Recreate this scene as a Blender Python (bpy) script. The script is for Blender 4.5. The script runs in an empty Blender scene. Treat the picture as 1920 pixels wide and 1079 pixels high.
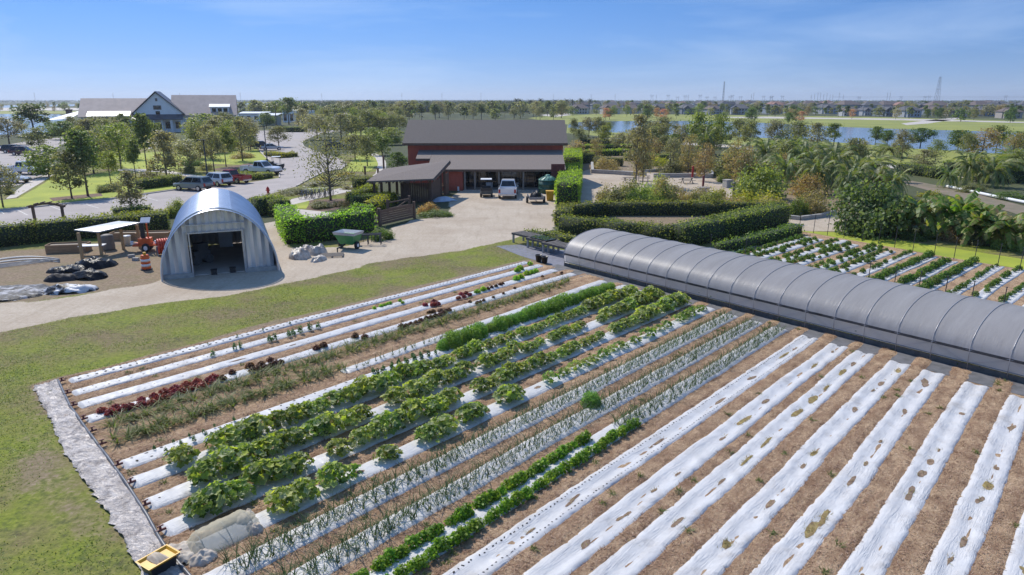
import bpy, math, random
import numpy as np
from mathutils import Vector, Matrix
R = math.radians
SC = bpy.context.scene
COL = SC.collection
# ---------------------------------------------------------------- camera, sky, sun, exposure
CAM_H, FPX = 10.5, 1280.0
PITCH = math.atan(352.5 / FPX)
cd = bpy.data.cameras.new('camera'); cd.lens = 24; cd.sensor_width = 36; cd.clip_start = 0.2; cd.clip_end = 30000
cam = bpy.data.objects.new('camera', cd); COL.objects.link(cam)
cam.location = (0, 0, CAM_H); cam.rotation_euler = (R(90) - PITCH, 0, 0)
SC.camera = cam
SUN_EL, SUN_AZ = R(46), R(-38)      # azimuth from +Y towards +X
SKY0, SKY05, SKY1 = (.235, .325, .67), (.215, .29, .53), (.225, .315, .50)
w = bpy.data.worlds.new('World'); SC.world = w; w.use_nodes = True
nt = w.node_tree; nt.nodes.clear()
out = nt.nodes.new('ShaderNodeOutputWorld'); bg = nt.nodes.new('ShaderNodeBackground')
sky = nt.nodes.new('ShaderNodeTexSky'); sky.sky_type = 'NISHITA'; sky.sun_disc = False
sky.sun_elevation = SUN_EL; sky.sun_rotation = SUN_AZ; sky.altitude = 0; sky.air_density = 1.0; sky.dust_density = 0.0; sky.ozone_density = 4.0
tc = nt.nodes.new('ShaderNodeTexCoord'); mp = nt.nodes.new('ShaderNodeMapping'); mp.inputs['Scale'].default_value = (1.2, 2.2, 9.0)
mp.inputs['Rotation'].default_value = (0, 0.12, 0.3)
nz = nt.nodes.new('ShaderNodeTexNoise'); nz.inputs['Scale'].default_value = 1.9; nz.inputs['Detail'].default_value = 7; nz.inputs['Roughness'].default_value = .58; nz.inputs['Distortion'].default_value = .5
cr = nt.nodes.new('ShaderNodeValToRGB'); cr.color_ramp.elements[0].position = .45; cr.color_ramp.elements[1].position = .80
cr.color_ramp.elements[0].color = (0, 0, 0, 1); cr.color_ramp.elements[1].color = (.40, .40, .40, 1)
mx = nt.nodes.new('ShaderNodeMix'); mx.data_type = 'RGBA'; mx.inputs['B'].default_value = (3.4, 4.2, 5.4, 1)
hs = nt.nodes.new('ShaderNodeHueSaturation'); hs.inputs['Saturation'].default_value = 1.12; hs.inputs['Value'].default_value = 1.0
nt.links.new(tc.outputs['Generated'], mp.inputs['Vector']); nt.links.new(mp.outputs['Vector'], nz.inputs['Vector'])
nt.links.new(nz.outputs['Fac'], cr.inputs['Fac']); nt.links.new(cr.outputs['Color'], mx.inputs['Factor'])
nt.links.new(sky.outputs['Color'], hs.inputs['Color']); sxz = nt.nodes.new('ShaderNodeSeparateXYZ'); nt.links.new(tc.outputs['Generated'], sxz.inputs[0]); tr_ = nt.nodes.new('ShaderNodeValToRGB'); te = tr_.color_ramp.elements; te[0].position = 0; te[0].color = (*SKY0, 1); te[1].position = .5; te[1].color = (1, 1, 1, 1); e2 = te.new(.13); e2.color = (*SKY1, 1); e3 = te.new(.05); e3.color = (*SKY05, 1); e4 = te.new(.30); e4.color = (.36, .46, .64, 1)
nt.links.new(sxz.outputs['Z'], tr_.inputs['Fac']); tm = nt.nodes.new('ShaderNodeMix'); tm.data_type = 'RGBA'; tm.blend_type = 'MULTIPLY'; tm.inputs['Factor'].default_value = 1
nt.links.new(hs.outputs['Color'], tm.inputs['A']); nt.links.new(tr_.outputs['Color'], tm.inputs['B']); nt.links.new(tm.outputs['Result'], mx.inputs['A']); nt.links.new(mx.outputs['Result'], bg.inputs['Color'])
bg.inputs['Strength'].default_value = 0.145
nt.links.new(bg.outputs['Background'], out.inputs['Surface'])
sl = bpy.data.lights.new('sun', 'SUN'); sl.energy = 3.3; sl.angle = R(.53); sl.color = (1, .945, .85)
sun = bpy.data.objects.new('sun', sl); COL.objects.link(sun)
sd = Vector((math.sin(SUN_AZ) * math.cos(SUN_EL), math.cos(SUN_AZ) * math.cos(SUN_EL), math.sin(SUN_EL)))
sun.rotation_euler = sd.to_track_quat('Z', 'Y').to_euler(); sun.location = (0, 0, 60)
SC.view_settings.view_transform = 'Standard'; SC.view_settings.look = 'None'; SC.view_settings.exposure = 0.5; SC.view_settings.gamma = 1
SC.cycles.max_bounces = 6; SC.cycles.transparent_max_bounces = 10; SC.cycles.use_denoising = True
SC.cycles.sample_clamp_indirect = 8
# ---------------------------------------------------------------- helpers
sp_, cp_ = math.sin(PITCH), math.cos(PITCH)
def G(u, v, z=0.0):
    """ground position seen at photograph pixel (u, v)"""
    x = (u - 960) / FPX; yd = (v - 539.5) / FPX
    t = (CAM_H - z) / (sp_ + yd * cp_)
    return (x * t, (cp_ - yd * sp_) * t)
def PJ(X, Y, Z=0.0):
    d = CAM_H - Z; zc = Y * cp_ + d * sp_
    return (960 + FPX * X / zc, 539.5 + FPX * (d * cp_ - Y * sp_) / zc, FPX / zc)
def HT(X, Y, vt):
    """height over ground point (X, Y) that shows at pixel row vt"""
    k = (vt - 539.5) / FPX
    d = (k * Y * cp_ + Y * sp_) / (cp_ - k * sp_)
    return CAM_H - d
AZ = math.atan2(1200, 1327.6); ca_, sa_ = math.cos(AZ), math.sin(AZ)
def B(u, v):
    X, Y = G(u, v); return (X * ca_ - Y * sa_, X * sa_ + Y * ca_)
def W(o, s): return (o * ca_ + s * sa_, -o * sa_ + s * ca_)
ORD = 'first second third fourth fifth sixth seventh eighth ninth tenth eleventh twelfth thirteenth fourteenth fifteenth sixteenth seventeenth eighteenth nineteenth'.split()
TENS = ['', '', 'twent', 'thirt', 'fort', 'fift', 'sixt', 'sevent', 'eight', 'ninet']
def ordn(n):
    if n < 20: return ORD[n - 1]
    if n < 100: return TENS[n // 10] + ('ieth' if n % 10 == 0 else 'y-' + ORD[n % 10 - 1])
    return 'hundredth' if n == 100 else 'hundred and ' + ordn(n - 100)
def tag(o, label=None, cat=None, group=None, kind=None):
    if label: o['label'] = label
    if cat: o['category'] = cat
    if group: o['group'] = group
    if kind: o['kind'] = kind
    return o
def thing(name, label, cat, loc=(0, 0, 0), rz=0, group=None):
    o = bpy.data.objects.new(name, None); COL.objects.link(o); o.empty_display_size = .3
    o.location = loc; o.rotation_euler = (0, 0, rz)
    return tag(o, label, cat, group)
def link(name, me, parent=None, loc=None, rz=0):
    o = bpy.data.objects.new(name, me); COL.objects.link(o)
    if parent: o.parent = parent
    if loc: o.location = loc
    if rz: o.rotation_euler = (0, 0, rz)
    return o
class MB:
    """collects shapes; build() links them as one mesh object"""
    def __init__(s): s.v = []; s.f = []; s.m = []; s.sm = []; s.mat = 0; s.smooth = False; s.T = None
    def add(s, vs, fs):
        b = len(s.v)
        if s.T is not None: vs = [tuple(s.T @ Vector(p)) for p in vs]
        s.v += [tuple(p) for p in vs]
        for f in fs: s.f.append([b + i for i in f]); s.m.append(s.mat); s.sm.append(s.smooth)
        return s
    def box(s, x0, x1, y0, y1, z0, z1, ch=0):
        c = [(x0, y0), (x1, y0), (x1, y1), (x0, y1)]
        return s.add([(x, y, z0) for x, y in c] + [(x, y, z1) for x, y in c], [(3, 2, 1, 0), (4, 5, 6, 7), (0, 1, 5, 4), (1, 2, 6, 5), (2, 3, 7, 6), (3, 0, 4, 7)])
    def bar(s, p, q, w, h=None):
        """square bar from p to q"""
        p, q = Vector(p), Vector(q); h = h or w; d = (q - p).normalized()
        up = Vector((0, 0, 1)) if abs(d.z) < .9 else Vector((0, 1, 0))
        a = d.cross(up).normalized() * w / 2; b = a.cross(d).normalized() * h / 2
        c = [p + a + b, p - a + b, p - a - b, p + a - b]; e = [x + (q - p) for x in c]
        return s.add(c + e, [(0, 1, 2, 3), (7, 6, 5, 4), (1, 0, 4, 5), (2, 1, 5, 6), (3, 2, 6, 7), (0, 3, 7, 4)])
    def tube(s, pts, r, n=8, cap=True):
        pts = [Vector(p) for p in pts]; rs = r if isinstance(r, (list, tuple)) else [r] * len(pts); rings = []
        for i, p in enumerate(pts):
            d = (pts[min(i + 1, len(pts) - 1)] - pts[max(i - 1, 0)]).normalized()
            up = Vector((0, 0, 1)) if abs(d.z) < .92 else Vector((1, 0, 0))
            a = d.cross(up).normalized(); b = a.cross(d).normalized()
            rings.append([p + (a * math.cos(t) + b * math.sin(t)) * rs[i] for t in [2 * math.pi * k / n for k in range(n)]])
        return s.loft(rings, cap)
    def loft(s, rings, cap=True):
        n = len(rings[0]); fs = []
        for i in range(len(rings) - 1):
            for k in range(n):
                a, b = i * n + k, i * n + (k + 1) % n
                fs.append((a, b, b + n, a + n))
        if cap: fs.append(tuple(range(n))[::-1]); fs.append(tuple((len(rings) - 1) * n + k for k in range(n)))
        return s.add([p for r in rings for p in r], fs)
    def lathe(s, prof, c=(0, 0), n=20, cap=True):
        return s.loft([[(c[0] + r * math.cos(2 * math.pi * k / n), c[1] + r * math.sin(2 * math.pi * k / n), z) for k in range(n)] for r, z in prof], cap)
    def prism(s, poly, y0, y1):
        """polygon in x,z extruded along y"""
        n = len(poly)
        return s.loft([[(x, y0, z) for x, z in poly], [(x, y1, z) for x, z in poly]])
    def quad(s, a, b, c, d): return s.add([a, b, c, d], [(0, 1, 2, 3)])
    def poly(s, pts): return s.add(pts, [tuple(range(len(pts)))])
    def mesh(s, name, mats):
        me = bpy.data.meshes.new(name); me.from_pydata(s.v, [], s.f)
        for m in (mats if isinstance(mats, (list, tuple)) else [mats]): me.materials.append(m)
        me.polygons.foreach_set('material_index', s.m); me.polygons.foreach_set('use_smooth', s.sm); me.update()
        return me
    def build(s, name, mats, parent=None, loc=None, rz=0): return link(name, s.mesh(name, mats), parent, loc, rz)
def npmesh(name, V, F, mats, midx=None, smooth=False):
    """mesh of quads from arrays"""
    V = np.asarray(V, np.float32); F = np.asarray(F, np.int32); k = F.shape[1]
    me = bpy.data.meshes.new(name); me.vertices.add(len(V)); me.vertices.foreach_set('co', V.ravel())
    me.loops.add(F.size); me.loops.foreach_set('vertex_index', F.ravel())
    me.polygons.add(len(F)); me.polygons.foreach_set('loop_start', np.arange(0, F.size, k, dtype=np.int32))
    for m in (mats if isinstance(mats, (list, tuple)) else [mats]): me.materials.append(m)
    if midx is not None: me.polygons.foreach_set('material_index', np.asarray(midx, np.int32))
    if smooth: me.polygons.foreach_set('use_smooth', np.ones(len(F), bool))
    me.update(calc_edges=True); me.validate()
    return me
class NP:
    def __init__(s): s.V = []; s.F = []; s.M = []; s.n = 0
    def add(s, V, F, m=0):
        V = np.asarray(V, float).reshape(-1, 3); F = np.asarray(F, int)
        s.V.append(V); s.F.append(F + s.n); s.M.append(np.full(len(F), m)); s.n += len(V); return s
    def mesh(s, name, mats, smooth=False): return npmesh(name, np.concatenate(s.V), np.concatenate(s.F), mats, np.concatenate(s.M), smooth)
def unit(a): return a / (np.linalg.norm(a, axis=-1, keepdims=True) + 1e-9)
def leafq(rng, P, size, bias=(0, 0, .4), aspect=.62, out=None, ow=.8):
    """rhombus leaves at points P, normals random + bias + outward"""
    n = len(P); N = rng.normal(size=(n, 3)) * .7 + np.array(bias)
    if out is not None: N = N + out * ow
    N = unit(N); T = unit(np.cross(N, rng.normal(size=(n, 3)))); Bv = np.cross(N, T)
    sz = (size * rng.uniform(.6, 1.35, n))[:, None]
    V = np.stack([P + T * sz, P + Bv * sz * aspect, P - T * sz, P - Bv * sz * aspect], 1).reshape(-1, 3)
    return V, np.arange(4 * n).reshape(n, 4)
def blades(rng, P, h, w, lean=.5, curve=.5, seg=2, az=None):
    """curved grass-like blades rooted at P: seg quads each"""
    n = len(P); a = rng.uniform(0, 2 * math.pi, n) if az is None else az
    d = np.stack([np.cos(a), np.sin(a), np.zeros(n)], 1); sd_ = np.stack([-np.sin(a), np.cos(a), np.zeros(n)], 1)
    h = np.broadcast_to(h, n) * rng.uniform(.7, 1.25, n); w = np.broadcast_to(w, n); L = rng.uniform(.3, 1, n) * lean
    V = []
    for i in range(seg + 1):
        t = i / seg; c = P + d * (h * (L * t + curve * t * t * L))[:, None] + np.array([0, 0, 1.]) * (h * t * (1 - .35 * curve * t * L * 2))[:, None]
        ww = (w * (1 - t * .88) / 2)[:, None]
        V.append(c - sd_ * ww); V.append(c + sd_ * ww)
    V = np.stack(V, 1); k = 2 * (seg + 1); base = np.arange(n)[:, None] * k
    F = np.concatenate([base + np.array([[2 * i, 2 * i + 1, 2 * i + 3, 2 * i + 2]]) for i in range(seg)], 0)
    return V.reshape(-1, 3), F
def copy_tree(o, loc, rz=0, sc=(1, 1, 1), label=None, group=None, cat=None, kids=True):
    c = o.copy(); COL.objects.link(c); c.location = loc; c.rotation_euler = (0, 0, rz)
    c.scale = sc if isinstance(sc, (tuple, list)) else (sc, sc, sc)
    tag(c, label, cat, group)
    if kids:
        for ch in [q for q in ALLKIDS.get(o.name, [])]:
            d = ch.copy(); COL.objects.link(d); d.parent = c
    return c
ALLKIDS = {}
USED = set()
def put(proto, loc, rz, sc, label, group, cat=None):
    """first use moves the prototype itself, later uses are copies"""
    if proto.name in USED: return copy_tree(proto, loc, rz, sc, label, group, cat)
    USED.add(proto.name); proto.location = loc; proto.rotation_euler = (0, 0, rz)
    proto.scale = sc if isinstance(sc, (tuple, list)) else (sc, sc, sc)
    return tag(proto, label, cat, group)
def inpoly(x, y, poly):
    x = np.asarray(x, float); y = np.asarray(y, float); ins = np.zeros(x.shape, bool); dist = np.full(x.shape, 1e9); n = len(poly)
    for i in range(n):
        (x0, y0), (x1, y1) = poly[i], poly[(i + 1) % n]
        c = (y0 > y) != (y1 > y)
        with np.errstate(divide='ignore', invalid='ignore'):
            ins ^= c & (x < (x1 - x0) * (y - y0) / (y1 - y0 + 1e-12) + x0)
        dx, dy = x1 - x0, y1 - y0; t = np.clip(((x - x0) * dx + (y - y0) * dy) / (dx * dx + dy * dy + 1e-12), 0, 1)
        dist = np.minimum(dist, np.hypot(x - x0 - t * dx, y - y0 - t * dy))
    return np.where(ins, dist, -dist)      # signed distance, inside positive
def smst(a, e0, e1):
    t = np.clip((a - e0) / (e1 - e0), 0, 1); return t * t * (3 - 2 * t)
class Wob:
    """smooth 1-D / 2-D noise from a few sines"""
    def __init__(s, seed, f=1.0, n=6):
        r = np.random.default_rng(seed); s.k = r.normal(size=(n, 2)) * f; s.p = r.uniform(0, 6.28, n); s.a = 1 / np.sqrt(n / 2)
    def __call__(s, x, y=0.0):
        x = np.asarray(x, float); return sum(np.sin(k[0] * x + k[1] * np.asarray(y) + p) for k, p in zip(s.k, s.p)) * s.a / len(s.p) ** .5
# ---------------------------------------------------------------- materials
def nodes(name):
    m = bpy.data.materials.new(name); m.use_nodes = True; n = m.node_tree; return m, n, n.nodes['Principled BSDF']
def N(n, t, **kw):
    x = n.nodes.new(t)
    for k, v in kw.items():
        if k in x.inputs: x.inputs[k].default_value = v
        else: setattr(x, k, v)
    return x
def ramp(n, fac, stops):
    r = N(n, 'ShaderNodeValToRGB'); e = r.color_ramp.elements
    while len(e) < len(stops): e.new(.5)
    for q, (p, c) in zip(e, stops): q.position = p; q.color = (*c, 1) if len(c) == 3 else c
    n.links.new(fac, r.inputs['Fac']); return r.outputs['Color']
def noise(n, scale, detail=4, rough=.55, stretch=None, coord='Object', rot=None, dist=0):
    t = N(n, 'ShaderNodeTexCoord'); o = t.outputs[coord]
    if stretch or rot:
        p = N(n, 'ShaderNodeMapping'); p.inputs['Scale'].default_value = stretch or (1, 1, 1); p.inputs['Rotation'].default_value = rot or (0, 0, 0)
        n.links.new(o, p.inputs['Vector']); o = p.outputs['Vector']
    z = N(n, 'ShaderNodeTexNoise', Scale=scale, Detail=detail, Roughness=rough, Distortion=dist); n.links.new(o, z.inputs['Vector']); return z.outputs['Fac']
def mixc(n, fac, a, b, mode='MIX'):
    m = N(n, 'ShaderNodeMix', data_type='RGBA', blend_type=mode)
    for s, v in ((m.inputs['Factor'], fac), (m.inputs['A'], a), (m.inputs['B'], b)):
        if isinstance(v, bpy.types.NodeSocket): n.links.new(v, s)
        else: s.default_value = v if not isinstance(v, tuple) else (*v, 1) if len(v) == 3 else v
    return m.outputs['Result']
def math_(n, op, a, b=0.0, clamp=False):
    m = N(n, 'ShaderNodeMath', operation=op, use_clamp=clamp)
    for s, v in ((m.inputs[0], a), (m.inputs[1], b)):
        if isinstance(v, bpy.types.NodeSocket): n.links.new(v, s)
        else: s.default_value = v
    return m.outputs[0]
def bump(n, bsdf, h, strength, dist=.05):
    b = N(n, 'ShaderNodeBump', Strength=strength, Distance=dist); n.links.new(h, b.inputs['Height']); n.links.new(b.outputs['Normal'], bsdf.inputs['Normal'])
def MAT(name, c1, c2=None, scale=4, rough=.6, metal=0, spec=.5, bmp=0, bsc=None, bd=.03, stretch=None, lo=.35, hi=.65, detail=4, coat=0, rot=None, alpha=1, trans=0, wave=None):
    m, n, b = nodes(name)
    b.inputs['Roughness'].default_value = rough; b.inputs['Metallic'].default_value = metal; b.inputs['Specular IOR Level'].default_value = spec
    b.inputs['Coat Weight'].default_value = coat; b.inputs['Alpha'].default_value = alpha; b.inputs['Transmission Weight'].default_value = trans
    if c2 is None: c2 = tuple(x * .82 for x in c1)
    f = noise(n, scale, detail, .6, stretch, rot=rot)
    n.links.new(ramp(n, f, [(lo, c2), (hi, c1)]), b.inputs['Base Color'])
    if wave:      # (axis, scale, strength): ribs or boards
        t = N(n, 'ShaderNodeTexCoord'); wv = N(n, 'ShaderNodeTexWave', Scale=wave[1], Distortion=wave[3] if len(wave) > 3 else 0); wv.bands_direction = wave[0]
        n.links.new(t.outputs['Object'], wv.inputs['Vector']); bump(n, b, wv.outputs['Fac'], wave[2], .03)
    elif bmp:
        bump(n, b, noise(n, bsc or scale * 3, 5, .6, stretch, rot=rot), bmp, bd)
    return m
def LEAF(name, cols, trans=.28, rough=.5, vary=.18, dead=None):
    """foliage: each leaf takes its own tone, each plant its own shade"""
    m, n, b = nodes(name); g = N(n, 'ShaderNodeNewGeometry'); oi = N(n, 'ShaderNodeObjectInfo')
    c = ramp(n, g.outputs['Random Per Island'], [(i / max(1, len(cols) - 1), x) for i, x in enumerate(cols)])
    h = N(n, 'ShaderNodeHueSaturation'); n.links.new(c, h.inputs['Color'])
    v = math_(n, 'ADD', math_(n, 'MULTIPLY', oi.outputs['Random'], vary * 2), 1 - vary); n.links.new(v, h.inputs['Value'])
    hv = math_(n, 'ADD', math_(n, 'MULTIPLY', math_(n, 'FRACT', math_(n, 'MULTIPLY', oi.outputs['Random'], 7.31)), .036), .482); n.links.new(hv, h.inputs['Hue'])
    b.inputs['Roughness'].default_value = rough; b.inputs['Specular IOR Level'].default_value = .35
    n.links.new(h.outputs['Color'], b.inputs['Base Color'])
    tr = N(n, 'ShaderNodeBsdfTranslucent'); mc = mixc(n, 1.0, h.outputs['Color'], (1.5, 1.55, .7), "MULTIPLY"); n.links.new(mc, tr.inputs['Color'])
    ms = N(n, 'ShaderNodeMixShader', Fac=trans); n.links.new(b.outputs[0], ms.inputs[1]); n.links.new(tr.outputs[0], ms.inputs[2])
    n.links.new(ms.outputs[0], n.nodes['Material Output'].inputs['Surface']); return m
# ---------------------------------------------------------------- ground zones (photograph pixels -> metres on the ground)
def PP(l): return [G(u, v) for u, v in l]
YARD = PP([(-80, 575), (60, 566), (180, 548), (296, 530), (330, 500), (500, 420), (520, 415), (545, 464), (640, 462), (700, 447), (735, 428), (775, 412), (850, 405), (845, 372), (868, 354), (1056, 354),
           (1050, 395), (1085, 392), (1090, 322), (1112, 318), (1200, 322), (1330, 334), (1380, 352), (1375, 378), (1290, 372), (1180, 382), (1130, 398), (1045, 402), (1040, 432), (990, 436), (962, 448), (860, 470), (705, 495), (560, 524), (420, 556), (300, 566), (150, 592), (-80, 640)])
PATHR = PP([(1472, 402), (1600, 404), (1640, 420), (1590, 434), (1500, 434), (1474, 428)])
DIRT = PP([(-80, 478), (150, 462), (320, 436), (335, 500), (296, 532), (180, 550), (60, 568), (-80, 585)])
DRYP = PP([(0, 790), (60, 760), (150, 815), (215, 900), (285, 1010), (250, 1040), (110, 1010), (-40, 960)])
FIELD = [W(-29.9, 5.4), W(-29.6, 34.2), W(-27.2, 34.6), W(-20.5, 33.4), W(-14, 33.2), W(-2, 31.3), W(9, 28.6), W(9, -2), W(-11, -2), W(-12, 4.4)]
GARDEN = PP([(1130, 398), (1180, 382), (1290, 372), (1375, 378), (1490, 392), (1600, 404), (1590, 380), (1540, 330), (1450, 300), (1250, 290), (1085, 285), (1088, 322), (1112, 318), (1330, 334), (1390, 352), (1380, 385), (1300, 425), (1200, 432)])
LAWN = PP([(-150, 440), (-150, 360), (30, 366), (100, 325), (130, 290), (300, 268), (480, 268), (520, 300), (640, 290), (720, 285), (715, 330), (690, 365), (600, 400), (480, 372), (335, 356), (200, 376), (0, 396)])
STRIP2 = PP([(1480, 432), (1600, 428), (1800, 440), (2100, 470), (2100, 520), (1920, 498), (1700, 470), (1540, 440)])
def zones(x, y):
    wob = WZ(x, y) * .5 + WZ2(x, y) * .28
    d = inpoly(x, y, YARD) + wob; g = smst(np.maximum(d, inpoly(x, y, PATHR)), -.35, .35)
    b = np.maximum.reduce([smst(inpoly(x, y, DIRT) + wob, -.8, .8), smst(inpoly(x, y, FIELD) + wob * .6, -.35, .35), smst(inpoly(x, y, GARDEN) + wob, -.8, .8)])
    l = np.maximum(smst(inpoly(x, y, LAWN) + wob, -1, 1), smst(inpoly(x, y, STRIP2) + wob, -.5, .5))
    near = smst(y, 62, 52) * smst(np.abs(x), 70, 60); b = np.maximum(b, .68 * smst(inpoly(x, y, DRYP) + wob * 1.5, -1.6, 1.6))
    return g, b, np.maximum(l, near * .62)
WZ = Wob(3, .35, 8); WZ2 = Wob(4, 1.3, 8)
def geo(a, b, n): return list(np.geomspace(a, b, n))
xs = np.array([-q for q in geo(82, 6000, 26)][::-1] + list(np.arange(-81.5, 81.6, .5)) + geo(82, 6000, 26))
ys = np.array([-400, -60, -10] + list(np.arange(5, 112, .5)) + [112 + q for q in geo(.8, 5900, 40)])
gx, gy = np.meshgrid(xs, ys); nx, ny = len(xs), len(ys)
V = np.stack([gx.ravel(), gy.ravel(), np.zeros(nx * ny)], 1)
ii = (np.arange(ny - 1)[:, None] * nx + np.arange(nx - 1)[None]).ravel()
me = npmesh('ground', V, np.stack([ii, ii + 1, ii + nx + 1, ii + nx], 1), [])
zg, zb, zl = zones(gx.ravel(), gy.ravel())
at = me.color_attributes.new('zone', 'FLOAT_COLOR', 'POINT'); at.data.foreach_set('color', np.stack([zg, zb, zl, np.ones_like(zg)], 1).astype(np.float32).ravel())
m, n, b = nodes('ground'); b.inputs['Roughness'].default_value = .9; b.inputs['Specular IOR Level'].default_value = .15
za = N(n, 'ShaderNodeAttribute', attribute_name='zone'); sx = N(n, 'ShaderNodeSeparateColor'); n.links.new(za.outputs['Color'], sx.inputs['Color'])
fine = noise(n, 5.5, 6, .7); mid = noise(n, .9, 5, .6); big = noise(n, .22, 7, .68); huge = noise(n, .012, 6, .6)
far = ramp(n, huge, [(.3, (.055, .072, .03)), (.5, (.085, .09, .05)), (.62, (.12, .13, .05)), (.75, (.17, .155, .10))])
far = mixc(n, ramp(n, mid, [(.35, (0, 0, 0)), (.7, (.6, .6, .6))]), far, (.06, .075, .03))
lush = ramp(n, fine, [(.3, (.09, .12, .018)), (.52, (.185, .22, .028)), (.75, (.30, .30, .06))])
lush = mixc(n, ramp(n, mid, [(.42, (0, 0, 0)), (.72, (.55, .55, .55))]), lush, (.24, .22, .06))
dry = ramp(n, fine, [(.3, (.11, .085, .05)), (.55, (.215, .155, .095)), (.75, (.31, .235, .155))])
lawn = mixc(n, ramp(n, big, [(.42, (0, 0, 0)), (.6, (.85, .85, .85))]), lush, dry)
brown = ramp(n, fine, [(.3, (.15, .105, .066)), (.55, (.27, .2, .135)), (.75, (.38, .29, .205))])
brown = mixc(n, ramp(n, mid, [(.45, (0, 0, 0)), (.75, (.5, .5, .5))]), brown, (.17, .16, .06))
sand = ramp(n, fine, [(.25, (.36, .285, .205)), (.5, (.50, .42, .33)), (.8, (.60, .525, .43))])
sand = mixc(n, ramp(n, big, [(.4, (0, 0, 0)), (.66, (.65, .65, .65))]), sand, (.36, .28, .205))
sand = mixc(n, ramp(n, noise(n, 1.7, 5, .65, (1, .16, 1), rot=(0, 0, -1.15)), [(.5, (0, 0, 0)), (.72, (.4, .4, .4))]), sand, (.31, .245, .18))
tc2 = N(n, 'ShaderNodeTexCoord'); tmp = N(n, 'ShaderNodeMapping'); tmp.inputs['Location'].default_value = (12, -58, 0); n.links.new(tc2.outputs['Object'], tmp.inputs['Vector']); twv = N(n, 'ShaderNodeTexWave', Scale=.11, Distortion=5, Detail=2); twv.wave_type = 'RINGS'; twv.inputs['Detail Scale'].default_value = .25; n.links.new(tmp.outputs['Vector'], twv.inputs['Vector'])
trk = ramp(n, twv.outputs['Fac'], [(.44, (0, 0, 0)), (.50, (.42, .42, .42)), (.56, (0, 0, 0))]); sand = mixc(n, trk, sand, (.34, .265, .19))
def th(s, k=.75):
    a = math_(n, 'ADD', s, math_(n, 'MULTIPLY', math_(n, 'SUBTRACT', mid, .5), k)); a = math_(n, 'ADD', a, math_(n, 'MULTIPLY', math_(n, 'SUBTRACT', fine, .5), k * .8))
    return ramp(n, a, [(.4, (0, 0, 0)), (.6, (1, 1, 1))])
c = mixc(n, th(sx.outputs['Blue'], .5), far, lawn); c = mixc(n, th(sx.outputs['Green']), c, brown); c = mixc(n, th(sx.outputs['Red']), c, sand)
n.links.new(c, b.inputs['Base Color']); bump(n, b, noise(n, 7, 6, .7), .55, .06)
me.materials.append(m); tag(link('ground', me), kind='structure')
def sheet(name, pts, mat, z, kind='structure', px=True, jag=0, seed=1):
    q = PP(pts) if px else pts
    if jag:
        r = np.random.default_rng(seed); o = []
        for i in range(len(q)):
            a, c_ = q[i], q[(i + 1) % len(q)]; k = max(1, int(math.dist(a, c_) / 3))
            for j in range(min(k, 60)): o.append((a[0] + (c_[0] - a[0]) * j / min(k, 60) + r.normal() * jag, a[1] + (c_[1] - a[1]) * j / min(k, 60) + r.normal() * jag))
        q = o
    mb = MB(); mb.poly([(x, y, z) for x, y in q]); o = mb.build(name, mat); tag(o, kind=kind)
    if o.data.polygons[0].normal.z < 0: o.data.flip_normals()
    return o
# ---------------------------------------------------------------- roads, paths, water, far lawns
asphalt = MAT('asphalt', (.40, .35, .325), (.33, .29, .27), .35, .9, bmp=.25, bsc=25, bd=.01)
concrete = MAT('concrete', (.55, .49, .43), (.46, .41, .36), .8, .85, bmp=.15, bsc=20)
paint = MAT('road_paint', (.62, .6, .57), (.5, .48, .45), 6, .7)
lawnmat = MAT('far_lawn', (.36, .39, .03), (.23, .28, .022), .25, .9, bmp=.4, bsc=6, stretch=(1, 1, 1))
shore = MAT('shore_lawn', (.29, .30, .05), (.20, .22, .045), .06, .9, bmp=.3, bsc=3)
mulch = MAT('mulch', (.20, .12, .08), (.12, .075, .05), 3, .95, bmp=.5, bsc=9)
mw, n, b = nodes('lake_water'); b.inputs['Base Color'].default_value = (.09, .12, .155, 1); b.inputs['Roughness'].default_value = .08; b.inputs['IOR'].default_value = 1.33
bump(n, b, noise(n, .9, 5, .65, (1, .35, 1)), .2, .2)
ASPH = [(-140, 455), (-140, 404), (0, 395), (60, 390), (215, 373), (335, 356), (400, 350), (470, 342), (524, 334), (524, 318), (508, 303), (498, 296), (488, 285), (484, 270), (480, 256), (592, 254), (574, 262), (566, 268), (570, 276), (600, 288), (640, 300), (650, 310), (640, 318), (606, 324), (578, 338), (556, 350), (500, 366), (430, 380), (330, 404), (200, 420), (0, 440)]
sheet('parking_road', ASPH, asphalt, .010)
sheet('upper_road', [(-140, 350), (-140, 290), (0, 274), (60, 264), (133, 256), (137, 262), (96, 282), (58, 298), (62, 316), (98, 322), (50, 342), (24, 352)], asphalt, .010)
sheet('far_road', [(455, 262), (480, 257), (590, 254), (640, 246), (590, 240), (480, 246)], asphalt, .014)
kb = MB()
def kerb(pts, wd=.18, h=.13):
    q = PP(pts)
    for (x0, y0), (x1, y1) in zip(q, q[1:]): kb.bar((x0, y0, h / 2), (x1, y1, h / 2), wd, h)
kerb([(-140, 404), (0, 395), (60, 390), (215, 373), (335, 356)]); kerb([(524, 334), (524, 318), (508, 303), (498, 296), (488, 285), (484, 270)])
kerb([(566, 268), (570, 276), (600, 288), (640, 300), (650, 310), (640, 318), (606, 324), (578, 338), (556, 350)]); kerb([(96, 282), (58, 298), (62, 316), (98, 322)])
tag(kb.build('kerb', concrete), kind='structure')
sheet('parking_path', [(20, 366), (50, 343), (98, 324), (104, 327), (30, 371), (10, 374)], concrete, .016)
sheet('garden_path', [(516, 381), (600, 362), (676, 345), (704, 326), (709, 308), (704, 296), (694, 291), (700, 287), (716, 293), (724, 304), (724, 318), (706, 340), (690, 352), (600, 372), (530, 389)], concrete, .016)
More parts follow.
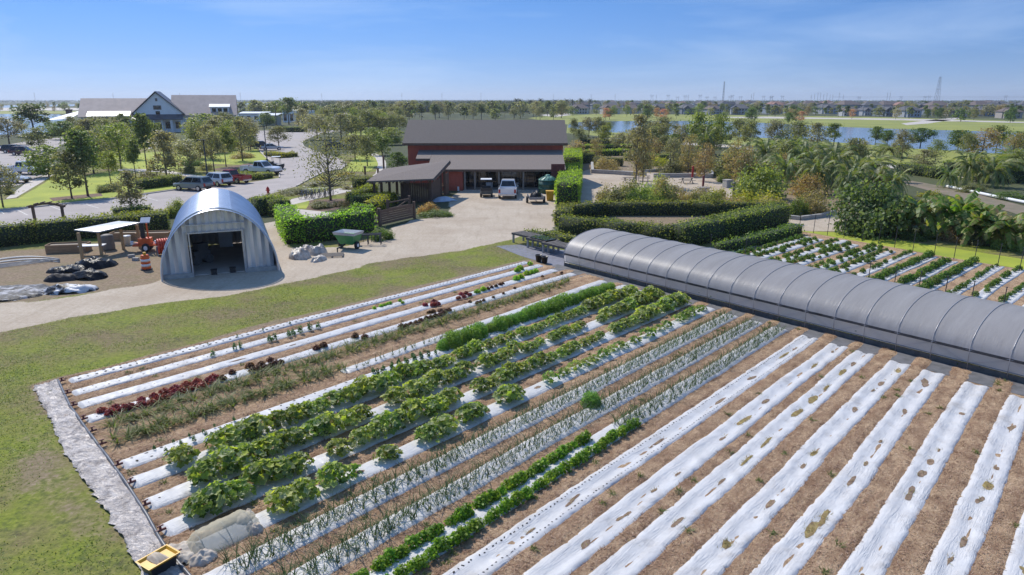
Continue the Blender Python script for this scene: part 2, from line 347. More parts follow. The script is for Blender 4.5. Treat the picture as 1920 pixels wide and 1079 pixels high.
sheet('shelter_path', [(552, 392), (650, 402), (700, 392), (690, 412), (560, 409)], concrete, .02)
sheet('front_path', [(215, 321), (300, 323), (380, 336), (392, 333), (300, 318), (225, 317)], concrete, .016)
sheet('entrance_court', [(280, 262), (300, 252), (312, 252), (300, 262), (292, 276), (278, 280)], concrete, .016)
sheet('lake_path', [(1130, 258), (1200, 262), (1360, 272), (1520, 286), (1610, 303), (1690, 312), (1770, 322), (1830, 340), (1770, 326), (1690, 318), (1600, 308), (1500, 292), (1350, 276), (1200, 267), (1130, 263)], concrete, .02)
sheet('lane', [(1690, 336), (1780, 352), (1990, 404), (1990, 430), (1890, 397), (1780, 368), (1700, 347)], MAT('lane_dirt', (.24, .18, .13), (.16, .14, .08), .6, .95), .018)
mk = MB()
def dash(u0, v0, u1, v1, wd=.1, z=.016):
    (x0, y0), (x1, y1) = G(u0, v0), G(u1, v1); d = Vector((y1 - y0, x0 - x1)).normalized() * wd / 2
    mk.quad((x0 - d.x, y0 - d.y, z), (x0 + d.x, y0 + d.y, z), (x1 + d.x, y1 + d.y, z), (x1 - d.x, y1 - d.y, z))
for q in [(28, 392, 52, 404), (91, 386, 121, 397), (149, 381, 186, 391), (203, 376, 242, 384), (268, 369, 296, 377), (0, 396, 8, 402), (500, 360, 540, 352), (10, 346, 60, 338), (-20, 318, 40, 312)]: dash(*q)
tag(mk.build('road_markings', paint), kind='structure')
sheet('lakeside_lawn', [(990, 222), (1050, 214), (1200, 214), (1330, 216), (1440, 217), (1600, 219), (1730, 222), (2100, 232), (2100, 350), (1830, 318), (1700, 308), (1590, 298), (1450, 276), (1300, 264), (1150, 258), (1062, 250), (1064, 234)], shore, .004)
sheet('lake', [(1064, 240), (1068, 232), (1100, 228), (1210, 227), (1295, 227), (1437, 231), (1590, 239), (1700, 243), (1785, 245), (1903, 248), (2300, 262), (2300, 318), (2050, 302), (1888, 289), (1777, 282), (1699, 278), (1586, 268), (1490, 262), (1372, 256), (1265, 254), (1200, 251), (1135, 248)], mw, .012, jag=.5)
sheet('left_lake', [(-200, 213), (20, 214), (112, 215), (128, 225), (118, 240), (106, 250), (40, 252), (-200, 262)], mw, .012, jag=.4)
for k, q in enumerate([[(-100, 199), (30, 198), (140, 196), (142, 199), (30, 202), (-100, 204)], [(440, 193.6), (520, 193), (520, 196), (440, 197.4)], [(430, 213), (500, 212), (470, 219), (430, 219)]]): sheet('far_water', q, mw, .012)
sheet('shore_bank', [(-200, 209), (40, 208.5), (160, 208.5), (160, 213), (40, 214), (-200, 215)], shore, .008)
sheet('far_sand', [(-200, 204), (60, 202), (160, 203), (160, 207), (40, 208), (-200, 209)], concrete, .008)
for k, q in enumerate([[(1010, 216), (1060, 213), (1072, 216), (1040, 220)], [(1330, 220), (1440, 219), (1540, 221), (1700, 223), (1920, 229), (1920, 231), (1690, 226), (1540, 223.4), (1400, 222)], [(1690, 232), (1730, 227), (1780, 222), (1800, 221), (1800, 223), (1740, 232), (1700, 235)]]): sheet('shore_path', q, concrete, .012)
sheet('grass_strip', [(1500, 434), (1600, 437), (1700, 454), (1800, 468), (1990, 498), (1990, 516), (1760, 481), (1640, 459), (1590, 450)], lawnmat, .005, jag=.1)
LZ_ = [.004]
for q in [[(-80, 399), (60, 387), (213, 370), (332, 353), (332, 340), (262, 331), (240, 319), (200, 322), (165, 330), (112, 327), (34, 372), (-80, 384)], [(338, 352), (395, 346), (392, 335), (340, 339)], [(660, 302), (668, 292), (704, 292), (710, 300), (706, 314), (690, 322), (648, 322)], [(200, 290), (310, 285), (360, 296), (480, 280), (500, 298), (470, 310), (400, 308), (330, 318), (240, 318)], [(240, 300), (330, 290), (330, 312), (250, 316)], [(546, 378), (580, 375), (575, 392), (540, 391)], [(480, 370), (510, 372), (490, 380), (470, 380)], [(660, 246), (720, 244), (700, 254), (650, 254)]]: LZ_[0] += .0012; sheet('lawn', q, lawnmat, LZ_[0], jag=.12)
for q in [[(575, 376), (650, 372), (668, 388), (600, 398), (570, 392)], [(395, 318), (470, 306), (480, 312), (420, 322)], [(90, 372), (190, 362), (190, 368), (100, 378)]]: sheet('mulch_bed', q, mulch, .009, jag=.15)
# ---------------------------------------------------------------- vegetable field: straw-covered soil between the beds
m, n, b = nodes('straw_soil'); b.inputs['Roughness'].default_value = .95; b.inputs['Specular IOR Level'].default_value = .1
f1 = noise(n, 11, 8, .85, (1.3, .8, 1)); f2 = noise(n, 2.2, 6, .7, (1, .5, 1)); f3 = noise(n, .35, 4, .5)
c = ramp(n, f1, [(.30, (.13, .075, .045)), (.42, (.40, .265, .16)), (.56, (.60, .42, .265)), (.70, (.77, .61, .44))])
c = mixc(n, ramp(n, f2, [(.36, (.85, .85, .85)), (.6, (0, 0, 0))]), c, (.26, .155, .095))
n.links.new(c, b.inputs['Base Color']); bump(n, b, noise(n, 16, 6, .8, (1.6, .6, 1)), 1.0, .07); soilmat = m
BEDO = [-29, -27.68, -26.25, -24.82, -22.15, -20.73, -19.43, -18.02, -16.56, -15.12, -13.77, -12.42, -11.07, -9.7, -8.38, -7.2, -5.78, -4.47, -2.98, -1.58, -.2, 1.2]
WS, WS2, WS3 = Wob(11, 2.2, 10), Wob(12, 7.0, 10), Wob(13, .5, 6)
def soil_z(o, s):
    # furrows ride between beds 1.45 m apart, ruffled by wheel ruts and clods
    e = np.minimum.reduce([smst(o, -30.1, -29.5), smst(o, 8, 7), smst(s, -3, -2.5), smst(s, 34.4, 33.6)])
    edge = inpoly(o, s, [(q[0] * ca_ - q[1] * sa_, q[0] * sa_ + q[1] * ca_) for q in FIELD])
    dm_ = np.minimum.reduce([np.abs(o - q) for q in BEDO]); fr = smst(dm_, .30, .46)
    return -.03 + smst(edge, 0, .5) * e * (.045 + fr * (.012 + .022 * WS(o, s * .5) + .022 * WS2(o, s * .7) + .03 * np.abs(np.sin((dm_ - .4) * 9))))
oo = np.arange(-30.3, 8.6, .13); ss = np.arange(-2.6, 34.7, .17); go, gs = np.meshgrid(oo, ss); nx, ny = len(oo), len(ss)
ii = (np.arange(ny - 1)[:, None] * nx + np.arange(nx - 1)[None]).ravel()
me = npmesh('field_soil', np.stack([go.ravel(), gs.ravel(), soil_z(go.ravel(), gs.ravel())], 1), np.stack([ii, ii + 1, ii + nx + 1, ii + nx], 1), soilmat, smooth=True)
fo = link('field_soil', me); fo.rotation_euler = (0, 0, -AZ); tag(fo, kind='structure')
# ---------------------------------------------------------------- white plastic mulch beds
m, n, b = nodes('white_plastic'); b.inputs['Roughness'].default_value = .42; b.inputs['Specular IOR Level'].default_value = .4
c = ramp(n, noise(n, 1.3, 5, .65), [(.28, (.45, .42, .39)), (.45, (.58, .56, .545)), (.7, (.64, .625, .61))]); n.links.new(c, b.inputs['Base Color'])
wr = math_(n, 'ADD', noise(n, 6, 4, .6, (2.6, .22, 1), rot=(0, 0, .16), dist=1.2), math_(n, 'MULTIPLY', noise(n, 3.2, 4, .65, (3.0, .5, 1), rot=(0, 0, -.5), dist=2.2), .9)); wr = math_(n, 'MULTIPLY', wr, ramp(n, noise(n, .8, 3, .6), [(.38, (.12, .12, .12)), (.66, (1, 1, 1))])); bump(n, b, wr, .62, .07); plastic = m
holesoil = MAT('hole_soil', (.30, .21, .14), (.16, .10, .065), 9, .95, bmp=.6, bsc=30); darkhole = MAT('planting_hole', (.05, .038, .03), (.025, .02, .016), 8, .95)
weedhole = MAT('weedy_hole', (.36, .28, .10), (.20, .13, .07), 8, .95, bmp=.6, bsc=25)
BEDS = []
def bed(label, o0, o1, s0, s1, wd, loose=False, holes=(), dots=None, seed=0, rz=None, base=None, grp='white plastic mulch beds in the main field'):
    """one plastic-covered bed; local y runs along the bed. holes: (s, t, half length, half width, material)"""
    r = np.random.default_rng(seed + 100); a, c_, e_ = Wob(seed, 1.1), Wob(seed + 50, 4.5), Wob(seed + 70, 11)
    oc, sc = (o0 + o1) / 2, (s0 + s1) / 2; n_ = int((s1 - s0) / .09) + 1; S = np.linspace(s0, s1, n_); tt = (S - s0) / (s1 - s0)
    tv = np.array([-1.14, -1, -.9, -.7, -.42, -.15, .15, .42, .7, .9, 1, 1.14])
    zp = np.array([-.05, .02, .055, .08, .065, .030, .022, .058, .078, .055, .02, -.05]) if loose else np.array([-.05, .02, .055, .085, .10, .105, .105, .10, .085, .055, .02, -.05])
    mid = o0 + (o1 - o0) * tt + a(S * .5) * (.07 if loose else .045); k = (1.0 if loose else .5)
    hl = wd / 2 * (1 + .06 * k * c_(S * .6) + .04 * k * e_(S) - .12 * k * r.random(n_) * (r.random(n_) < .10)); hr = wd / 2 * (1 + .06 * k * c_(S * .6, 5.) + .04 * k * e_(S, 9.) - .12 * k * r.random(n_) * (r.random(n_) < .10))
    X = mid[:, None] + np.where(tv < 0, tv * hl[:, None], tv * hr[:, None])
    Z = zp[None] + (.016 * k * c_(S[:, None] * .8, tv[None] * 2) + .010 * k * e_(S[:, None], tv[None] * 3)) * (np.abs(tv) < 1)
    ends = np.minimum(smst(S, s0, s0 + .2), smst(S, s1, s1 - .2)); Z = Z * ends[:, None] - .03 * (1 - ends[:, None])
    V = np.stack([X - oc, np.broadcast_to(S[:, None] - sc, X.shape), Z], 2).reshape(-1, 3); q = len(tv)
    ii = (np.arange(n_ - 1)[:, None] * q + np.arange(q - 1)[None]).ravel(); F = np.stack([ii, ii + 1, ii + q + 1, ii + q], 1)
    P = NP(); P.add(V, F, 0)
    def zt(s, o):
        i = np.clip(np.searchsorted(S, s), 1, n_ - 1); j = np.where(np.abs(S[i - 1] - s) < np.abs(S[i] - s), i - 1, i)
        w_ = wd / 2; return np.array([np.interp(np.clip((ov - mid[jj]) / w_, -1, 1), tv, Z[jj]) for ov, jj in zip(np.atleast_1d(o), np.atleast_1d(j))]), mid[j]
    def blob(s, t, hl_, hw_, mi, k=13):
        an = np.linspace(0, 2 * math.pi, k, endpoint=False); rr = np.clip(1 + .28 * r.normal() * np.cos(an * 2 + r.uniform(0, 6)) + .09 * r.normal(size=k), .35, 1.6); m0 = np.interp(s, S, mid) + t * wd / 2
        py = s + np.sin(an) * hl_ * rr; px = m0 + np.cos(an) * hw_ * rr; pz, _ = zt(py, px); cz, _ = zt(np.array([s]), np.array([m0]))
        vs = np.concatenate([np.stack([px - oc, py - sc, pz + .006], 1), [[m0 - oc, s - sc, cz[0] + .012]]])
        P.add(vs, [[i, (i + 1) % k, k, k] for i in range(0)] or [[i, (i + 1) % k, (i + 1) % k, k] for i in range(k)], mi)
    for h in holes: blob(h[0], h[1], h[2] * .85, h[3] * .8, h[4])
    if dots:
        st, lines, rad = dots
        for ln in lines:
            for s in np.arange(s0 + .4, s1 - .3, st): blob(s + r.normal() * .02, ln + r.normal() * .03, rad * r.uniform(.7, 1.3), rad * r.uniform(.6, 1.1), 2, 6)
    Vs, Fs, Ms = np.concatenate(P.V), np.concatenate(P.F), np.concatenate(P.M)
    me = bpy.data.meshes.new('mulch_bed'); fl = [[a_ for i_, a_ in enumerate(f) if i_ == 0 or a_ != f[i_ - 1]] for f in Fs.tolist()]
    me.from_pydata(Vs.tolist(), [], fl)
    for mm in (plastic, holesoil, darkhole, weedhole): me.materials.append(mm)
    me.polygons.foreach_set('material_index', Ms.astype(np.int32)); me.polygons.foreach_set('use_smooth', np.ones(len(fl), bool)); me.update()
    az = AZ if rz is None else rz; X0, Y0 = (oc * math.cos(az) + sc * math.sin(az), -oc * math.sin(az) + sc * math.cos(az))
    o = link('mulch_bed', me, loc=(X0, Y0, 0), rz=-az); tag(o, label, 'mulch bed', grp)
    f = lambda s: (float(np.interp(s, S, mid)))
    BEDS.append((o, f)); return f
rH = np.random.default_rng(5)
def rand_holes(s0, s1, k, seed, px=()):
    r = np.random.default_rng(seed); o = []
    for s in np.sort(r.uniform(s0, s1, k)): o.append((s, r.normal() * .2, r.uniform(.12, .34), r.uniform(.05, .13), int(r.choice([1, 1, 3]))))
    return o
b1 = bed('white plastic bed dotted with dark planting holes along the grass edge', -29.02, -28.95, 6.6, 33.6, .62, dots=(.30, (-.45, .42), .055), seed=1)
b2 = bed('white plastic bed with scattered kale seedlings, second from the grass', -27.62, -27.75, 6.3, 33.6, .66, dots=(.42, (-.4, .4), .028), seed=2)
b3 = bed('mostly bare white plastic bed with slack folds, third from the grass', -26.25, -26.25, 6.1, 33.2, .70, dots=(1.1, (.3,), .03), holes=[(12, .3, .5, .05, 1), (14.5, .35, .3, .04, 1)], seed=3)
b4 = bed('white plastic bed planted with dark red lettuce heads', -24.85, -24.78, 5.9, 33.2, .66, dots=(.36, (-.4, .4), .03), seed=4)
b6 = bed('white plastic bed half hidden by garlic leaves beside the feathery green row', -21.95, -22.35, 14.2, 33.0, .66, seed=6)
b7 = bed('white plastic bed with two lines of dark seedling holes running into the feathery row', -20.72, -20.75, 5.6, 33.0, .74, dots=(.45, (-.45, .42), .05), seed=7)
b8 = bed('white plastic bed under the squash row nearest the feathery green row', -19.45, -19.4, 5.4, 32.6, .74, seed=8)
b9 = bed('white plastic bed under the middle one of the dense squash rows', -18.0, -18.05, 5.3, 32.4, .76, dots=(1.3, (0.0,), .03), seed=9)
b10 = bed('white plastic bed under the dense squash row beside the sparse one', -16.52, -16.6, 5.1, 32.2, .76, seed=10)
b11 = bed('white plastic bed with sparse squash plants and bare gaps', -15.1, -15.15, 5.0, 32.2, .78, holes=[(s, 0, .2, .12, 1) for s in (10.1, 15.5, 18.2)], seed=11)
b12 = bed('white plastic bed of thin onions beside the sparse squash row', -13.78, -13.75, 4.6, 31.8, .80, seed=12)
b13 = bed('white plastic bed of thin onions in the middle of the onion beds', -12.4, -12.45, 3.4, 31.6, .80, seed=13)
b14 = bed('white plastic bed with bright celery rows at its near end and onions beyond', -11.0, -11.15, 2.6, 31.4, .80, seed=14)
LOOSE = [('empty slack white bed right beside the celery and onion bed', -9.7, 31.1), ('empty slack white bed, second on the bare side of the celery', -8.38, 30.9), ('empty slack white bed with a long yellow weedy tear, third past the celery', -7.2, 30.7), ('empty slack white bed torn at its far end, fourth past the celery', -5.78, 30.4),
         ('empty white bed with a big weedy hole near the hoop house, fifth past the celery', -4.47, 30.2), ('empty white bed with oval dead-weed holes, sixth past the celery', -2.98, 29.9), ('empty white bed with a ragged edge, seventh past the celery', -1.58, 29.6), ('empty white bed cut by the frame in the bottom corner, eighth past the celery', -.2, 29.4), ('empty white bed out by the hoop house end, ninth past the celery', 1.2, 29.1)]
LH = {0: [(29.0, .1, .3, .06, 1), (27.9, .0, .6, .08, 3), (21.8, .2, .45, .10, 1), (17.6, .05, .5, .07, 1), (13.2, 0, .35, .08, 1), (11.4, .1, .22, .05, 1), (24.6, .1, .3, .12, 1)],
      1: [(29.7, .1, .14, .10, 1), (27.6, .1, .35, .08, 3), (22.9, .0, .3, .11, 1), (20.9, .1, .5, .14, 3), (19.2, .2, .22, .08, 1), (16.3, .3, .18, .06, 1), (15.1, .1, .16, .07, 1), (13.5, .15, .24, .10, 1), (11.9, 0, .3, .09, 1)],
      2: [(28.8, .1, .34, .1, 1), (27.6, .0, .5, .12, 3), (25.6, 0, .4, .07, 3), (24.2, 0, .45, .17, 3), (22.7, 0, .5, .13, 3), (18.4, .1, .4, .07, 3), (16.8, .1, .3, .06, 1), (14.2, .2, .28, .10, 1), (19.9, .1, .5, .08, 3)],
      3: [(29.2, .4, .35, .12, 3), (27.4, .1, .35, .12, 1), (26.5, 0, .14, .06, 1), (24.3, 0, .3, .1, 1), (20.2, .1, .24, .09, 3), (19.2, .1, .2, .08, 1), (16.6, .2, .3, .1, 1), (14.2, 0, .22, .12, 3)],
      4: [(28.6, 0, .38, .24, 1), (25.3, .1, .26, .11, 1), (22.4, .0, .14, .06, 1), (20.6, .1, .22, .07, 1), (19.3, 0, .4, .08, 1), (16.9, .1, .42, .12, 3), (16.2, 0, .5, .15, 3)],
      5: [(26.4, .3, .18, .1, 1), (23.0, .2, .13, .06, 1), (22.0, .1, .32, .11, 1), (21.1, 0, .32, .12, 1), (19.7, 0, .36, .13, 1), (15.0, 0, .3, .1, 1)],
      6: [(26.3, .2, .3, .13, 1), (22.9, .2, .2, .08, 1), (21.6, .1, .34, .13, 3), (20.6, 0, .22, .09, 1), (18.2, .1, .36, .08, 1), (17.2, -.1, .25, .05, 1)]}
for i_, (lb, o_, se_) in enumerate(LOOSE): bed(lb, o_, o_, 6.5 if i_ < 4 else 11, se_, .84, True, LH.get(i_, rand_holes(14, 27, 6, 60 + i_)), (.16, (-.55, .6), .028) if i_ == 0 else None, seed=40 + i_)
# ---------------------------------------------------------------- materials for built things
galv = MAT('galvanised', (.50, .53, .60), (.40, .43, .50), 1.2, .36, .9, bmp=.05)
galv_dull = MAT('galvanised_wall', (.72, .73, .74), (.58, .59, .60), .9, .34, .6, stretch=(1, 1, .3))
steel = MAT('grey_steel', (.30, .30, .31), (.22, .22, .23), 6, .45, .6)
darkpipe = MAT('dark_pipe', (.09, .09, .095), (.05, .05, .055), 5, .45, .4)
black = MAT('black_plastic', (.022, .022, .025), (.014, .014, .016), 5, .4)
rubber = MAT('tyre_rubber', (.03, .03, .03), (.02, .02, .02), 9, .8)
whitep = MAT('white_paint', (.78, .78, .78), (.72, .72, .72), 2, .4)
woodp = MAT('pale_post', (.46, .31, .16), (.34, .22, .11), 5, .8, stretch=(4, 4, .6))
brownw = MAT('brown_wood', (.17, .105, .07), (.11, .066, .045), 5, .75, stretch=(6, 6, .5), bmp=.2)
greyw = MAT('weathered_wood', (.30, .26, .22), (.21, .18, .155), 5, .85, stretch=(6, 6, .6), bmp=.2)
redw = MAT('red_board', (.50, .11, .062), (.40, .082, .05), 1.6, .7, stretch=(1, 1, .3), wave=('X', 2.6, .35))
redplain = MAT('dark_red', (.17, .03, .028), (.12, .022, .022), 2, .6)
shingle = MAT('brown_shingles', (.15, .125, .112), (.098, .085, .078), 7, .9, stretch=(1, 2.6, 2.6), bmp=.5, bsc=14)
shingle2 = MAT('grey_shingles', (.25, .20, .17), (.17, .138, .12), 7, .9, stretch=(1, 2.6, 2.6), bmp=.5, bsc=14)
concb = MAT('concrete_block', (.42, .40, .37), (.32, .30, .28), 4, .9, bmp=.3, bsc=18)
mg, n, b = nodes('dark_glass'); b.inputs['Base Color'].default_value = (.012, .014, .018, 1); b.inputs['Roughness'].default_value = .06; b.inputs['Specular IOR Level'].default_value = .6
darkglass = mg
orange = MAT('safety_orange', (.75, .13, .02), (.62, .10, .015), 4, .5)
yellow = MAT('yellow_plastic', (.72, .40, .02), (.62, .33, .015), 4, .45)
green = MAT('green_paint', (.03, .24, .07), (.02, .18, .055), 3, .45)
def Pz(u, v, z=0): x, y = G(u, v, z); return (x, y, z)
# ---------------------------------------------------------------- hoop house
def TRL(n, b, c, f):
    t = N(n, 'ShaderNodeBsdfTranslucent'); n.links.new(c, t.inputs['Color']); m_ = N(n, 'ShaderNodeMixShader', Fac=f); n.links.new(b.outputs[0], m_.inputs[1]); n.links.new(t.outputs[0], m_.inputs[2]); n.links.new(m_.outputs[0], n.nodes['Material Output'].inputs['Surface'])
AX, CX = Vector((.644, -.765, 0)), Vector((.765, .644, 0)); GH0 = Vector((3.45, 43.35, 0)); GW, GR, GT = 5.6, .84, 2.13; GL = 41
mf, n, b = nodes('hoop_film'); b.inputs['Roughness'].default_value = .40; b.inputs['Specular IOR Level'].default_value = .35
c = ramp(n, noise(n, .8, 4, .6, (3, .4, 1)), [(.3, (.52, .49, .485)), (.7, (.63, .60, .595))]); n.links.new(c, b.inputs['Base Color']); TRL(n, b, c, .52)
bump(n, b, noise(n, 3.2, 3, .5, (3.4, .5, .5), rot=(0, 0, .5), dist=1), .30, .05); film = mf
mc_, n, b = nodes('curtain_film'); b.inputs['Roughness'].default_value = .3; b.inputs['Base Color'].default_value = (.55, .54, .56, 1); b.inputs['Alpha'].default_value = .88
c = ramp(n, noise(n, .45, 4, .6), [(.35, (.66, .66, .69)), (.65, (.84, .79, .79))]); n.links.new(c, b.inputs['Base Color']); TRL(n, b, c, .62); bump(n, b, noise(n, 4, 3, .5, (.6, 3, 1)), .2, .04); curtain = mc_
ribm = MAT('hoop_rib', (.42, .41, .42), (.34, .33, .34), 4, .4, .3)
gh = thing('hoop_house', 'long grey plastic-film hoop house with low clear side curtains along the beds', 'greenhouse', tuple(GH0), math.atan2(AX.y, AX.x))
def hoop(th_): return (GW / 2 - (GW / 2 + .10) * math.cos(th_), GR + (GT - GR) * math.sin(th_))
ths = [math.pi * k / 22 for k in range(23)]
RIBS = [0.0]
while RIBS[-1] < GL: RIBS.append(RIBS[-1] + 1.36)
vs = []; fs = []; xsr = []
for r0, r1 in zip(RIBS, RIBS[1:]): xsr += [r0 + (r1 - r0) * k / 6 for k in range(6)]
xsr.append(RIBS[-1])
for x in xsr:
    f_ = abs(((x / 1.36) % 1) - .5) * 2; sag = .012 * (1 - f_ ** 2)
    for t in ths:
        y, z = hoop(t); vs.append((x, y + sag * math.cos(t) * 1.0, z - sag * math.sin(t)))
k = len(ths)
for i in range(len(xsr) - 1):
    for j in range(k - 1): fs.append((i * k + j, (i + 1) * k + j, (i + 1) * k + j + 1, i * k + j + 1))
mb = MB(); mb.smooth = True; mb.add(vs, fs); mb.build('roof_film', film, gh)
mb = MB(); pts = [(0, hoop(t)[0], hoop(t)[1]) for t in ths]; mb.poly([(0.02, 0, .15)] + [(.02, y, z) for _, y, z in pts] + [(.02, GW, .15)]); mb.build('end_film', curtain, gh)
for yy in (0.0, GW):
    mb = MB(); nx_ = 120; rr = Wob(8, 1.5)
    vs = [(RIBS[-1] * i / nx_, yy + (.03 * float(rr(i * .4, z))) * (1 if yy == 0 else -1), z) for i in range(nx_ + 1) for z in (.28, .45, .65, GR)]
    mb.smooth = True; mb.add(vs, [(i * 4 + j, (i + 1) * 4 + j, (i + 1) * 4 + j + 1, i * 4 + j + 1) for i in range(nx_) for j in range(3)]); mb.build('side_curtain', curtain, gh)
    s_ = -1 if yy == 0 else 1
    mb = MB(); mb.box(-.05, RIBS[-1] + .05, yy + s_ * .06 - .035, yy + s_ * .06 + .035, GR - .05, GR + .06); mb.build('curtain_rail', darkpipe, gh)
    mb = MB(); mb.tube([(0, yy + s_ * .03, .33), (RIBS[-1], yy + s_ * .03, .33)], .018, 6); mb.build('roll_tube', steel, gh)
    mb = MB(); mb.box(-.05, RIBS[-1] + .05, yy - .03, yy + .03, -.05, .24); mb.build('baseboard', MAT('baseboard', (.10, .10, .095), (.06, .06, .06), 3, .8), gh)
for i, r0 in enumerate(RIBS):
    mb = MB(); mb.smooth = True; mb.tube([(r0, -.02, 0)] + [(r0, y + .012 * -math.cos(t), z + .012 * math.sin(t)) for t in ths for y, z in [hoop(t)]] + [(r0, GW + .02, 0)], .014, 6); mb.build('rib', ribm, gh)
    if i % 2 == 0 and i < len(RIBS) - 1:
        mb = MB(); mb.tube([(r0, .03, GR), (r0 + 1.3, .03, .3)], .013, 5); mb.tube([(r0, .03, GR), (r0 - 1.3 if r0 > 0 else r0 + .2, .03, .3)], .013, 5); mb.build('brace', steel, gh)
mb = MB(); mb.tube([(0, GW / 2, GT - .04), (RIBS[-1], GW / 2, GT - .04)], .02, 6); mb.build('ridge_pipe', steel, gh)
rg = np.random.default_rng(3)
for yb in (1.0, 4.2):
    P = np.stack([rg.uniform(.5, GL - .5, 2200), rg.normal(yb, .4, 2200), rg.uniform(.05, .5, 2200)], 1); V_, F_ = leafq(rg, P, .07)
    link('seedling_trays', npmesh('seedling_trays', V_, F_, LEAF('tray_leaf', [(.03, .07, .015), (.06, .12, .03)])), gh)
mb = MB(); mb.poly([Pz(930, 462), Pz(975, 459), Pz(1060, 470), Pz(1058, 502), Pz(1030, 497), Pz(975, 480)]); o = mb.build('ground_cloth', MAT('ground_cloth', (.20, .20, .24), (.15, .15, .18), 3, .7)); o.location.z = .012
tag(o, 'blue-grey woven ground cloth at the end of the hoop house', 'ground cloth')
mb = MB()
q0 = Vector(W(-31.2 + 31.2 - 29.5 + 29.5, 0)) if 0 else None
def strip_along(x0, x1, y0, y1, z, nm, mat, lab, cat):
    mb = MB(); c = [GH0 + AX * x + CX * y for x, y in ((x0, y0), (x1, y0), (x1, y1), (x0, y1))]; mb.poly([(p.x, p.y, z) for p in c]); o = mb.build(nm, mat); return tag(o, lab, cat)
strip_along(-.6, 41, -1.35, -.05, .028, 'ground_cloth', MAT('edge_cloth', (.16, .155, .16), (.10, .10, .10), 2.5, .8), 'dark ground cloth strip along the foot of the hoop house', 'ground cloth')
benchw = MAT('dark_bench_wood', (.13, .115, .105), (.08, .07, .065), 5, .85)
def bench(label, u, v, rz, ln, tray):
    x, y = G(u, v); t = thing('nursery_bench', label, 'bench', (x, y, 0), rz, 'nursery benches beside the hoop house end')
    mb = MB(); [mb.box(-ln / 2 + k * .34, -ln / 2 + k * .34 + .26, -.6, .6, .74, .78) for k in range(int(ln / .34))]; mb.box(-ln / 2, ln / 2, -.62, -.56, .64, .76); mb.box(-ln / 2, ln / 2, .56, .62, .64, .76); mb.build('bench_top', benchw, t)
    for i in (-1, 1):
        for j in (-1, 1): mb = MB(); mb.box(i * (ln / 2 - .1) - .06, i * (ln / 2 - .1) + .06, j * .5 - .06, j * .5 + .06, 0, .74); mb.build('leg', concb, t)
    if tray:
        for k in range(3):
            a = thing('seed_tray', 'flat black seed tray with seedlings, %s on its bench' % ('first', 'second', 'third')[k], 'seed tray', (x + math.cos(rz) * (-.6 + k * .6), y + math.sin(rz) * (-.6 + k * .6), .78), rz, 'seed trays on the benches')
            mb = MB(); mb.box(-.26, .26, -.5, .5, 0, .06); mb.build('tray', black, a); P = np.stack([rg.uniform(-.24, .24, 160), rg.uniform(-.48, .48, 160), rg.uniform(.06, .16, 160)], 1)
            V_, F_ = leafq(rg, P, .035, (0, 0, 1)); link('seedlings', npmesh('seedlings', V_, F_, LF_TRAY), a)
LF_TRAY = LEAF('seedling_leaf', [(.06, .12, .02), (.12, .20, .03)])
ab = math.atan2(AX.y, AX.x)
bench('weathered slat bench nearest the hoop house corner', 1050, 478, ab, 2.6, False); bench('weathered slat bench with seed trays between two others', 1018, 468, ab, 2.4, True); bench('weathered slat bench at the far end beside the gravel yard', 990, 458, ab, 2.4, False)
for i, (u, v) in enumerate([(1010, 491), (1021, 494)]):
    mb = MB(); mb.smooth = True; mb.lathe([(.17, 0), (.23, .42), (.25, .42), (.25, .45), (.22, .45), (.19, .1)], n=18); x, y = G(u, v); o = mb.build('plant_pot', black, loc=(x, y, .02))
    tag(o, ['black plastic plant pot, the farther of two by the hoop house', 'black plastic plant pot, the nearer of two by the hoop house'][i], 'plant pot', 'black pots by the hoop house')
# ---------------------------------------------------------------- quonset shed
F0 = Vector(((-21.2 - 14.9) / 2, (39.9 + 42.55) / 2, 0)); ax = Vector((-.385, .923, 0)).normalized(); qh = HT(F0.x, F0.y, 391); hw = 3.3
qs = thing('quonset_shed', 'corrugated silver metal arch shed with a big open doorway', 'shed', tuple(F0), math.atan2(ax.y, ax.x) - math.pi / 2)
def qp(t, k=1.0):      # arch profile, t 0..1 left to right
    a = math.pi * (1 - t); c_, s_ = math.cos(a), math.sin(a)
    return (hw * k * c_, qh * k * abs(s_) ** .97)
NQ = 44; LQ = 10.4; pitch_ = .13; ny_ = int(LQ / pitch_); mb = MB(); mb.smooth = True
for sk in (0, 1):
    pass
vs = []; fs = []
for i in range(ny_ + 1):
    kk = 1 + .012 * (1 if (i // 2) % 2 else -1)
    for j in range(NQ + 1):
        x, z = qp(j / NQ, kk); vs.append((x, -.35 + i * pitch_, max(z, 0)))
mi_ = []
for i in range(ny_):
    for j in range(NQ): fs.append((i * (NQ + 1) + j, i * (NQ + 1) + j + 1, (i + 1) * (NQ + 1) + j + 1, (i + 1) * (NQ + 1) + j)); mi_.append(1 if j in (15, 16, 17, 23, 24, 25) and (i // 9) >= 0 else 0)
mb.add(vs, fs); mb.m = mi_; mb.build('arch_roof', [galv, MAT('skylight_glint_band', (.62, .66, .74), (.54, .58, .66), 2, .25, .55)], qs)  # paler bands: skylights, with reflections off the roof facets put into the colour
mb = MB(); mb.tube([(qp(j / NQ, 1.015)[0], -.36, qp(j / NQ, 1.015)[1]) for j in range(NQ + 1)], .055, 6); mb.build('rim', MAT('bright_rim', (.72, .73, .74), (.62, .63, .65), 3, .4, .5), qs)
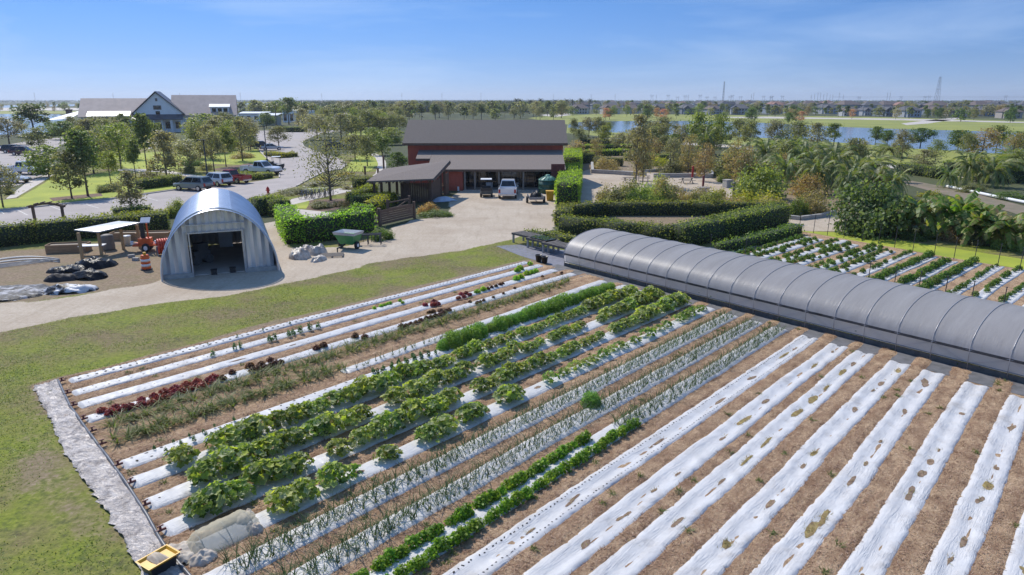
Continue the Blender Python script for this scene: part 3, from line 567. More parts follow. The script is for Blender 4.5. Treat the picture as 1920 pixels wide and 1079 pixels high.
def qwall(y, dx0, dx1, dz, mat, nm):
    """corrugated end wall with an opening"""
    mb = MB(); x = -hw + .03; step = .22; k = 0; cols = []
    while x < hw - .02:
        zt = qh * math.sqrt(max(0, 1 - (x / hw) ** 2)) ** .97 if abs(x) < hw else 0
        cols.append((x, y + (.15 if k % 2 else 0), zt)); x += step; k += 1
    for (xa, ya, za_), (xb, yb, zb_) in zip(cols, cols[1:]):
        lo = dz if dx0 <= (xa + xb) / 2 <= dx1 else .03
        if min(za_, zb_) > lo: mb.quad((xa, ya, lo), (xb, yb, lo), (xb, yb, zb_), (xa, ya, za_))
    return mb.build(nm, mat, qs)
qwall(.02, -1.62, 1.42, 2.72, galv_dull, 'front_wall'); qwall(LQ - .6, 9, 9, 9, galv_dull, 'back_wall')
mb = MB(); mb.box(-1.72, 1.5, -.06, .0, 2.66, 2.74); mb.box(-1.66, -1.58, -.05, .03, .0, 2.68); mb.box(1.38, 1.46, -.05, .03, .0, 2.68); mb.box(-1.75, 1.55, -.08, .01, 3.16, 3.22); mb.build('door_frame', galv, qs)
mb = MB(); mb.box(-hw - .05, -1.6, -.1, .2, 0, .26); mb.box(1.42, hw + .05, -.1, .2, 0, .26); mb.box(-hw - .05, -hw + .12, .2, LQ - .5, 0, .26); mb.box(hw - .12, hw + .05, .2, LQ - .5, 0, .26); mb.build('footing', concb, qs)
mb = MB(); mb.box(-hw + .2, hw - .2, .25, LQ - .7, 0, .05); mb.build('floor_slab', concrete, qs)
def local(o, x, y, z=0): return tuple(Matrix.Translation(o.location) @ o.rotation_euler.to_matrix().to_4x4() @ Vector((x, y, z)))
mb = MB(); mb.box(-.45, .45, -.3, .3, 0, 1.2); mb.box(-.42, .42, -.32, -.3, .65, 1.15); mb.box(-.42, .42, -.32, -.3, .08, .58); tag(mb.build('storage_cabinet', whitep, loc=local(qs, .35, 8.8, .05), rz=qs.rotation_euler.z), 'pale cabinet standing at the back inside the arch shed', 'cabinet')
mb = MB(); mb.box(-.6, .6, -.35, .35, .35, .9); mb.box(-.2, .5, -.3, .3, .9, 1.35); [mb.tube([(sx_ * .45, -.42, .3), (sx_ * .45, .42, .3)], .3, 12) for sx_ in (-1, 1)]; tag(mb.build('garden_tractor', [MAT('dull_grey', (.12, .12, .12))], loc=local(qs, -1.3, 3.5, .05), rz=qs.rotation_euler.z + .6), 'small dark tractor parked inside the arch shed', 'tractor')
for i, (u, v) in enumerate([(402, 515), (437, 511)]):
    mb = MB(); mb.box(-.17, .17, -.15, .15, 0, .30); mb.box(-.19, .19, -.17, .17, .30, .34); tag(mb.build('storage_tub', black, loc=Pz(u, v), rz=qs.rotation_euler.z), ['black tub on the sill of the arch shed, nearer its left jamb', 'black tub on the sill of the arch shed, nearer its right jamb'][i], 'tub', 'black tubs at the shed door')
mb = MB(); mb.box(-.6, .6, -.25, .25, 0, .3); mb.box(-.63, .63, -.28, .28, .3, .36); tag(mb.build('planter_trough', black, loc=Pz(484, 505), rz=qs.rotation_euler.z), 'long black trough against the arch shed front, right of the doorway', 'trough')
# ---------------------------------------------------------------- red barn
bn = thing('red_barn', 'dark red board barn with brown shingle roof and a lean-to porch', 'barn', (-3.4, 88, 0))
X0, X1, YF, YB = -9.8, 9.85, 0, 10.4; ZE, ZR = 5.35, 7.75
mb = MB(); mb.box(X0, X1, YF, YF + .2, 0, ZE); mb.box(X0, X1, YB - .2, YB, 0, ZE)
for x in (X0, X1 - .2): mb.loft([[(x, .2, 0), (x, YB - .2, 0), (x, YB - .2, ZE), (x, YB / 2, ZR - .18), (x, .2, ZE)], [(x + .2, .2, 0), (x + .2, YB - .2, 0), (x + .2, YB - .2, ZE), (x + .2, YB / 2, ZR - .18), (x + .2, .2, ZE)]])
mb.build('wall', redw, bn)
def slab(mb, a, b_, c_, d, th=.14):
    up = Vector((0, 0, th)); q = [Vector(p) for p in (a, b_, c_, d)]; mb.add([tuple(p) for p in q] + [tuple(p + up) for p in q], [(3, 2, 1, 0), (4, 5, 6, 7), (0, 1, 5, 4), (1, 2, 6, 5), (2, 3, 7, 6), (3, 0, 4, 7)])
mb = MB(); slab(mb, (X0 - .55, -.7, ZE - .28), (X1 + .55, -.7, ZE - .28), (X1 + .55, YB / 2, ZR), (X0 - .55, YB / 2, ZR)); slab(mb, (X0 - .55, YB / 2, ZR), (X1 + .55, YB / 2, ZR), (X1 + .55, YB + .7, ZE - .28), (X0 - .55, YB + .7, ZE - .28)); rf = mb.build('roof', shingle, bn)
mb = MB(); mb.box(X0 - .56, X1 + .56, -.76, -.7, ZE - .42, ZE - .12); mb.build('fascia', brownw, rf)
mb = MB(); slab(mb, (-6.6, -6.7, 2.42), (9.75, -6.7, 2.42), (9.75, -.02, 4.2), (-6.6, -.02, 4.2)); slab(mb, (-8.4, -3.1, 3.38), (-6.62, -3.1, 3.38), (-6.62, -.02, 4.2), (-8.4, -.02, 4.2)); lt = mb.build('porch_roof', shingle2, bn)
mb = MB(); mb.box(-6.6, 9.75, -6.76, -6.7, 2.3, 2.56); mb.box(-8.4, -6.62, -3.16, -3.1, 3.26, 3.5); mb.build('fascia', brownw, lt)
mb = MB(); mb.box(-6.5, -2.45, -6.3, -6.15, 0, 2.36); mb.box(-6.5, -6.35, -6.15, -.02, 0, 2.9); mb.box(-2.6, -2.45, -6.15, -3.0, 0, 2.42); mb.box(-8.2, -6.52, -3.0, -2.85, 0, 3.3); mb.build('side_room', redw, bn)
mb = MB(); mb.box(-2.43, 9.2, -3.1, -3.0, 0, 2.6); pw = mb.build('porch_glazing', darkglass, bn)
mb = MB()
for k in range(13): mb.box(-2.4 + k * .95, -2.34 + k * .95, -3.16, -3.11, 0, 2.6)
mb.box(-2.4, 9.2, -3.165, -3.115, 2.0, 2.07); mb.box(-2.4, 9.2, -3.165, -3.115, .9, .95); mb.build('mullions', darkpipe, pw)
mb = MB(); mb.box(-2.4, 9.3, -6.5, -3.17, 0, .07); mb.build('porch_floor', concrete, bn)
for x in (-2.2, -1.0, 1.85, 4.75, 9.1): mb = MB(); mb.box(x - .1, x + .1, -6.45, -6.25, .07, 2.42); mb.build('porch_post', greyw, bn)
mb = MB(); mb.box(8.0, 9.6, -6.95, -6.85, 1.1, 3.2); [mb.box(8.0 + k * .4, 8.06 + k * .4, -6.98, -6.951, 1.1, 3.2) for k in range(4)]; mb.build('sliding_door', redplain, bn)
for k, x in enumerate((.2, 3.4)):
    mb = MB(); mb.box(x, x + .8, -3.6, -3.2, .07, .65); mb.tube([(x + .28, -3.62, .36), (x + .28, -3.6, .36)], .22, 14); mb.build('cooling_unit', whitep, bn)
mb = MB(); mb.tube([(-3.0, -6.5, .0), (-3.0, -6.5, .5)], .12, 8); mb.build('downpipe', whitep, bn)
# ---------------------------------------------------------------- open shelter with plank walls
sh = thing('timber_shelter', 'brown timber lean-to shelter with a skewed shingle roof beside the barn', 'shelter', (-11.5, 74, 0))
def S_(x, y, z): return (x + 11.5, y - 74, z)
mb = MB(); A_, B_, C_, D_ = S_(-14.9, 70.2, 2.28), S_(-8.0, 69.7, 2.6), S_(-7.0, 78.4, 3.72), S_(-14.6, 78.6, 2.75); slab(mb, A_, B_, C_, D_, .16); mb.build('roof', MAT('shelter_shingles', (.185, .15, .13), (.125, .10, .09), 7, .9, bmp=.5, bsc=14), sh)
mb = MB()
for t in np.linspace(.08, .92, 9):
    p0 = Vector(A_).lerp(Vector(B_), t); p1 = Vector(D_).lerp(Vector(C_), t); mb.bar(p0 - Vector((0, 0, .09)), p1 - Vector((0, 0, .09)), .07, .16)
mb.bar(Vector(B_) - Vector((0, -.1, .1)), Vector(C_) - Vector((0, .1, .1)), .12, .22); mb.build('rafters', brownw, sh)
for (u, v, zt) in [(808, 379, 2.75), (827, 371, 3.1), (834, 366, 3.4), (716, 366, 2.7), (731, 365, 2.75), (745, 364, 2.85), (703, 374, 2.2)]:
    x, y = G(u, v); mb = MB(); a, b__ = x + 11.5, y - 74; mb.box(a - .13, a + .13, b__ - .13, b__ + .13, 0, zt); mb.build('post', brownw, sh)
def planks(p, q, h0, h1, nm, gap=.03):
    p, q = Vector((*p, 0)), Vector((*q, 0)); L = (q - p).length; d = (q - p) / L; k = max(1, int(L / .24)); mb = MB(); r = np.random.default_rng(2)
    for i in range(k):
        a = p + d * (i * L / k + gap / 2); e = p + d * ((i + 1) * L / k - gap / 2); h = h0 + (h1 - h0) * i / k + r.uniform(-.05, .05)
        m_ = (a + e) / 2; mb.bar((a.x, a.y, h / 2), (e.x, e.y, h / 2), .04, h)
    return mb.build(nm, brownw, sh)
g_ = lambda u, v: (G(u, v)[0] + 11.5, G(u, v)[1] - 74)
planks(g_(752, 377), g_(806, 379), 1.9, 2.05, 'front_panel'); planks(g_(810, 378), g_(827, 371), 2.0, 2.3, 'side_panel'); planks(g_(836, 366), g_(842, 363), 2.4, 2.5, 'side_panel'); planks(g_(752, 377), g_(770, 366), 1.9, 1.9, 'side_panel')
rs = np.random.default_rng(9); mb = MB()
for k in range(70):
    x = 3.0 + rs.uniform(0, .5); y = rs.uniform(1.6, 4.0); z = .1 + (k % 8) * .16; mb.tube([(x - .25, y, z), (x + .25, y, z)], rs.uniform(.05, .085), 6)
tag(mb.build('firewood_stack', MAT('firewood', (.42, .27, .14), (.22, .13, .07), 9, .9), loc=(-11.5, 74, 0)), 'split firewood stacked in the open side of the timber shelter', 'firewood')
mb = MB(); mb.smooth = True; r_ = Wob(5, 2); gxx = np.linspace(-1, 1, 12)
mb.add([(x * 1.3, y * .8, .03 + max(0, .45 * (1 - x * x) * (1 - y * y) + .08 * float(r_(x * 3, y * 3)))) for x in gxx for y in gxx], [(i * 12 + j, (i + 1) * 12 + j, (i + 1) * 12 + j + 1, i * 12 + j + 1) for i in range(11) for j in range(11)])
tag(mb.build('tarpaulin', MAT('pale_tarp', (.50, .55, .62), (.38, .43, .52), 3, .5), loc=Pz(832, 377), rz=.5), 'crumpled pale blue tarpaulin heap beside the timber shelter', 'tarpaulin')
# ---------------------------------------------------------------- gates by the hedge
def gate(label, p, q, h, style, group=None):
    (x0, y0), (x1, y1) = G(*p), G(*q); L = math.dist((x0, y0), (x1, y1)); t = thing('timber_gate', label, 'gate', (x0, y0, 0), math.atan2(y1 - y0, x1 - x0), group)
    for x in (0, L): mb = MB(); mb.box(x - .1, x + .1, -.1, .1, 0, h + .2); mb.build('post', brownw, t)
    mb = MB()
    if style: [mb.box(.12, L - .12, -.03, .02, .18 + k * .19, .34 + k * .19) for k in range(int((h - .2) / .19))]; mb.box(.12, L - .12, -.05, -.031, h - .12, h + .02); mb.box(.12, L - .12, -.05, -.031, .12, .26)
    else: [mb.box(.12, L - .12, -.04, .02, z, z + .1) for z in (.2, .6, h - .15)]; mb.bar((.15, -.06, .25), (L - .15, -.06, h - .1), .04, .1)
    mb.build('board_panel', brownw, t); return t
gate('solid brown plank gate standing open across the yard entrance', (713, 425), (777, 410), 1.35, True); gate('open-railed brown gate leaf behind the solid plank gate', (728, 405), (768, 396), 1.3, False); gate('short railed fence panel between the trimmed hedge and gate', (697, 424), (711, 423), 1.3, False)
# ---------------------------------------------------------------- metal-roofed lean-to and gear in the left yard
ls = thing('pole_shed', 'small open shed on pale wooden posts with a flat metal roof', 'shed', Pz(191, 479)); o_ = Vector(Pz(191, 479))
pb = [((155, 487), 437), ((191, 479), 437), ((232, 468), 430), ((263, 466), 422), ((205, 470), 431)]
tops = []
for (u, v), vt in pb[:4]:
    x, y = G(u, v); z = HT(x, y, vt); tops.append((x, y, z)); mb = MB(); mb.box(x - o_.x - .08, x - o_.x + .08, y - o_.y - .08, y - o_.y + .08, 0, z); mb.build('post', woodp, ls)
zr = [tops[0][2] + .05, tops[1][2] + .05, tops[3][2] + .15]
cor = [Pz(139, 433, zr[0]), Pz(184, 437, zr[1]), Pz(263, 419, zr[2]), Pz(222, 416.5, zr[2])]
mb = MB(); slab(mb, *[tuple(Vector(c_) - o_) for c_ in cor], .07); mb.build('roof_sheet', MAT('roof_sheet', (.50, .52, .54), (.42, .44, .46), 1.5, .4, .5, wave=('X', 6, .4)), ls)
def bagheap(name, label, cat, u, v, sx_, sy_, h, mat, seed, rz=0, rough=.2, group=None, n_=34):
    r = Wob(seed, 1.6, 8); r2 = Wob(seed + 1, 5, 8); g_ = np.linspace(-1, 1, n_); x, y = np.meshgrid(g_, g_, indexing='ij'); rad = np.sqrt(x * x + y * y) * (1 + .14 * r(x * 2, y * 2))
    z = np.where(rad < 1.05, np.clip(1 - rad ** 2.6, 0, 1) ** .7 * h * (1 + .35 * r(x * 2, y * 2 + 5)) + rough * h * (r2(x, y) * .5 + np.abs(r2(y + 3, x * 2)) * .8) * (rad < 1), -.03)
    z = np.maximum(z, np.where(rad < 1, .015, -.03)); k = 1 / np.maximum(1, rad / 1.05)
    V_ = np.stack([x * k * sx_, y * k * sy_, z], 2).reshape(-1, 3); ii = (np.arange(n_ - 1)[:, None] * n_ + np.arange(n_ - 1)[None]).ravel()
    o = link(name, npmesh(name, V_, np.stack([ii, ii + n_, ii + n_ + 1, ii + 1], 1), mat, smooth=True), loc=Pz(u, v), rz=rz); return tag(o, label, cat, group)
tarpb = MAT('black_sheeting', (.022, .022, .025), (.012, .012, .014), 2, .30, spec=.10, bmp=.5, bsc=7, bd=.08)
tarpw = MAT('two_tone_sheeting', (.55, .55, .57), (.02, .02, .023), 1.6, .4, spec=.2, lo=.44, hi=.52, bmp=.5, bsc=7, bd=.08)
tarps = MAT('silver_sheeting', (.42, .41, .43), (.03, .03, .033), 1.6, .42, spec=.2, lo=.52, hi=.62, stretch=(1, 2.6, 1), bmp=.7, bsc=6, bd=.08)
bagheap('plastic_sheeting', 'crumpled black plastic heap nearest the pole shed', 'plastic sheeting', 178, 500, 1.3, .95, .5, tarpb, 21, .2, .3, 'plastic sheeting heaps in the yard')
bagheap('plastic_sheeting', 'long grey-black roll of sheeting left of the black heap', 'plastic sheeting', 130, 508, 1.2, .75, .32, tarpb, 22, .3, .3, 'plastic sheeting heaps in the yard')
bagheap('plastic_sheeting', 'shiny black sheeting heap in front of the other black heap', 'plastic sheeting', 165, 521, 1.15, .7, .45, tarpb, 23, -.1, .3, 'plastic sheeting heaps in the yard')
bagheap('plastic_sheeting', 'dull black folded sheeting behind the white-sided bundle', 'plastic sheeting', 117, 525, 1.0, .6, .38, MAT('dull_sheeting', (.055, .05, .05), (.03, .028, .03), 2, .6, spec=.1, bmp=.5, bsc=6), 24, .2, .25, 'plastic sheeting heaps in the yard')
bagheap('plastic_sheeting', 'white and black bundle of sheeting at the front of the heaps', 'plastic sheeting', 130, 547, 1.45, .62, .4, tarpw, 25, .28, .25, 'plastic sheeting heaps in the yard')
bagheap('plastic_sheeting', 'wide silver sheet spread flat at the edge of the dirt track', 'plastic sheeting', 10, 552, 2.3, 1.7, .28, tarps, 26, .3, .35, 'plastic sheeting heaps in the yard', 60)
sk = thing('sheeting_stub', 'x', 'x') if 0 else None
def pipebundle():
    mb = MB(); mb.smooth = True; r = np.random.default_rng(6)
    for k in range(9):
        p0, p1, p2 = Vector(Pz(-30, 493 + k)), Vector(Pz(45 + k * 3, 474 + k * 1.6)), Vector(Pz(112, 488 + k * .6)); mb.tube([p0.lerp(p1, t).lerp(p1.lerp(p2, t), t) + Vector((0, 0, .04 + .03 * (k % 4))) for t in np.linspace(0, 1, 14)], .035, 6)
    for k in range(4): mb.tube([Vector(Pz(-20, 500 + k * 2)) + Vector((0, 0, .05)), Vector(Pz(100, 486 + k * 2)) + Vector((0, 0, .09))], .03, 6)
    return tag(mb.build('pipe_bundle', MAT('white_pipe', (.52, .50, .47), (.40, .38, .36), 4, .5)), 'bundle of long bent white pipes lying on the dirt by the hedge', 'pipes')
pipebundle()
# road-work trailer, drum, barrel, buckets, boxes
tr = thing('arrow_trailer', 'orange roadwork trailer with black mast and a small solar panel', 'trailer', Pz(276, 471), .25); tr.scale = (.78, .78, .98)
mb = MB(); mb.box(-1.0, 1.0, -.45, .45, .42, .60); mb.box(-.55, .5, -.42, .42, .6, .98); mb.bar((1, 0, .48), (1.7, 0, .42), .1); mb.bar((-1.0, -.62, .5), (1.0, -.62, .5), .08); mb.build('chassis', orange, tr)
for s_ in (-1, 1):
    mb = MB(); mb.smooth = True; mb.tube([(.1, s_ * .62, .33), (.1, s_ * .82, .33)], .33, 16); wl = mb.build('wheel', rubber, tr); mb = MB(); mb.tube([(.1, s_ * .83, .33), (.1, s_ * .84, .33)], .17, 12); mb.build('rim', whitep, wl)
for x in (-1.0, 1.0): mb = MB(); mb.box(x - .12, x + .12, -.7, -.5, .62, .84); mb.build('lamp', whitep, tr)
mb = MB(); mb.box(-.32, .02, -.12, .12, .95, 2.1); mb.build('mast', black, tr)
mb = MB(); mb.bar((.25, 0, .9), (.25, 0, 2.05), .12); mb.build('lifting_arm', orange, tr)
mb = MB(); mb.add([(-.2, -.3, 2.1), (.6, -.3, 2.1), (.6, .3, 2.4), (-.2, .3, 2.4), (-.2, -.3, 2.15), (.6, -.3, 2.15), (.6, .3, 2.45), (-.2, .3, 2.45)], [(3, 2, 1, 0), (4, 5, 6, 7), (0, 1, 5, 4), (1, 2, 6, 5), (2, 3, 7, 6), (3, 0, 4, 7)]); mb.build('solar_panel', MAT('solar_panel', (.45, .48, .55), (.36, .40, .48), 3, .2), tr)
dm = thing('traffic_drum', 'orange and white striped traffic drum on the dirt', 'traffic drum', Pz(275, 506))
mb = MB(); mb.smooth = True
for i, (z0, z1, r0, r1) in enumerate([(0, .07, .36, .34), (.07, .24, .29, .285), (.24, .40, .285, .28), (.40, .56, .28, .275), (.56, .72, .275, .27), (.72, .88, .27, .26), (.88, .97, .26, .2)]): mb.mat = [2, 0, 1, 0, 1, 0, 0][i]; mb.lathe([(r0, z0), (r1, z1)], n=20)
mb.build('drum_body', [orange, whitep, black], dm)
mb = MB(); mb.tube([(0, 0, .97), (0, 0, 1.14)], .09, 12); mb.build('warning_lamp', yellow, dm)
hr = thing('hose_reel', 'red hose reel standing against the arch shed', 'hose reel', Pz(308, 478), .6); mb = MB(); mb.smooth = True
for k in range(5): mb.tube([(-.3 + k * .15, .48 * math.cos(a), .62 + .48 * math.sin(a)) for a in np.linspace(0, 6.283, 20)], .075, 6)
mb.build('hose_coil', MAT('red_hose', (.62, .07, .03), (.5, .05, .02), 4, .5), hr)
mb = MB(); [mb.bar((s_ * .42, -.4, 0), (s_ * .42, 0, .62), .06) for s_ in (-1, 1)]; [mb.bar((s_ * .42, .4, 0), (s_ * .42, 0, .62), .06) for s_ in (-1, 1)]; mb.bar((-.45, 0, .62), (.45, 0, .62), .08); mb.build('frame', steel, hr)
mb = MB(); mb.smooth = True; mb.lathe([(.42, 0), (.45, .1), (.43, .9), (.40, 1.05), (.2, 1.12), (.05, 1.12)], n=18); tag(mb.build('water_drum', MAT('grey_drum', (.22, .20, .18), (.16, .15, .14), 4, .7), loc=Pz(204, 468)), 'tall dull grey drum standing under the pole shed', 'drum')
mb = MB(); mb.smooth = True; mb.lathe([(.26, 0), (.29, .62), (.31, .62), (.31, .68), (.05, .70)], n=16); tag(mb.build('white_bucket', whitep, loc=Pz(239, 459)), 'white lidded bucket beside the pole shed post', 'bucket')
def plankbox(label, u, v, rz, ln):
    t = thing('planter_box', label, 'planter box', Pz(u, v), rz, 'wooden planter boxes by the yard hedge'); mb = MB(); [mb.box(-ln / 2, ln / 2, s_ * .5 - .03, s_ * .5 + .03, k * .2 + .01, k * .2 + .195) for s_ in (-1, 1) for k in range(3)]; [mb.box(s_ * ln / 2 - .03, s_ * ln / 2 + .03, -.46, .46, k * .2 + .01, k * .2 + .195) for s_ in (-1, 1) for k in range(3)]
    mb.build('side_boards', MAT('planter_wood', (.40, .24, .13), (.28, .17, .09), 4, .8, stretch=(.6, 5, 5)), t); mb = MB(); mb.box(-ln / 2 + .05, ln / 2 - .05, -.45, .45, .3, .5); mb.build('soil', MAT('dark_soil', (.09, .06, .04)), t)
plankbox('brown plank planter box behind the tall grey drum', 240, 449, .1, 2.2); plankbox('brown plank planter box between the trailer and the arch shed', 290, 449, .15, 2.4); plankbox('low brown plank planter box at the foot of the long hedge', 130, 472, .2, 2.6)
wt = thing('folding_table', 'low white folding table under the pole shed', 'table', Pz(176, 478), .2); mb = MB(); mb.box(-.8, .8, -.35, .35, .66, .70); mb.build('table_top', whitep, wt)
for sx_ in (-1, 1): mb = MB(); mb.bar((sx_ * .65, -.28, 0), (sx_ * .65, .28, .66), .03); mb.bar((sx_ * .65, .28, 0), (sx_ * .65, -.28, .66), .03); mb.build('leg', steel, wt)
for i, (u, v) in enumerate([(129, 471), (141, 470)]): mb = MB(); mb.smooth = True; mb.lathe([(.16, 0), (.2, .25), (.22, .25), (.2, .29), (.03, .3)], n=12); tag(mb.build('white_tub', whitep, loc=Pz(u, v)), ['small white tub by the low planter box, the left one', 'small white tub by the low planter box, the right one'][i], 'tub', 'white tubs in the yard')
for i, (u, v) in enumerate([(255, 489), (247, 483)]): mb = MB(); mb.box(-.2, .2, -.1, .1, 0, .2); mb.box(-.22, -.2, -.1, .1, 0, .19); tag(mb.build('concrete_block', concb, loc=Pz(u, v), rz=i * .7), ['grey concrete block left of the striped traffic drum', 'grey concrete block by the trailer wheel'][i], 'concrete block', 'concrete blocks in the yard')
pg = thing('pergola_arch', 'small dark wooden pergola arch behind the long hedge', 'pergola', Pz(95, 426), .12)
for x in (-1.15, 1.15): mb = MB(); mb.box(x - .09, x + .09, -.09, .09, 0, 1.75); mb.loft([[(x - .22, -.2, 0), (x + .22, -.2, 0), (x + .22, .2, 0), (x - .22, .2, 0)], [(x - .1, -.1, .5), (x + .1, -.1, .5), (x + .1, .1, .5), (x - .1, .1, .5)]]); mb.build('post', brownw, pg)
mb = MB(); pts = [(-1.4 + 2.8 * i / 10, 1.72 + .3 * math.sin(math.pi * i / 10)) for i in range(11)]
for (xa, za_), (xb, zb_) in zip(pts, pts[1:]): mb.bar((xa, -.12, za_), (xb, -.12, zb_), .06, .16); mb.bar((xa, .12, za_), (xb, .12, zb_), .06, .16)
for i in range(0, 11, 2): mb.box(pts[i][0] - .04, pts[i][0] + .04, -.35, .35, pts[i][1] + .09, pts[i][1] + .16)
mb.build('arched_top', brownw, pg)
# spreader cart, rack, bag pile
gc = thing('spreader_cart', 'green spreader cart with an open grey hopper on top', 'cart', Pz(655, 466), -.35)
def frustum(mb, z0, a0, b0, z1, a1, b1, open_=False):
    r0 = [(-a0, -b0, z0), (a0, -b0, z0), (a0, b0, z0), (-a0, b0, z0)]; r1 = [(-a1, -b1, z1), (a1, -b1, z1), (a1, b1, z1), (-a1, b1, z1)]; mb.loft([r0, r1], not open_)
mb = MB(); frustum(mb, .35, .52, .36, 1.06, .82, .60); mb.build('body', green, gc)
mb = MB(); frustum(mb, 1.06, .84, .62, 1.26, .92, .68, True); frustum(mb, 1.26, .88, .64, .98, .5, .35, True); mb.build('hopper', MAT('hopper_grey', (.45, .46, .48), (.36, .37, .4), 3, .5), gc)
for s_ in (-1, 1): mb = MB(); mb.smooth = True; mb.tube([(s_ * .6, 0, .28), (s_ * .75, 0, .28)], .28, 14); wl = mb.build('wheel', rubber, gc); mb = MB(); mb.tube([(s_ * .755, 0, .28), (s_ * .765, 0, .28)], .13, 10); mb.build('rim', whitep, wl)
mb = MB(); mb.bar((0, -.5, .4), (0, -1.5, .3), .09); mb.bar((0, -1.5, 0), (0, -1.5, .32), .06); mb.build('drawbar', darkpipe, gc)
ir = thing('tool_rack', 'rusty tool bar implement resting beside the green cart', 'implement', Pz(690, 460), .1); mb = MB(); mb.bar((-1, 0, .75), (1, 0, .8), .09); mb.bar((-1, .5, .75), (1, .5, .8), .07); [mb.bar((x, y, 0), (x, y, .78), .05) for x in (-.95, 0, .95) for y in (0, .5)]; [mb.bar((x, 0, .75), (x, -.3, .3), .04) for x in np.linspace(-.9, .9, 7)]; mb.build('frame', darkpipe, ir)
mb = MB(); mb.box(-1.1, -.8, .1, .4, .5, .85); mb.build('motor', MAT('rust_red', (.30, .05, .04)), ir)
bagw = MAT('clear_bag', (.62, .56, .48), (.34, .26, .2), 3, .4, bmp=.6, bsc=9, bd=.06)
for i, (u, v, a, b__, h, lb) in enumerate([(563, 483, .75, .8, .55, 'rumpled translucent bag heap nearest the arch shed'), (578, 474, .6, .5, .45, 'tan rumpled bag heap behind the white one'), (597, 476, .7, .45, .5, 'pale bag heap nearest the hedge corner'), (597, 489, .7, .4, .3, 'flat heap of pale bags on a pallet')]): bagheap('bag_heap', lb, 'bag heap', u, v, a, b__, h, bagw, 31 + i, i * .4, .4, 'pale bag heaps by the hedge', 30)
mb = MB(); [mb.box(-.8, .8, -.5 + k * .25, -.4 + k * .25, .1, .13) for k in range(5)]; [mb.box(x, x + .08, -.5, .6, 0, .1) for x in (-.8, 0, .72)]; tag(mb.build('wooden_pallet', greyw, loc=Pz(622, 481), rz=.2), 'grey wooden pallet lying on the gravel by the bag heaps', 'pallet')
# ---------------------------------------------------------------- silver edging strip, header hose, crate, row cover
mt, n, b = nodes('silver_foil'); b.inputs['Metallic'].default_value = .15; b.inputs['Roughness'].default_value = .36
n.links.new(ramp(n, noise(n, 2.2, 5, .7, (1, 1, 1), dist=1), [(.34, (.20, .17, .155)), (.5, (.46, .405, .365)), (.66, (.66, .59, .53))]), b.inputs['Base Color']); bump(n, b, noise(n, 3.8, 5, .65, (1, 1.7, 1), dist=2.5), .8, .10)
Lp = [(62, 728), (95, 790), (120, 850), (160, 905), (200, 965), (238, 1030), (268, 1079), (330, 1190)]; Rp = [(108, 717), (130, 765), (163, 812), (205, 868), (240, 918), (276, 975), (303, 1025), (350, 1082), (440, 1190)]
def resamp(pts, k):
    q = np.array([G(*p) for p in pts]); d = np.r_[0, np.cumsum(np.hypot(*np.diff(q, axis=0).T))]; t = np.linspace(0, d[-1], k); return np.stack([np.interp(t, d, q[:, 0]), np.interp(t, d, q[:, 1])], 1)
k = 120; a, c_ = resamp(Lp, k), resamp(Rp, k); wv = Wob(31, 3, 10); wv2 = Wob(32, 9, 10); mb = MB(); mb.smooth = True; m_ = 12; jag_ = np.random.default_rng(4).normal(size=k) * .05
mb.add([(a[i, 0] + (c_[i, 0] - a[i, 0]) * j / m_ - (jag_[i] if j == 0 else 0), a[i, 1] + (c_[i, 1] - a[i, 1]) * j / m_, max(.055, .095 + .045 * float(wv(i * .3, j * .5)) + .045 * float(wv2(i * .25, j * .4))) - (.05 if j in (0,) else 0)) for i in range(k) for j in range(m_ + 1)], [(i * (m_ + 1) + j, i * (m_ + 1) + j + 1, (i + 1) * (m_ + 1) + j + 1, (i + 1) * (m_ + 1) + j) for i in range(k - 1) for j in range(m_)])
o = mb.build('silver_mulch_strip', mt); o.data.flip_normals() if o.data.polygons[0].normal.z < 0 else None; tag(o, 'wrinkled silver plastic strip along the near end of the beds', 'plastic strip')
hs_ = thing('header_hose', 'black irrigation hose running along the silver strip', 'hose', (c_[0, 0], c_[0, 1], 0)); mb = MB(); mb.smooth = True; mb.tube([(x - c_[0, 0] + .03, y - c_[0, 1], .10 + .01 * math.sin(i)) for i, (x, y) in enumerate(c_[::2])], .045, 8); mb.build('pipe', MAT('hose_grey', (.13, .13, .14), (.08, .08, .085), 4, .35), hs_)
for o0 in (-29, -27.65, -26.25, -24.85, -23.6, -22.4, -20.7, -19.45, -18, -16.5, -15.1):
    i = int(np.argmin([abs((x * ca_ - y * sa_) - o0) for x, y in c_])); x, y = c_[i]; x0, y0 = W(o0, 0); dx, dy = sa_, ca_; mb = MB(); p = Vector((x - c_[0, 0], y - c_[0, 1], .12)); mb.tube([p, p + Vector((dx * .25, dy * .25, 0))], .035, 6); mb.tube([p + Vector((dx * .12, dy * .12, 0)), p + Vector((dx * .12, dy * .12, .12))], .03, 6); mb.bar(p + Vector((dx * .05, dy * .05, .12)), p + Vector((dx * .2, dy * .2, .12)), .03); mb.build('valve', MAT('valve_red', (.16, .04, .04)) if 'valve_red' not in bpy.data.materials else bpy.data.materials['valve_red'], hs_)
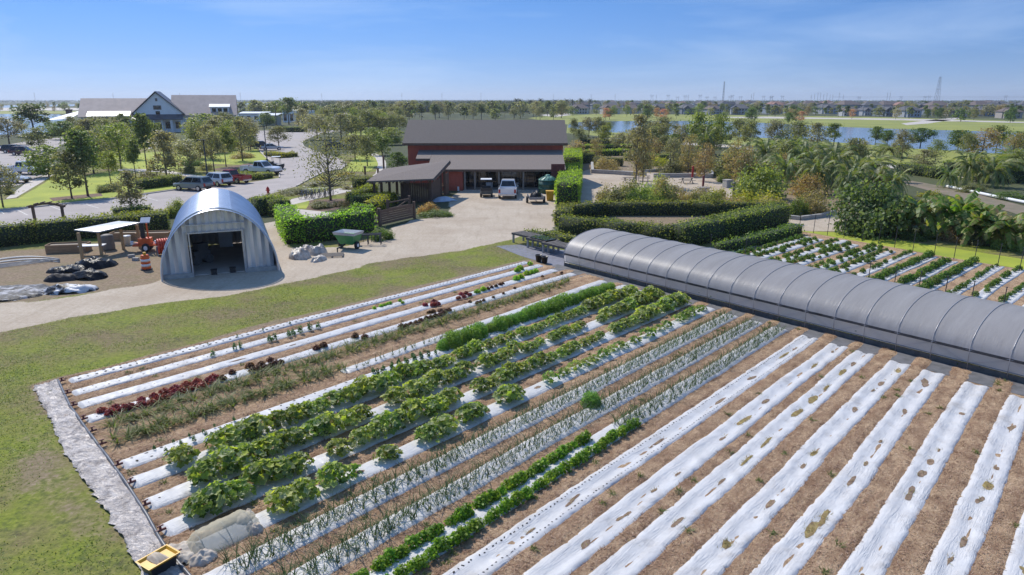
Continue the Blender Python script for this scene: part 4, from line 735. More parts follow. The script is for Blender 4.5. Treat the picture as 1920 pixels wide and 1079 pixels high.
# yellow-lidded tote on the strip
cx, cy = G(298, 1055, .25); tb = thing('harvest_tote', 'yellow tray of folded cloth on a black tote at the strip end', 'tote', (cx, cy, .06), R(58))
mb = MB(); frustum(mb, 0, .27, .19, .26, .31, .22); mb.build('tote_base', black, tb)
def tray(mb, z, a_, b_, h):
    frustum(mb, z, a_ - .05, b_ - .05, z + h, a_, b_, True); frustum(mb, z + h, a_ - .03, b_ - .03, z + .02, a_ - .07, b_ - .07, True); mb.poly([(-a_ + .07, -b_ + .07, z + .02), (a_ - .07, -b_ + .07, z + .02), (a_ - .07, b_ - .07, z + .02), (-a_ + .07, b_ - .07, z + .02)])
    ro = [(-a_ - .005, -b_ - .005), (a_ + .005, -b_ - .005), (a_ + .005, b_ + .005), (-a_ - .005, b_ + .005)]; ri = [(-a_ + .03, -b_ + .03), (a_ - .03, -b_ + .03), (a_ - .03, b_ - .03), (-a_ + .03, b_ - .03)]
    for i in range(4): j = (i + 1) % 4; mb.quad((*ro[i], z + h), (*ro[j], z + h), (*ri[j], z + h), (*ri[i], z + h))
mb = MB(); tray(mb, .265, .38, .27, .075); mb.build('tray', yellow, tb)
mb = MB(); mb.smooth = True; rw = Wob(77, 4, 8); g_ = np.linspace(-1, 1, 16); mb.add([(x * .26 - .06, y * .16, .30 + .10 * (1 - x * x) * (1 - y * y) + .03 * float(rw(x * .6, y * 3))) for x in g_ for y in g_], [(i * 16 + j, (i + 1) * 16 + j, (i + 1) * 16 + j + 1, i * 16 + j + 1) for i in range(15) for j in range(15)])
tag(mb.build('folded_cloth', MAT('beige_cloth', (.50, .43, .34), (.38, .31, .24), 5, .9, stretch=(1, 5, 1)), loc=(cx, cy, .05), rz=-.5), 'bundle of beige netting cloth lying in the yellow tray', 'cloth')
# white netting tunnel
mn, n, b = nodes('row_netting'); b.inputs['Base Color'].default_value = (.66, .59, .42, 1); b.inputs['Roughness'].default_value = .8; b.inputs['Alpha'].default_value = .5; bump(n, b, noise(n, 6, 4, .6, (3, .6, 1)), .4, .04); netm = mn
rc = thing('row_cover', 'pale netting tunnel bunched over plants at the bed end', 'row cover'); p0, p1 = Vector((*G(368, 1035), 0)), Vector((*G(468, 985), 0)); d = (p1 - p0); L = d.length; d.normalize(); nrm = Vector((-d.y, d.x, 0)); rw = Wob(6, 2, 8); rw2 = Wob(61, 6, 8)
rc.location = (p0 + p1) / 2; ctr = rc.location.copy(); mb = MB(); mb.smooth = True; KS, KT = 40, 18
def rcp(s, t):      # s -.35..1.3 along, t -1..1 across
    e = 1 - min(1, max(0, abs(s - .5) - .42) / .2); h = .42 * max(0, e) ** .5 * (1 - abs(t) ** 2.3); wd = .52 * (1 if e > .9 else .65 + .35 * e)
    q = p0 + d * (L * s) + nrm * (t * wd + .03 * float(rw(s * 6, t * 2))) ; z = h + .04 + (.035 if e > .5 else .07) * abs(float(rw2(s * 3, t * 1.5))) * (1.6 - abs(t))
    return (q.x - ctr.x, q.y - ctr.y, z)
mb.add([rcp(-.28 + 1.5 * i / KS, -1 + 2 * j / KT) for i in range(KS + 1) for j in range(KT + 1)], [(i * (KT + 1) + j, i * (KT + 1) + j + 1, (i + 1) * (KT + 1) + j + 1, (i + 1) * (KT + 1) + j) for i in range(KS) for j in range(KT)]); mb.build('netting', netm, rc)
for s in (.05, .5, .95):
    mb = MB(); mb.smooth = True; mb.tube([(lambda q: (q[0], q[1], max(0, q[2] - .05)))(rcp(s, t)) for t in np.linspace(-1, 1, 12)], .012, 5); mb.build('hoop', steel, rc)
for i, (u, v, a_, lb) in enumerate([(345, 1040, .55, 'bunched beige netting end beside the yellow tray'), (382, 1052, .35, 'crumpled netting corner at the foot of the tunnel'), (462, 978, .35, 'bunched beige netting at the far end of the tunnel'), (478, 998, .28, 'loose netting corner lying on the straw by the tunnel')]): bagheap('netting_bundle', lb, 'netting', u, v, a_, a_ * .7, .20, MAT('netting_cloth', (.58, .52, .44), (.40, .33, .26), 5, .9, bmp=.5, bsc=12), 81 + i, i * .8, .5, 'bunched ends of the netting tunnel', 26)
# ---------------------------------------------------------------- crops
LEAFB = lambda n_, c, t, *a: LEAF(n_, [tuple(q * 1.68 for q in x) for x in c], .5, *a)
lf_squash = LEAFB('squash_leaf', [(.04, .065, .016), (.075, .11, .024), (.115, .155, .03), (.19, .24, .04), (.27, .28, .17), (.10, .14, .03), (.28, .31, .05), (.22, .235, .13), (.14, .19, .035)], .35, .5, .20)
lf_squashp = LEAFB('pale_squash_leaf', [(.06, .11, .02), (.10, .16, .03), (.15, .18, .05), (.18, .20, .06)], .3, .5, .15)
lf_red = LEAF('red_lettuce_leaf', [(.20, .03, .036), (.28, .045, .052), (.36, .075, .07), (.22, .06, .045)], .4, .5, .25)
lf_dark = LEAF('dark_lettuce_leaf', [(.11, .05, .036), (.15, .065, .045), (.18, .10, .055)], .4, .5, .25)
lf_lime = LEAFB('lime_lettuce_leaf', [(.12, .20, .02), (.19, .29, .035), (.26, .36, .06)], .3, .5, .12)
lf_kale = LEAFB('kale_leaf', [(.025, .06, .028), (.045, .10, .045), (.07, .13, .05)], .25, .5, .15)
lf_onion = LEAF('onion_leaf', [(.035, .07, .03), (.05, .095, .038), (.07, .12, .045), (.10, .13, .04)], .25, .7, .15)
lf_garlic = LEAFB('garlic_leaf', [(.06, .08, .022), (.085, .11, .03), (.12, .14, .04), (.17, .15, .06), (.05, .08, .025)], .25, .5, .15)
lf_celery = LEAFB('celery_leaf', [(.045, .10, .010), (.09, .16, .015), (.14, .22, .025), (.19, .26, .03)], .3, .45, .12)
lf_feather = LEAFB('feathery_leaf', [(.055, .12, .02), (.09, .17, .03), (.13, .22, .045), (.17, .24, .06)], .35, .5, .12)
lf_field2 = LEAFB('field_leaf', [(.035, .07, .015), (.06, .11, .022), (.10, .16, .03), (.14, .18, .05)], .3, .5, .2)
def squash_mesh(seed, r0=.50, h0=.52, nl=92, mat=None):
    r = np.random.default_rng(seed); P = NP(); sv = NP()
    for i in range(nl):
        t = (i + .5) / nl; a = i * 2.4 + r.normal() * .3; rad = r0 * (t ** .6) * r.uniform(.8, 1.1); z = h0 * (1 - .62 * t ** 1.5) * r.uniform(.8, 1.1); c = np.array([math.cos(a) * rad, math.sin(a) * rad, z])
        L = r.uniform(.07, .13) * (1.15 - .3 * abs(t - .5)); tilt = r.uniform(.1, .7) + .5 * t; u_ = np.array([math.cos(a), math.sin(a), 0]); n_ = unit(np.array([math.cos(a) * math.sin(tilt), math.sin(a) * math.sin(tilt), math.cos(tilt)]) + r.normal(size=3) * .22)
        f = unit(np.cross(np.cross(n_, u_), n_)); s = np.cross(n_, f); pts = []
        K = 10
        for k in range(K):      # lobed outline, cupped
            th_ = 2 * math.pi * k / K; q = L * (1.0 if k % 2 == 0 else .66) * (.75 if k == K // 2 else 1); pts.append(c + f * q * math.cos(th_) + s * q * math.sin(th_) + n_ * (.22 * q + r.normal() * .012))
        pts.append(c - n_ * .01)
        P.add(pts, [[k, (k + 1) % K, K, K] for k in range(K)])
        b_ = np.array([c[0] * .15, c[1] * .15, 0]); w_ = np.array([-u_[1], u_[0], 0]) * .008; sv.add([b_ - w_, b_ + w_, c + w_, c - w_], [[0, 1, 2, 3]])
    V_ = np.concatenate(P.V); F_ = np.concatenate(P.F); k = len(V_); V2 = np.concatenate(sv.V); F2 = np.concatenate(sv.F) + k
    me = bpy.data.meshes.new('squash_plant'); me.from_pydata(np.concatenate([V_, V2]).tolist(), [], [f[:3] for f in F_.tolist()] + F2.tolist()); me.materials.append(mat or lf_squash); me.update(); return me
def rosette(seed, r0, h0, n_, size, mat, name, asp=.75, bias=(0, 0, .5)):
    r = np.random.default_rng(seed); d = unit(r.normal(size=(n_, 3))); d[:, 2] = np.abs(d[:, 2]); k = r.uniform(.45, 1, n_)[:, None]; P = d * k * np.array([r0, r0, h0]); V_, F_ = leafq(r, P, size, bias, asp, d, .9); return npmesh(name, V_, F_, mat)
def bladeplant(seed, n_, h, w_, mat, name, lean, curve, seg=3, spread=.03):
    r = np.random.default_rng(seed); P = np.concatenate([r.normal(size=(n_, 2)) * spread, np.zeros((n_, 1))], 1); V_, F_ = blades(r, P, h, w_, lean, curve, seg); return npmesh(name, V_, F_, mat)
SQ = [squash_mesh(s) for s in range(5)]; SQP = [squash_mesh(20 + s, .38, .32, 22, lf_squashp) for s in range(3)]
RED = [rosette(s, .16, .16, 300, .034, lf_red, 'red_lettuce') for s in (1, 2)]; DRK = [rosette(s, .155, .155, 260, .034, lf_dark, 'dark_lettuce') for s in (3, 4)]; LIME = [rosette(s, .17, .17, 220, .04, lf_lime, 'lime_lettuce') for s in (5, 6)]
KALE = [rosette(s, .10, .28, 90, .034, lf_kale, 'kale_plant', .6) for s in (7, 8, 9)]; CEL = [rosette(s, .21, .30, 190, .045, lf_celery, 'celery_plant') for s in (10, 11, 12)]
ONI = [bladeplant(s, 8, .33, .024, lf_onion, 'onion_plant', .85, .7) for s in range(30, 35)]; GAR = [bladeplant(s, 15, .40, .040, lf_garlic, 'garlic_plant', 1.15, .8) for s in range(40, 44)]
def feather(seed):
    r = np.random.default_rng(seed); n_ = 1900; d = unit(r.normal(size=(n_, 3))); d[:, 2] = np.abs(d[:, 2]); P = d * (r.uniform(.2, 1, n_)[:, None] ** .6) * np.array([.40, .48, .62]); V_, F_ = leafq(r, P, .06, (0, 0, .2), .24, d, .8)
    B0 = np.zeros((40, 3)); V2, F2 = blades(r, B0, .62, .014, .8, .3, 3); return npmesh('feathery_plant', np.concatenate([V_, V2]), np.concatenate([F_, F2 + len(V_)]), lf_feather)
FEA = [feather(s) for s in (50, 51, 52)]
rc_ = np.random.default_rng(71)
def crop(name, me, o, s, z, sc, label, cat, group):
    x, y = W(o, s); ob = bpy.data.objects.new(name, me); COL.objects.link(ob); ob.location = (x, y, z); ob.rotation_euler = (0, 0, rc_.uniform(0, 6.28)); ob.scale = (sc * rc_.uniform(.9, 1.1), sc * rc_.uniform(.9, 1.1), sc * rc_.uniform(.88, 1.1)); return tag(ob, label, cat, group)
def row(name, meshes, f, ss, off, z, sc, lab, cat, group, start=0, jit=.04):
    for i, s in enumerate(ss):
        l_ = lab(i + 1) if callable(lab) else lab
        crop(name, meshes[int(rc_.integers(len(meshes)))], f(s) + off + rc_.normal() * jit, s + rc_.normal() * jit, z, sc(s) if callable(sc) else sc * rc_.uniform(.82, 1.2), l_, cat, group)
def span(iv, st): return [s + rc_.normal() * .05 for a, b_ in iv for s in np.arange(a, b_, st)]
# four squash rows: s-ranges of planted stretches and spacing, plant size along the row
def sq_row(f, iv, st, size, where): row('squash_plant', SQ, f, span(iv, st), 0, .10, lambda s: size(s) * rc_.uniform(.8, 1.18), lambda i: f'{ordn(i)} squash plant from the silver strip in the {where}', 'squash plant', 'squash plants in the main field', jit=.07)
near = lambda s: np.interp(s, [5, 12, 18, 21, 25, 28, 32], [1.05, 1.0, .88, .72, .62, .95, 1.12])
sq_row(b8, [(6.95, 7.2), (8.2, 14.0), (14.7, 20.2), (20.9, 31.6)], .58, near, 'row beside the feathery plants')
sq_row(b9, [(7.0, 12.7), (13.9, 17.7), (18.4, 25.3), (26.4, 31.8)], .58, near, 'middle dense row')
sq_row(b10, [(6.1, 9.5), (10.5, 15.6), (16.6, 24.4), (25.2, 31.6)], .58, near, 'dense row next to the sparse row')
row('squash_plant', SQ, b11, [7.7, 8.3, 9.25, 11.2, 12.85, 13.5, 14.6, 15.15, 16.6, 17.0], 0, .10, .92, lambda i: f'{ordn(i)} leafy squash plant from the silver strip in the sparse row', 'squash plant', 'squash plants in the main field')
row('squash_plant', SQP, b11, [9.95, 18.9, 19.9, 20.6, 21.2, 21.9, 22.5, 23.3, 23.9, 24.9, 26.0, 27.1, 27.6, 28.9, 29.4, 29.9, 30.5, 31.2], 0, .11, .95, lambda i: f'{ordn(i)} small pale squash plant from the silver strip in the sparse row', 'squash plant', 'small squash plants in the sparse row')
# lettuces, kale
def at_px(name, meshes, pts, z, sc, lab, cat, group):
    for i, (u, v) in enumerate(pts):
        o, s = B(u, v); crop(name, meshes[i % len(meshes)], o, s, z, sc * rc_.uniform(.85, 1.2), lab(i + 1), cat, group)
at_px('red_lettuce', RED, [(192, 778), (217, 770), (210, 781), (234, 773), (246, 771), (266, 757), (267, 766), (289, 751), (286, 762), (297, 757), (309, 742), (312, 752), (330, 736), (330, 743), (342, 741), (350, 730), (361, 735), (370, 725), (380, 730), (390, 720), (401, 716), (400, 723)], .11, 1.08, lambda i: f'{ordn(i)} dark red lettuce from the silver strip on the red lettuce bed', 'lettuce', 'red lettuces near the silver strip')
at_px('dark_lettuce', DRK, [(417, 717), (436, 705), (469, 694), (474, 700), (484, 698), (490, 689), (507, 682), (498, 695), (508, 692), (518, 689), (527, 686), (594, 659), (607, 655), (666, 637), (684, 639)], .12, 1.1, lambda i: f'{ordn(i)} brownish lettuce from the silver strip on the red lettuce bed', 'lettuce', 'brownish lettuces on the red lettuce bed')
at_px('dark_lettuce', DRK, [(753, 618), (762, 616), (771, 613), (780, 610), (790, 607), (800, 603), (805, 592), (812, 590), (808, 600), (817, 598), (826, 595), (833, 592), (826, 588), (836, 588), (842, 587)], .12, 1.0, lambda i: f'{ordn(i)} brownish lettuce from the near end of the tight dark clump', 'lettuce', 'tight clump of dark lettuces')
at_px('dark_lettuce', DRK, [(881, 571), (895, 573), (901, 571), (907, 568), (925, 562), (944, 555), (965, 545), (1017, 523), (1053, 516)], .12, .75, lambda i: f'{ordn(i)} small brownish lettuce past the tight dark clump, towards the hoop house', 'lettuce', 'small lettuces at the far end of the red lettuce bed')
at_px('red_lettuce', RED, [(797, 577), (814, 572), (812, 577), (821, 576), (860, 564), (865, 557), (870, 562), (874, 555), (881, 558)], .12, 1.0, lambda i: f'{ordn(i)} dark red lettuce from the near end of the bare slack bed', 'lettuce', 'red lettuces on the slack bed')
at_px('dark_lettuce', DRK, [(915, 546), (922, 543), (930, 541), (938, 538), (943, 536)], .12, .85, lambda i: f'{ordn(i)} brownish lettuce in the short line beyond the lime lettuces', 'lettuce', 'brownish lettuces on the slack bed')
at_px('lime_lettuce', LIME, [(895, 552), (906, 548)], .12, 1.1, lambda i: f'{ordn(i)} lime green lettuce beside the red ones on the slack bed', 'lettuce', 'lime lettuces on the slack bed')
at_px('lime_lettuce', LIME, [(975, 508), (994, 500), (997, 516), (976, 525), (1004, 513), (970, 512), (968, 528), (988, 518)], .12, 1.35, lambda i: f'{ordn(i)} bushy lime green lettuce in the corner by the black pots', 'lettuce', 'lime lettuces near the black pots')
at_px('lime_lettuce', LIME, [(702, 583), (715, 579), (721, 577), (726, 575), (731, 574), (750, 569), (755, 572)], .12, .72, lambda i: f'{ordn(i)} small lime lettuce along the kale seedling bed', 'lettuce', 'lime lettuces on the kale bed')
at_px('kale_plant', KALE, [(400, 672), (441, 659), (452, 656), (507, 644), (516, 642), (542, 635), (551, 632), (564, 628), (582, 622), (597, 619)], .12, 1.15, lambda i: f'{ordn(i)} upright dark kale from the silver strip on the second bed', 'kale', 'kale plants on the second bed')
row('kale_seedling', KALE, b7, span([(6.9, 9.6)], .42), .2, .13, .62, lambda i: f'{ordn(i)} small kale seedling from the silver strip beside the first squash', 'kale', 'kale seedlings at the near end of the dotted bed')
row('kale_seedling', KALE, b7, span([(6.7, 9.6)], .5), -.17, .13, .5, lambda i: f'{ordn(i)} tiny kale seedling along the far line of the dotted bed', 'kale', 'kale seedlings at the near end of the dotted bed')
row('kale_plant', KALE, b7, span([(14.8, 18.2)], .40), .14, .13, 1.0, lambda i: f'{ordn(i)} kale of the near line running up to the feathery row', 'kale', 'kale plants before the feathery row')
row('kale_plant', KALE, b7, span([(14.9, 17.6)], .42), -.2, .13, .9, lambda i: f'{ordn(i)} kale of the far line running up to the feathery row', 'kale', 'kale plants before the feathery row')
row('seedling', KALE, b1, span([(12, 17)], 1.3), .1, .12, .45, lambda i: f'{ordn(i)} tiny green seedling on the bed along the grass edge', 'seedling', 'seedlings on the grass edge bed')
row('feathery_plant', FEA, lambda s: b7(s) - .16, span([(18.6, 31.6)], .58), 0, .08, lambda s: rc_.uniform(.72, 1.22), lambda i: f'{ordn(i)} feathery green plant from the kale end of its row', 'feathery plant', 'feathery plants in one row')
# garlic in bare soil and on the white bed
row('garlic_plant', GAR, lambda s: -23.72, span([(6.4, 31.5)], .21), -.13, .04, 1.0, 'yellowish green garlic plant on bare soil in the long strip beside the red lettuce bed', 'garlic', 'garlic plants on bare soil', jit=.07)
row('garlic_plant', GAR, lambda s: -23.72, span([(6.5, 30)], .36), .2, .04, .95, 'yellowish green garlic plant on bare soil in the long strip beside the red lettuce bed', 'garlic', 'garlic plants on bare soil', jit=.08)
row('garlic_plant', GAR, lambda s: -22.45, span([(6.2, 14.6)], .21), -.1, .04, 1.05, 'yellowish green garlic plant in the short strip before the white bed starts', 'garlic', 'garlic plants before the white bed', jit=.08)
row('garlic_plant', GAR, lambda s: -22.45, span([(6.2, 14.6)], .26), .2, .04, .9, 'yellowish green garlic plant in the short strip before the white bed starts', 'garlic', 'garlic plants before the white bed', jit=.08)
row('leek_plant', ONI, b6, span([(14.8, 22)], .30), .16, .12, 1.05, 'thin leek standing on the white bed beside the bare soil garlic', 'leek', 'leeks on the white bed')
# celery: two lines; onions: individual plants in the nearer half, the rest as one planting per bed
for off, wh in ((-.29, 'far line'), (.30, 'near line')): row('celery_plant', CEL, b14, span([(3.2, 18.3 if off > 0 else 16.2)], .24), off, .10, lambda s: rc_.uniform(.7, 1.05), lambda i, wh=wh: f'{ordn(i)} green celery plant in the {wh} of its bed', 'celery', 'celery plants in two lines', jit=.03)
def onions(bedf, s0, mid_, s1, offs, z, where):
    for off in offs: row('onion_plant', ONI, bedf, span([(s0, mid_)], .19), off, z, 1.05, f'thin blue-green onion plant near the front of the {where}', 'onion', f'onions at the near end of the {where}', jit=.035)
    P = NP(); r = np.random.default_rng(int(s0 * 10))
    for off in offs:
        for s in np.arange(mid_, s1, .17):
            x, y = W(bedf(s) + off + r.normal() * .035, s); V_, F_ = blades(r, np.array([[x, y, z]] * 6) + r.normal(size=(6, 3)) * [.025, .025, 0], .34, .024, .85, .7, 2); P.add(V_, F_)
    tag(link('onion_rows', P.mesh('onion_rows', lf_onion)), f'rows of thin onion shoots filling the rest of the {where}', 'onion rows', kind='stuff')
onions(b12, 5.6, 12.5, 31.4, (-.25, 0, .27), .12, 'bed beside the sparse squash row'); onions(b13, 4.2, 11.5, 31.2, (-.25, 0, .27), .12, 'middle onion bed'); onions(b14, 17.6, 18.6, 31.1, (-.25, .02, .27), .12, 'celery and onion bed')
crop('feathery_plant', FEA[0], *B(1108, 762), .03, 1.0, 'lone round feathery bush between the two onion beds', 'feathery plant', 'feathery bushes by the onions')
P = NP(); r = np.random.default_rng(12)     # dead weeds poking through torn plastic
for i_, hs in LH.items():
    for (s, t, hl_, hw_, mi) in hs:
        f = BEDS[-9 + i_][1]; k = 46 if mi == 3 else 10; q = r.normal(size=(k, 2)) * [hw_ * .5, hl_ * .5]; o = f(s) + t * .42 + q[:, 0]; sy = s + q[:, 1]; x, y = o * ca_ + sy * sa_, -o * sa_ + sy * ca_
        V_, F_ = blades(r, np.stack([x, y, np.full(k, .05)], 1), .06, .016, 1.2, .8, 1); P.add(V_, F_)
tag(link('dead_weeds', P.mesh('dead_weeds', LEAF('dead_weed', [(.20, .14, .06), (.30, .24, .09), (.14, .09, .05), (.28, .27, .06)], .2, .8))), 'dry weeds poking through the torn white plastic', 'weeds', kind='stuff')
# ---------------------------------------------------------------- loose straw in the furrows, grass on the lawn
r = np.random.default_rng(77); k = 330000; s = r.uniform(-2, 34, k) ; o = r.uniform(-29.8, 2.5, k); keep = r.random(k) < np.interp(s + o * .4, [-12, 0, 14, 26], [1, 1, .75, .3]); o, s = o[keep], s[keep]; z = soil_z(o, s); kz = (z > .0) & (np.minimum.reduce([np.abs(o - q) for q in BEDO]) > .40); o, s, z = o[kz], s[kz], z[kz]; x, y = o * ca_ + s * sa_, -o * sa_ + s * ca_
u, v, _ = PJ(x, y, z); kz = (u > -40) & (u < 1960) & (v < 1110); x, y, z = x[kz], y[kz], z[kz]; n_ = len(x); a = r.uniform(0, 6.28, n_); L = r.uniform(.015, .055, n_); d = np.stack([np.cos(a), np.sin(a), r.normal(size=n_) * .35], 1) * L[:, None]; sd2 = np.stack([-np.sin(a), np.cos(a), np.zeros(n_)], 1) * .0038; c0 = np.stack([x, y, z + r.uniform(.005, .035, n_)], 1)
V_ = np.stack([c0 - d - sd2, c0 - d + sd2, c0 + d + sd2, c0 + d - sd2], 1).reshape(-1, 3)
tag(link('straw_mulch', npmesh('straw_mulch', V_, np.arange(4 * n_).reshape(-1, 4), LEAF('straw', [(.22, .125, .075), (.42, .27, .165), (.58, .39, .25), (.70, .53, .37)], .05, .8))), 'loose brown straw scattered over the furrows', 'straw', kind='stuff')
k = 95000; s = r.uniform(-2, 33, k); j = r.integers(0, len(BEDO), k); o = np.array(BEDO)[j] + r.choice([-1, 1], k) * (.43 + np.abs(r.normal(size=k)) * .09); cl = WS2(o * .5, s * 1.1) > -.1; o, s = o[cl], s[cl]; x, y = o * ca_ + s * sa_, -o * sa_ + s * ca_; u, v, _ = PJ(x, y, 0 * x); kz = (u > -40) & (u < 1960) & (v < 1110) & (soil_z(o, s) > 0); z = soil_z(o, s)[kz]
V_, F_ = blades(r, np.stack([x[kz], y[kz], z - .01], 1), .09, .019, 1.5, .9, 1); tag(link('hay_tufts', npmesh('hay_tufts', V_, F_, LEAF('hay', [(.13, .075, .045), (.22, .135, .08), (.34, .22, .135), (.20, .14, .065)], .15, .8))), 'matted brown hay tufts along the edges of the beds', 'hay', kind='stuff')
k = 170; s = r.uniform(2, 33, k); o = (np.array(BEDO)[r.integers(0, len(BEDO) - 1, k)]) + .7 + r.normal(size=k) * .1; kz = soil_z(o, s) > .01; o, s = np.repeat(o[kz], 22) + r.normal(size=22 * kz.sum()) * .05, np.repeat(s[kz], 22) + r.normal(size=22 * kz.sum()) * .05; x, y = o * ca_ + s * sa_, -o * sa_ + s * ca_
V_, F_ = blades(r, np.stack([x, y, soil_z(o, s)], 1), .09, .03, 1.3, .6, 1); tag(link('weeds', npmesh('weeds', V_, F_, lf_garlic)), 'small green weeds sprouting in the straw furrows', 'weeds', kind='stuff')
def grassfield(name, poly, k, h, w_, mat, label, lim, seed, fall=True):
    r = np.random.default_rng(seed); q = np.array(poly); x = r.uniform(q[:, 0].min(), q[:, 0].max(), k); y = r.uniform(q[:, 1].min(), q[:, 1].max(), k)
    g, b_, l_ = zones(x, y); p = (1 - np.clip(g * 1.1, 0, 1)) * (1 - np.clip(b_ * 1.1, 0, 1)) * smst(WZ2(x * .6, y * .6) + WZ(x * 1.3, y) * .9 + .55, -.4, .8); u, v, sc = PJ(x, y); keep = (inpoly(x, y, poly) > 0) & (r.random(k) < p * (.15 + .85 * np.clip(60 / y / 2.4, 0, 1) if fall else p)) & (u > -60) & (u < 1980) & (v < 1120); x, y = x[keep], y[keep]
    V_, F_ = blades(r, np.stack([x, y, np.full(len(x), -.01)], 1), h * (.5 + .7 * smst(WZ(x * 2, y * 2), -1, 1)), w_, 1.2, .7, 1); tag(link(name, npmesh(name, V_, F_, mat)), label, 'grass', kind='stuff')
lf_grass = LEAF('grass_blade', [(.11, .16, .018), (.18, .23, .025), (.25, .28, .045), (.31, .30, .08), (.26, .21, .10)], .35, .6)
grassfield('grass', [(-34, 44), (-40, 36), (-20, 14), (-8, 9.5), (-7, 13), (-18, 24.5), (-2, 43), (2, 46), (0, 52), (-20, 44)], 420000, .07, .035, lf_grass, 'green and yellowing grass between the beds and the dirt track', 0, 5)
# ---------------------------------------------------------------- trees
bark = MAT('bark', (.20, .165, .13), (.11, .09, .07), 8, .9, stretch=(3, 3, .5)); palmbark = MAT('palm_bark', (.26, .22, .17), (.16, .13, .10), 6, .9, stretch=(1, 1, 6))
OLIVE = [(.075, .082, .042), (.105, .112, .058), (.14, .145, .078), (.18, .18, .11)]; GREY = [(.095, .09, .064), (.13, .125, .088), (.165, .158, .115), (.21, .195, .15)]
DEEP = [(.035, .055, .018), (.055, .085, .025), (.08, .12, .035), (.11, .15, .05)]; FRESH = [(.065, .085, .025), (.10, .122, .035), (.14, .16, .048), (.18, .195, .07)]
PINE = [(.045, .065, .03), (.07, .095, .04), (.10, .125, .05), (.13, .15, .065)]; TAN = [(.17, .12, .06), (.24, .16, .08), (.28, .20, .09), (.15, .14, .06)]; BROWNISH = [(.16, .12, .08), (.21, .16, .10), (.13, .12, .06), (.25, .19, .13)]
YEL = [(.17, .18, .03), (.24, .23, .035), (.12, .16, .03), (.30, .27, .05)]
SAGE = [(.09, .125, .035), (.13, .17, .05), (.18, .22, .075), (.22, .25, .10)]
LM = {k: LEAF(k + '_foliage', [tuple(min(.9, q * s_) for q, s_ in zip(c, (1.85, 1.78, 1.5))) for c in v], .45) for k, v in dict(sage=SAGE, olive=OLIVE, grey=GREY, deep=DEEP, fresh=FRESH, pine=PINE, tan=TAN, brown=BROWNISH, yellow=YEL, pink=[(.28, .14, .13), (.22, .13, .11), (.33, .19, .17)], gloss=[(.04, .06, .025), (.065, .095, .035), (.10, .135, .055), (.16, .19, .10)]).items()}
def tree_proto(name, seed, kind, leaf, nl=2400, ls=.13, ntuft=34, h=6.0, rw=1.9, low=.28, bare=False):
    """tapered trunk with limbs; leaves in tufts at the limb ends, so gaps show between them"""
    r = np.random.default_rng(seed); root = thing(name, 'x', 'tree'); mb = MB(); mb.smooth = True; lean = r.normal(size=2) * .12
    th = h * (.93 if kind != 'round' else .7); trunk = [(lean[0] * t * t, lean[1] * t * t, th * t) for t in np.linspace(0, 1, 7)]; mb.tube(trunk, list(np.linspace(.115, .018, 7)), 7)
    C = []
    for i in range(ntuft):
        t = r.uniform(0, 1) if kind != 'pine' else r.uniform(0, 1) ** .8; z = h * (low + (1 - low) * t)
        prof = {'oval': (1 - abs(2 * t - .75) ** 2.2 * .62) , 'round': math.sqrt(max(.05, 1 - (2 * t - .9) ** 2)), 'pine': .35 + .65 * (1 - t) if t > .25 else .6 + t, 'cone': 1.05 - .85 * t}[kind]
        a = r.uniform(0, 6.283); rad = rw * max(.12, prof) * r.uniform(.35, 1.0) ** .7; c = np.array([math.cos(a) * rad, math.sin(a) * rad, min(z, h * .97)]); C.append(c)
        zb = max(h * .18, c[2] - rad * r.uniform(.45, .9)); tb = zb / th; b0 = np.array([lean[0] * tb * tb, lean[1] * tb * tb, zb]); mid = (b0 + c) / 2 + np.array([0, 0, -.1]); mb.tube([b0, mid, c], [.035 * (1.2 - .5 * t) + .01, .022, .007], 5, False)
    o1 = mb.build('trunk', bark, root); C = np.array(C); per = int(nl * 1.3) // ntuft; sig = rw * (.25 if kind != 'pine' else .21) * (1.25 if bare else 1); szs = r.uniform(.45, 1.5, ntuft)
    P = (C[:, None] + r.normal(size=(ntuft, per, 3)) * sig * szs[:, None, None] * np.array([1, 1, .8])).reshape(-1, 3); keep = (P[:, 2] > h * low * .72) & (P[:, 2] < h * 1.02); P = P[keep]
    out_ = unit(P - np.array([0, 0, h * .55])); V_, F_ = leafq(r, P, ls, (0, 0, .35), .6, out_, .5); o2 = link('crown', npmesh('crown', V_, F_, leaf), root); ALLKIDS[root.name] = [o1, o2]; root['proto_h'] = h; root['proto_w'] = rw * 2.1; return root
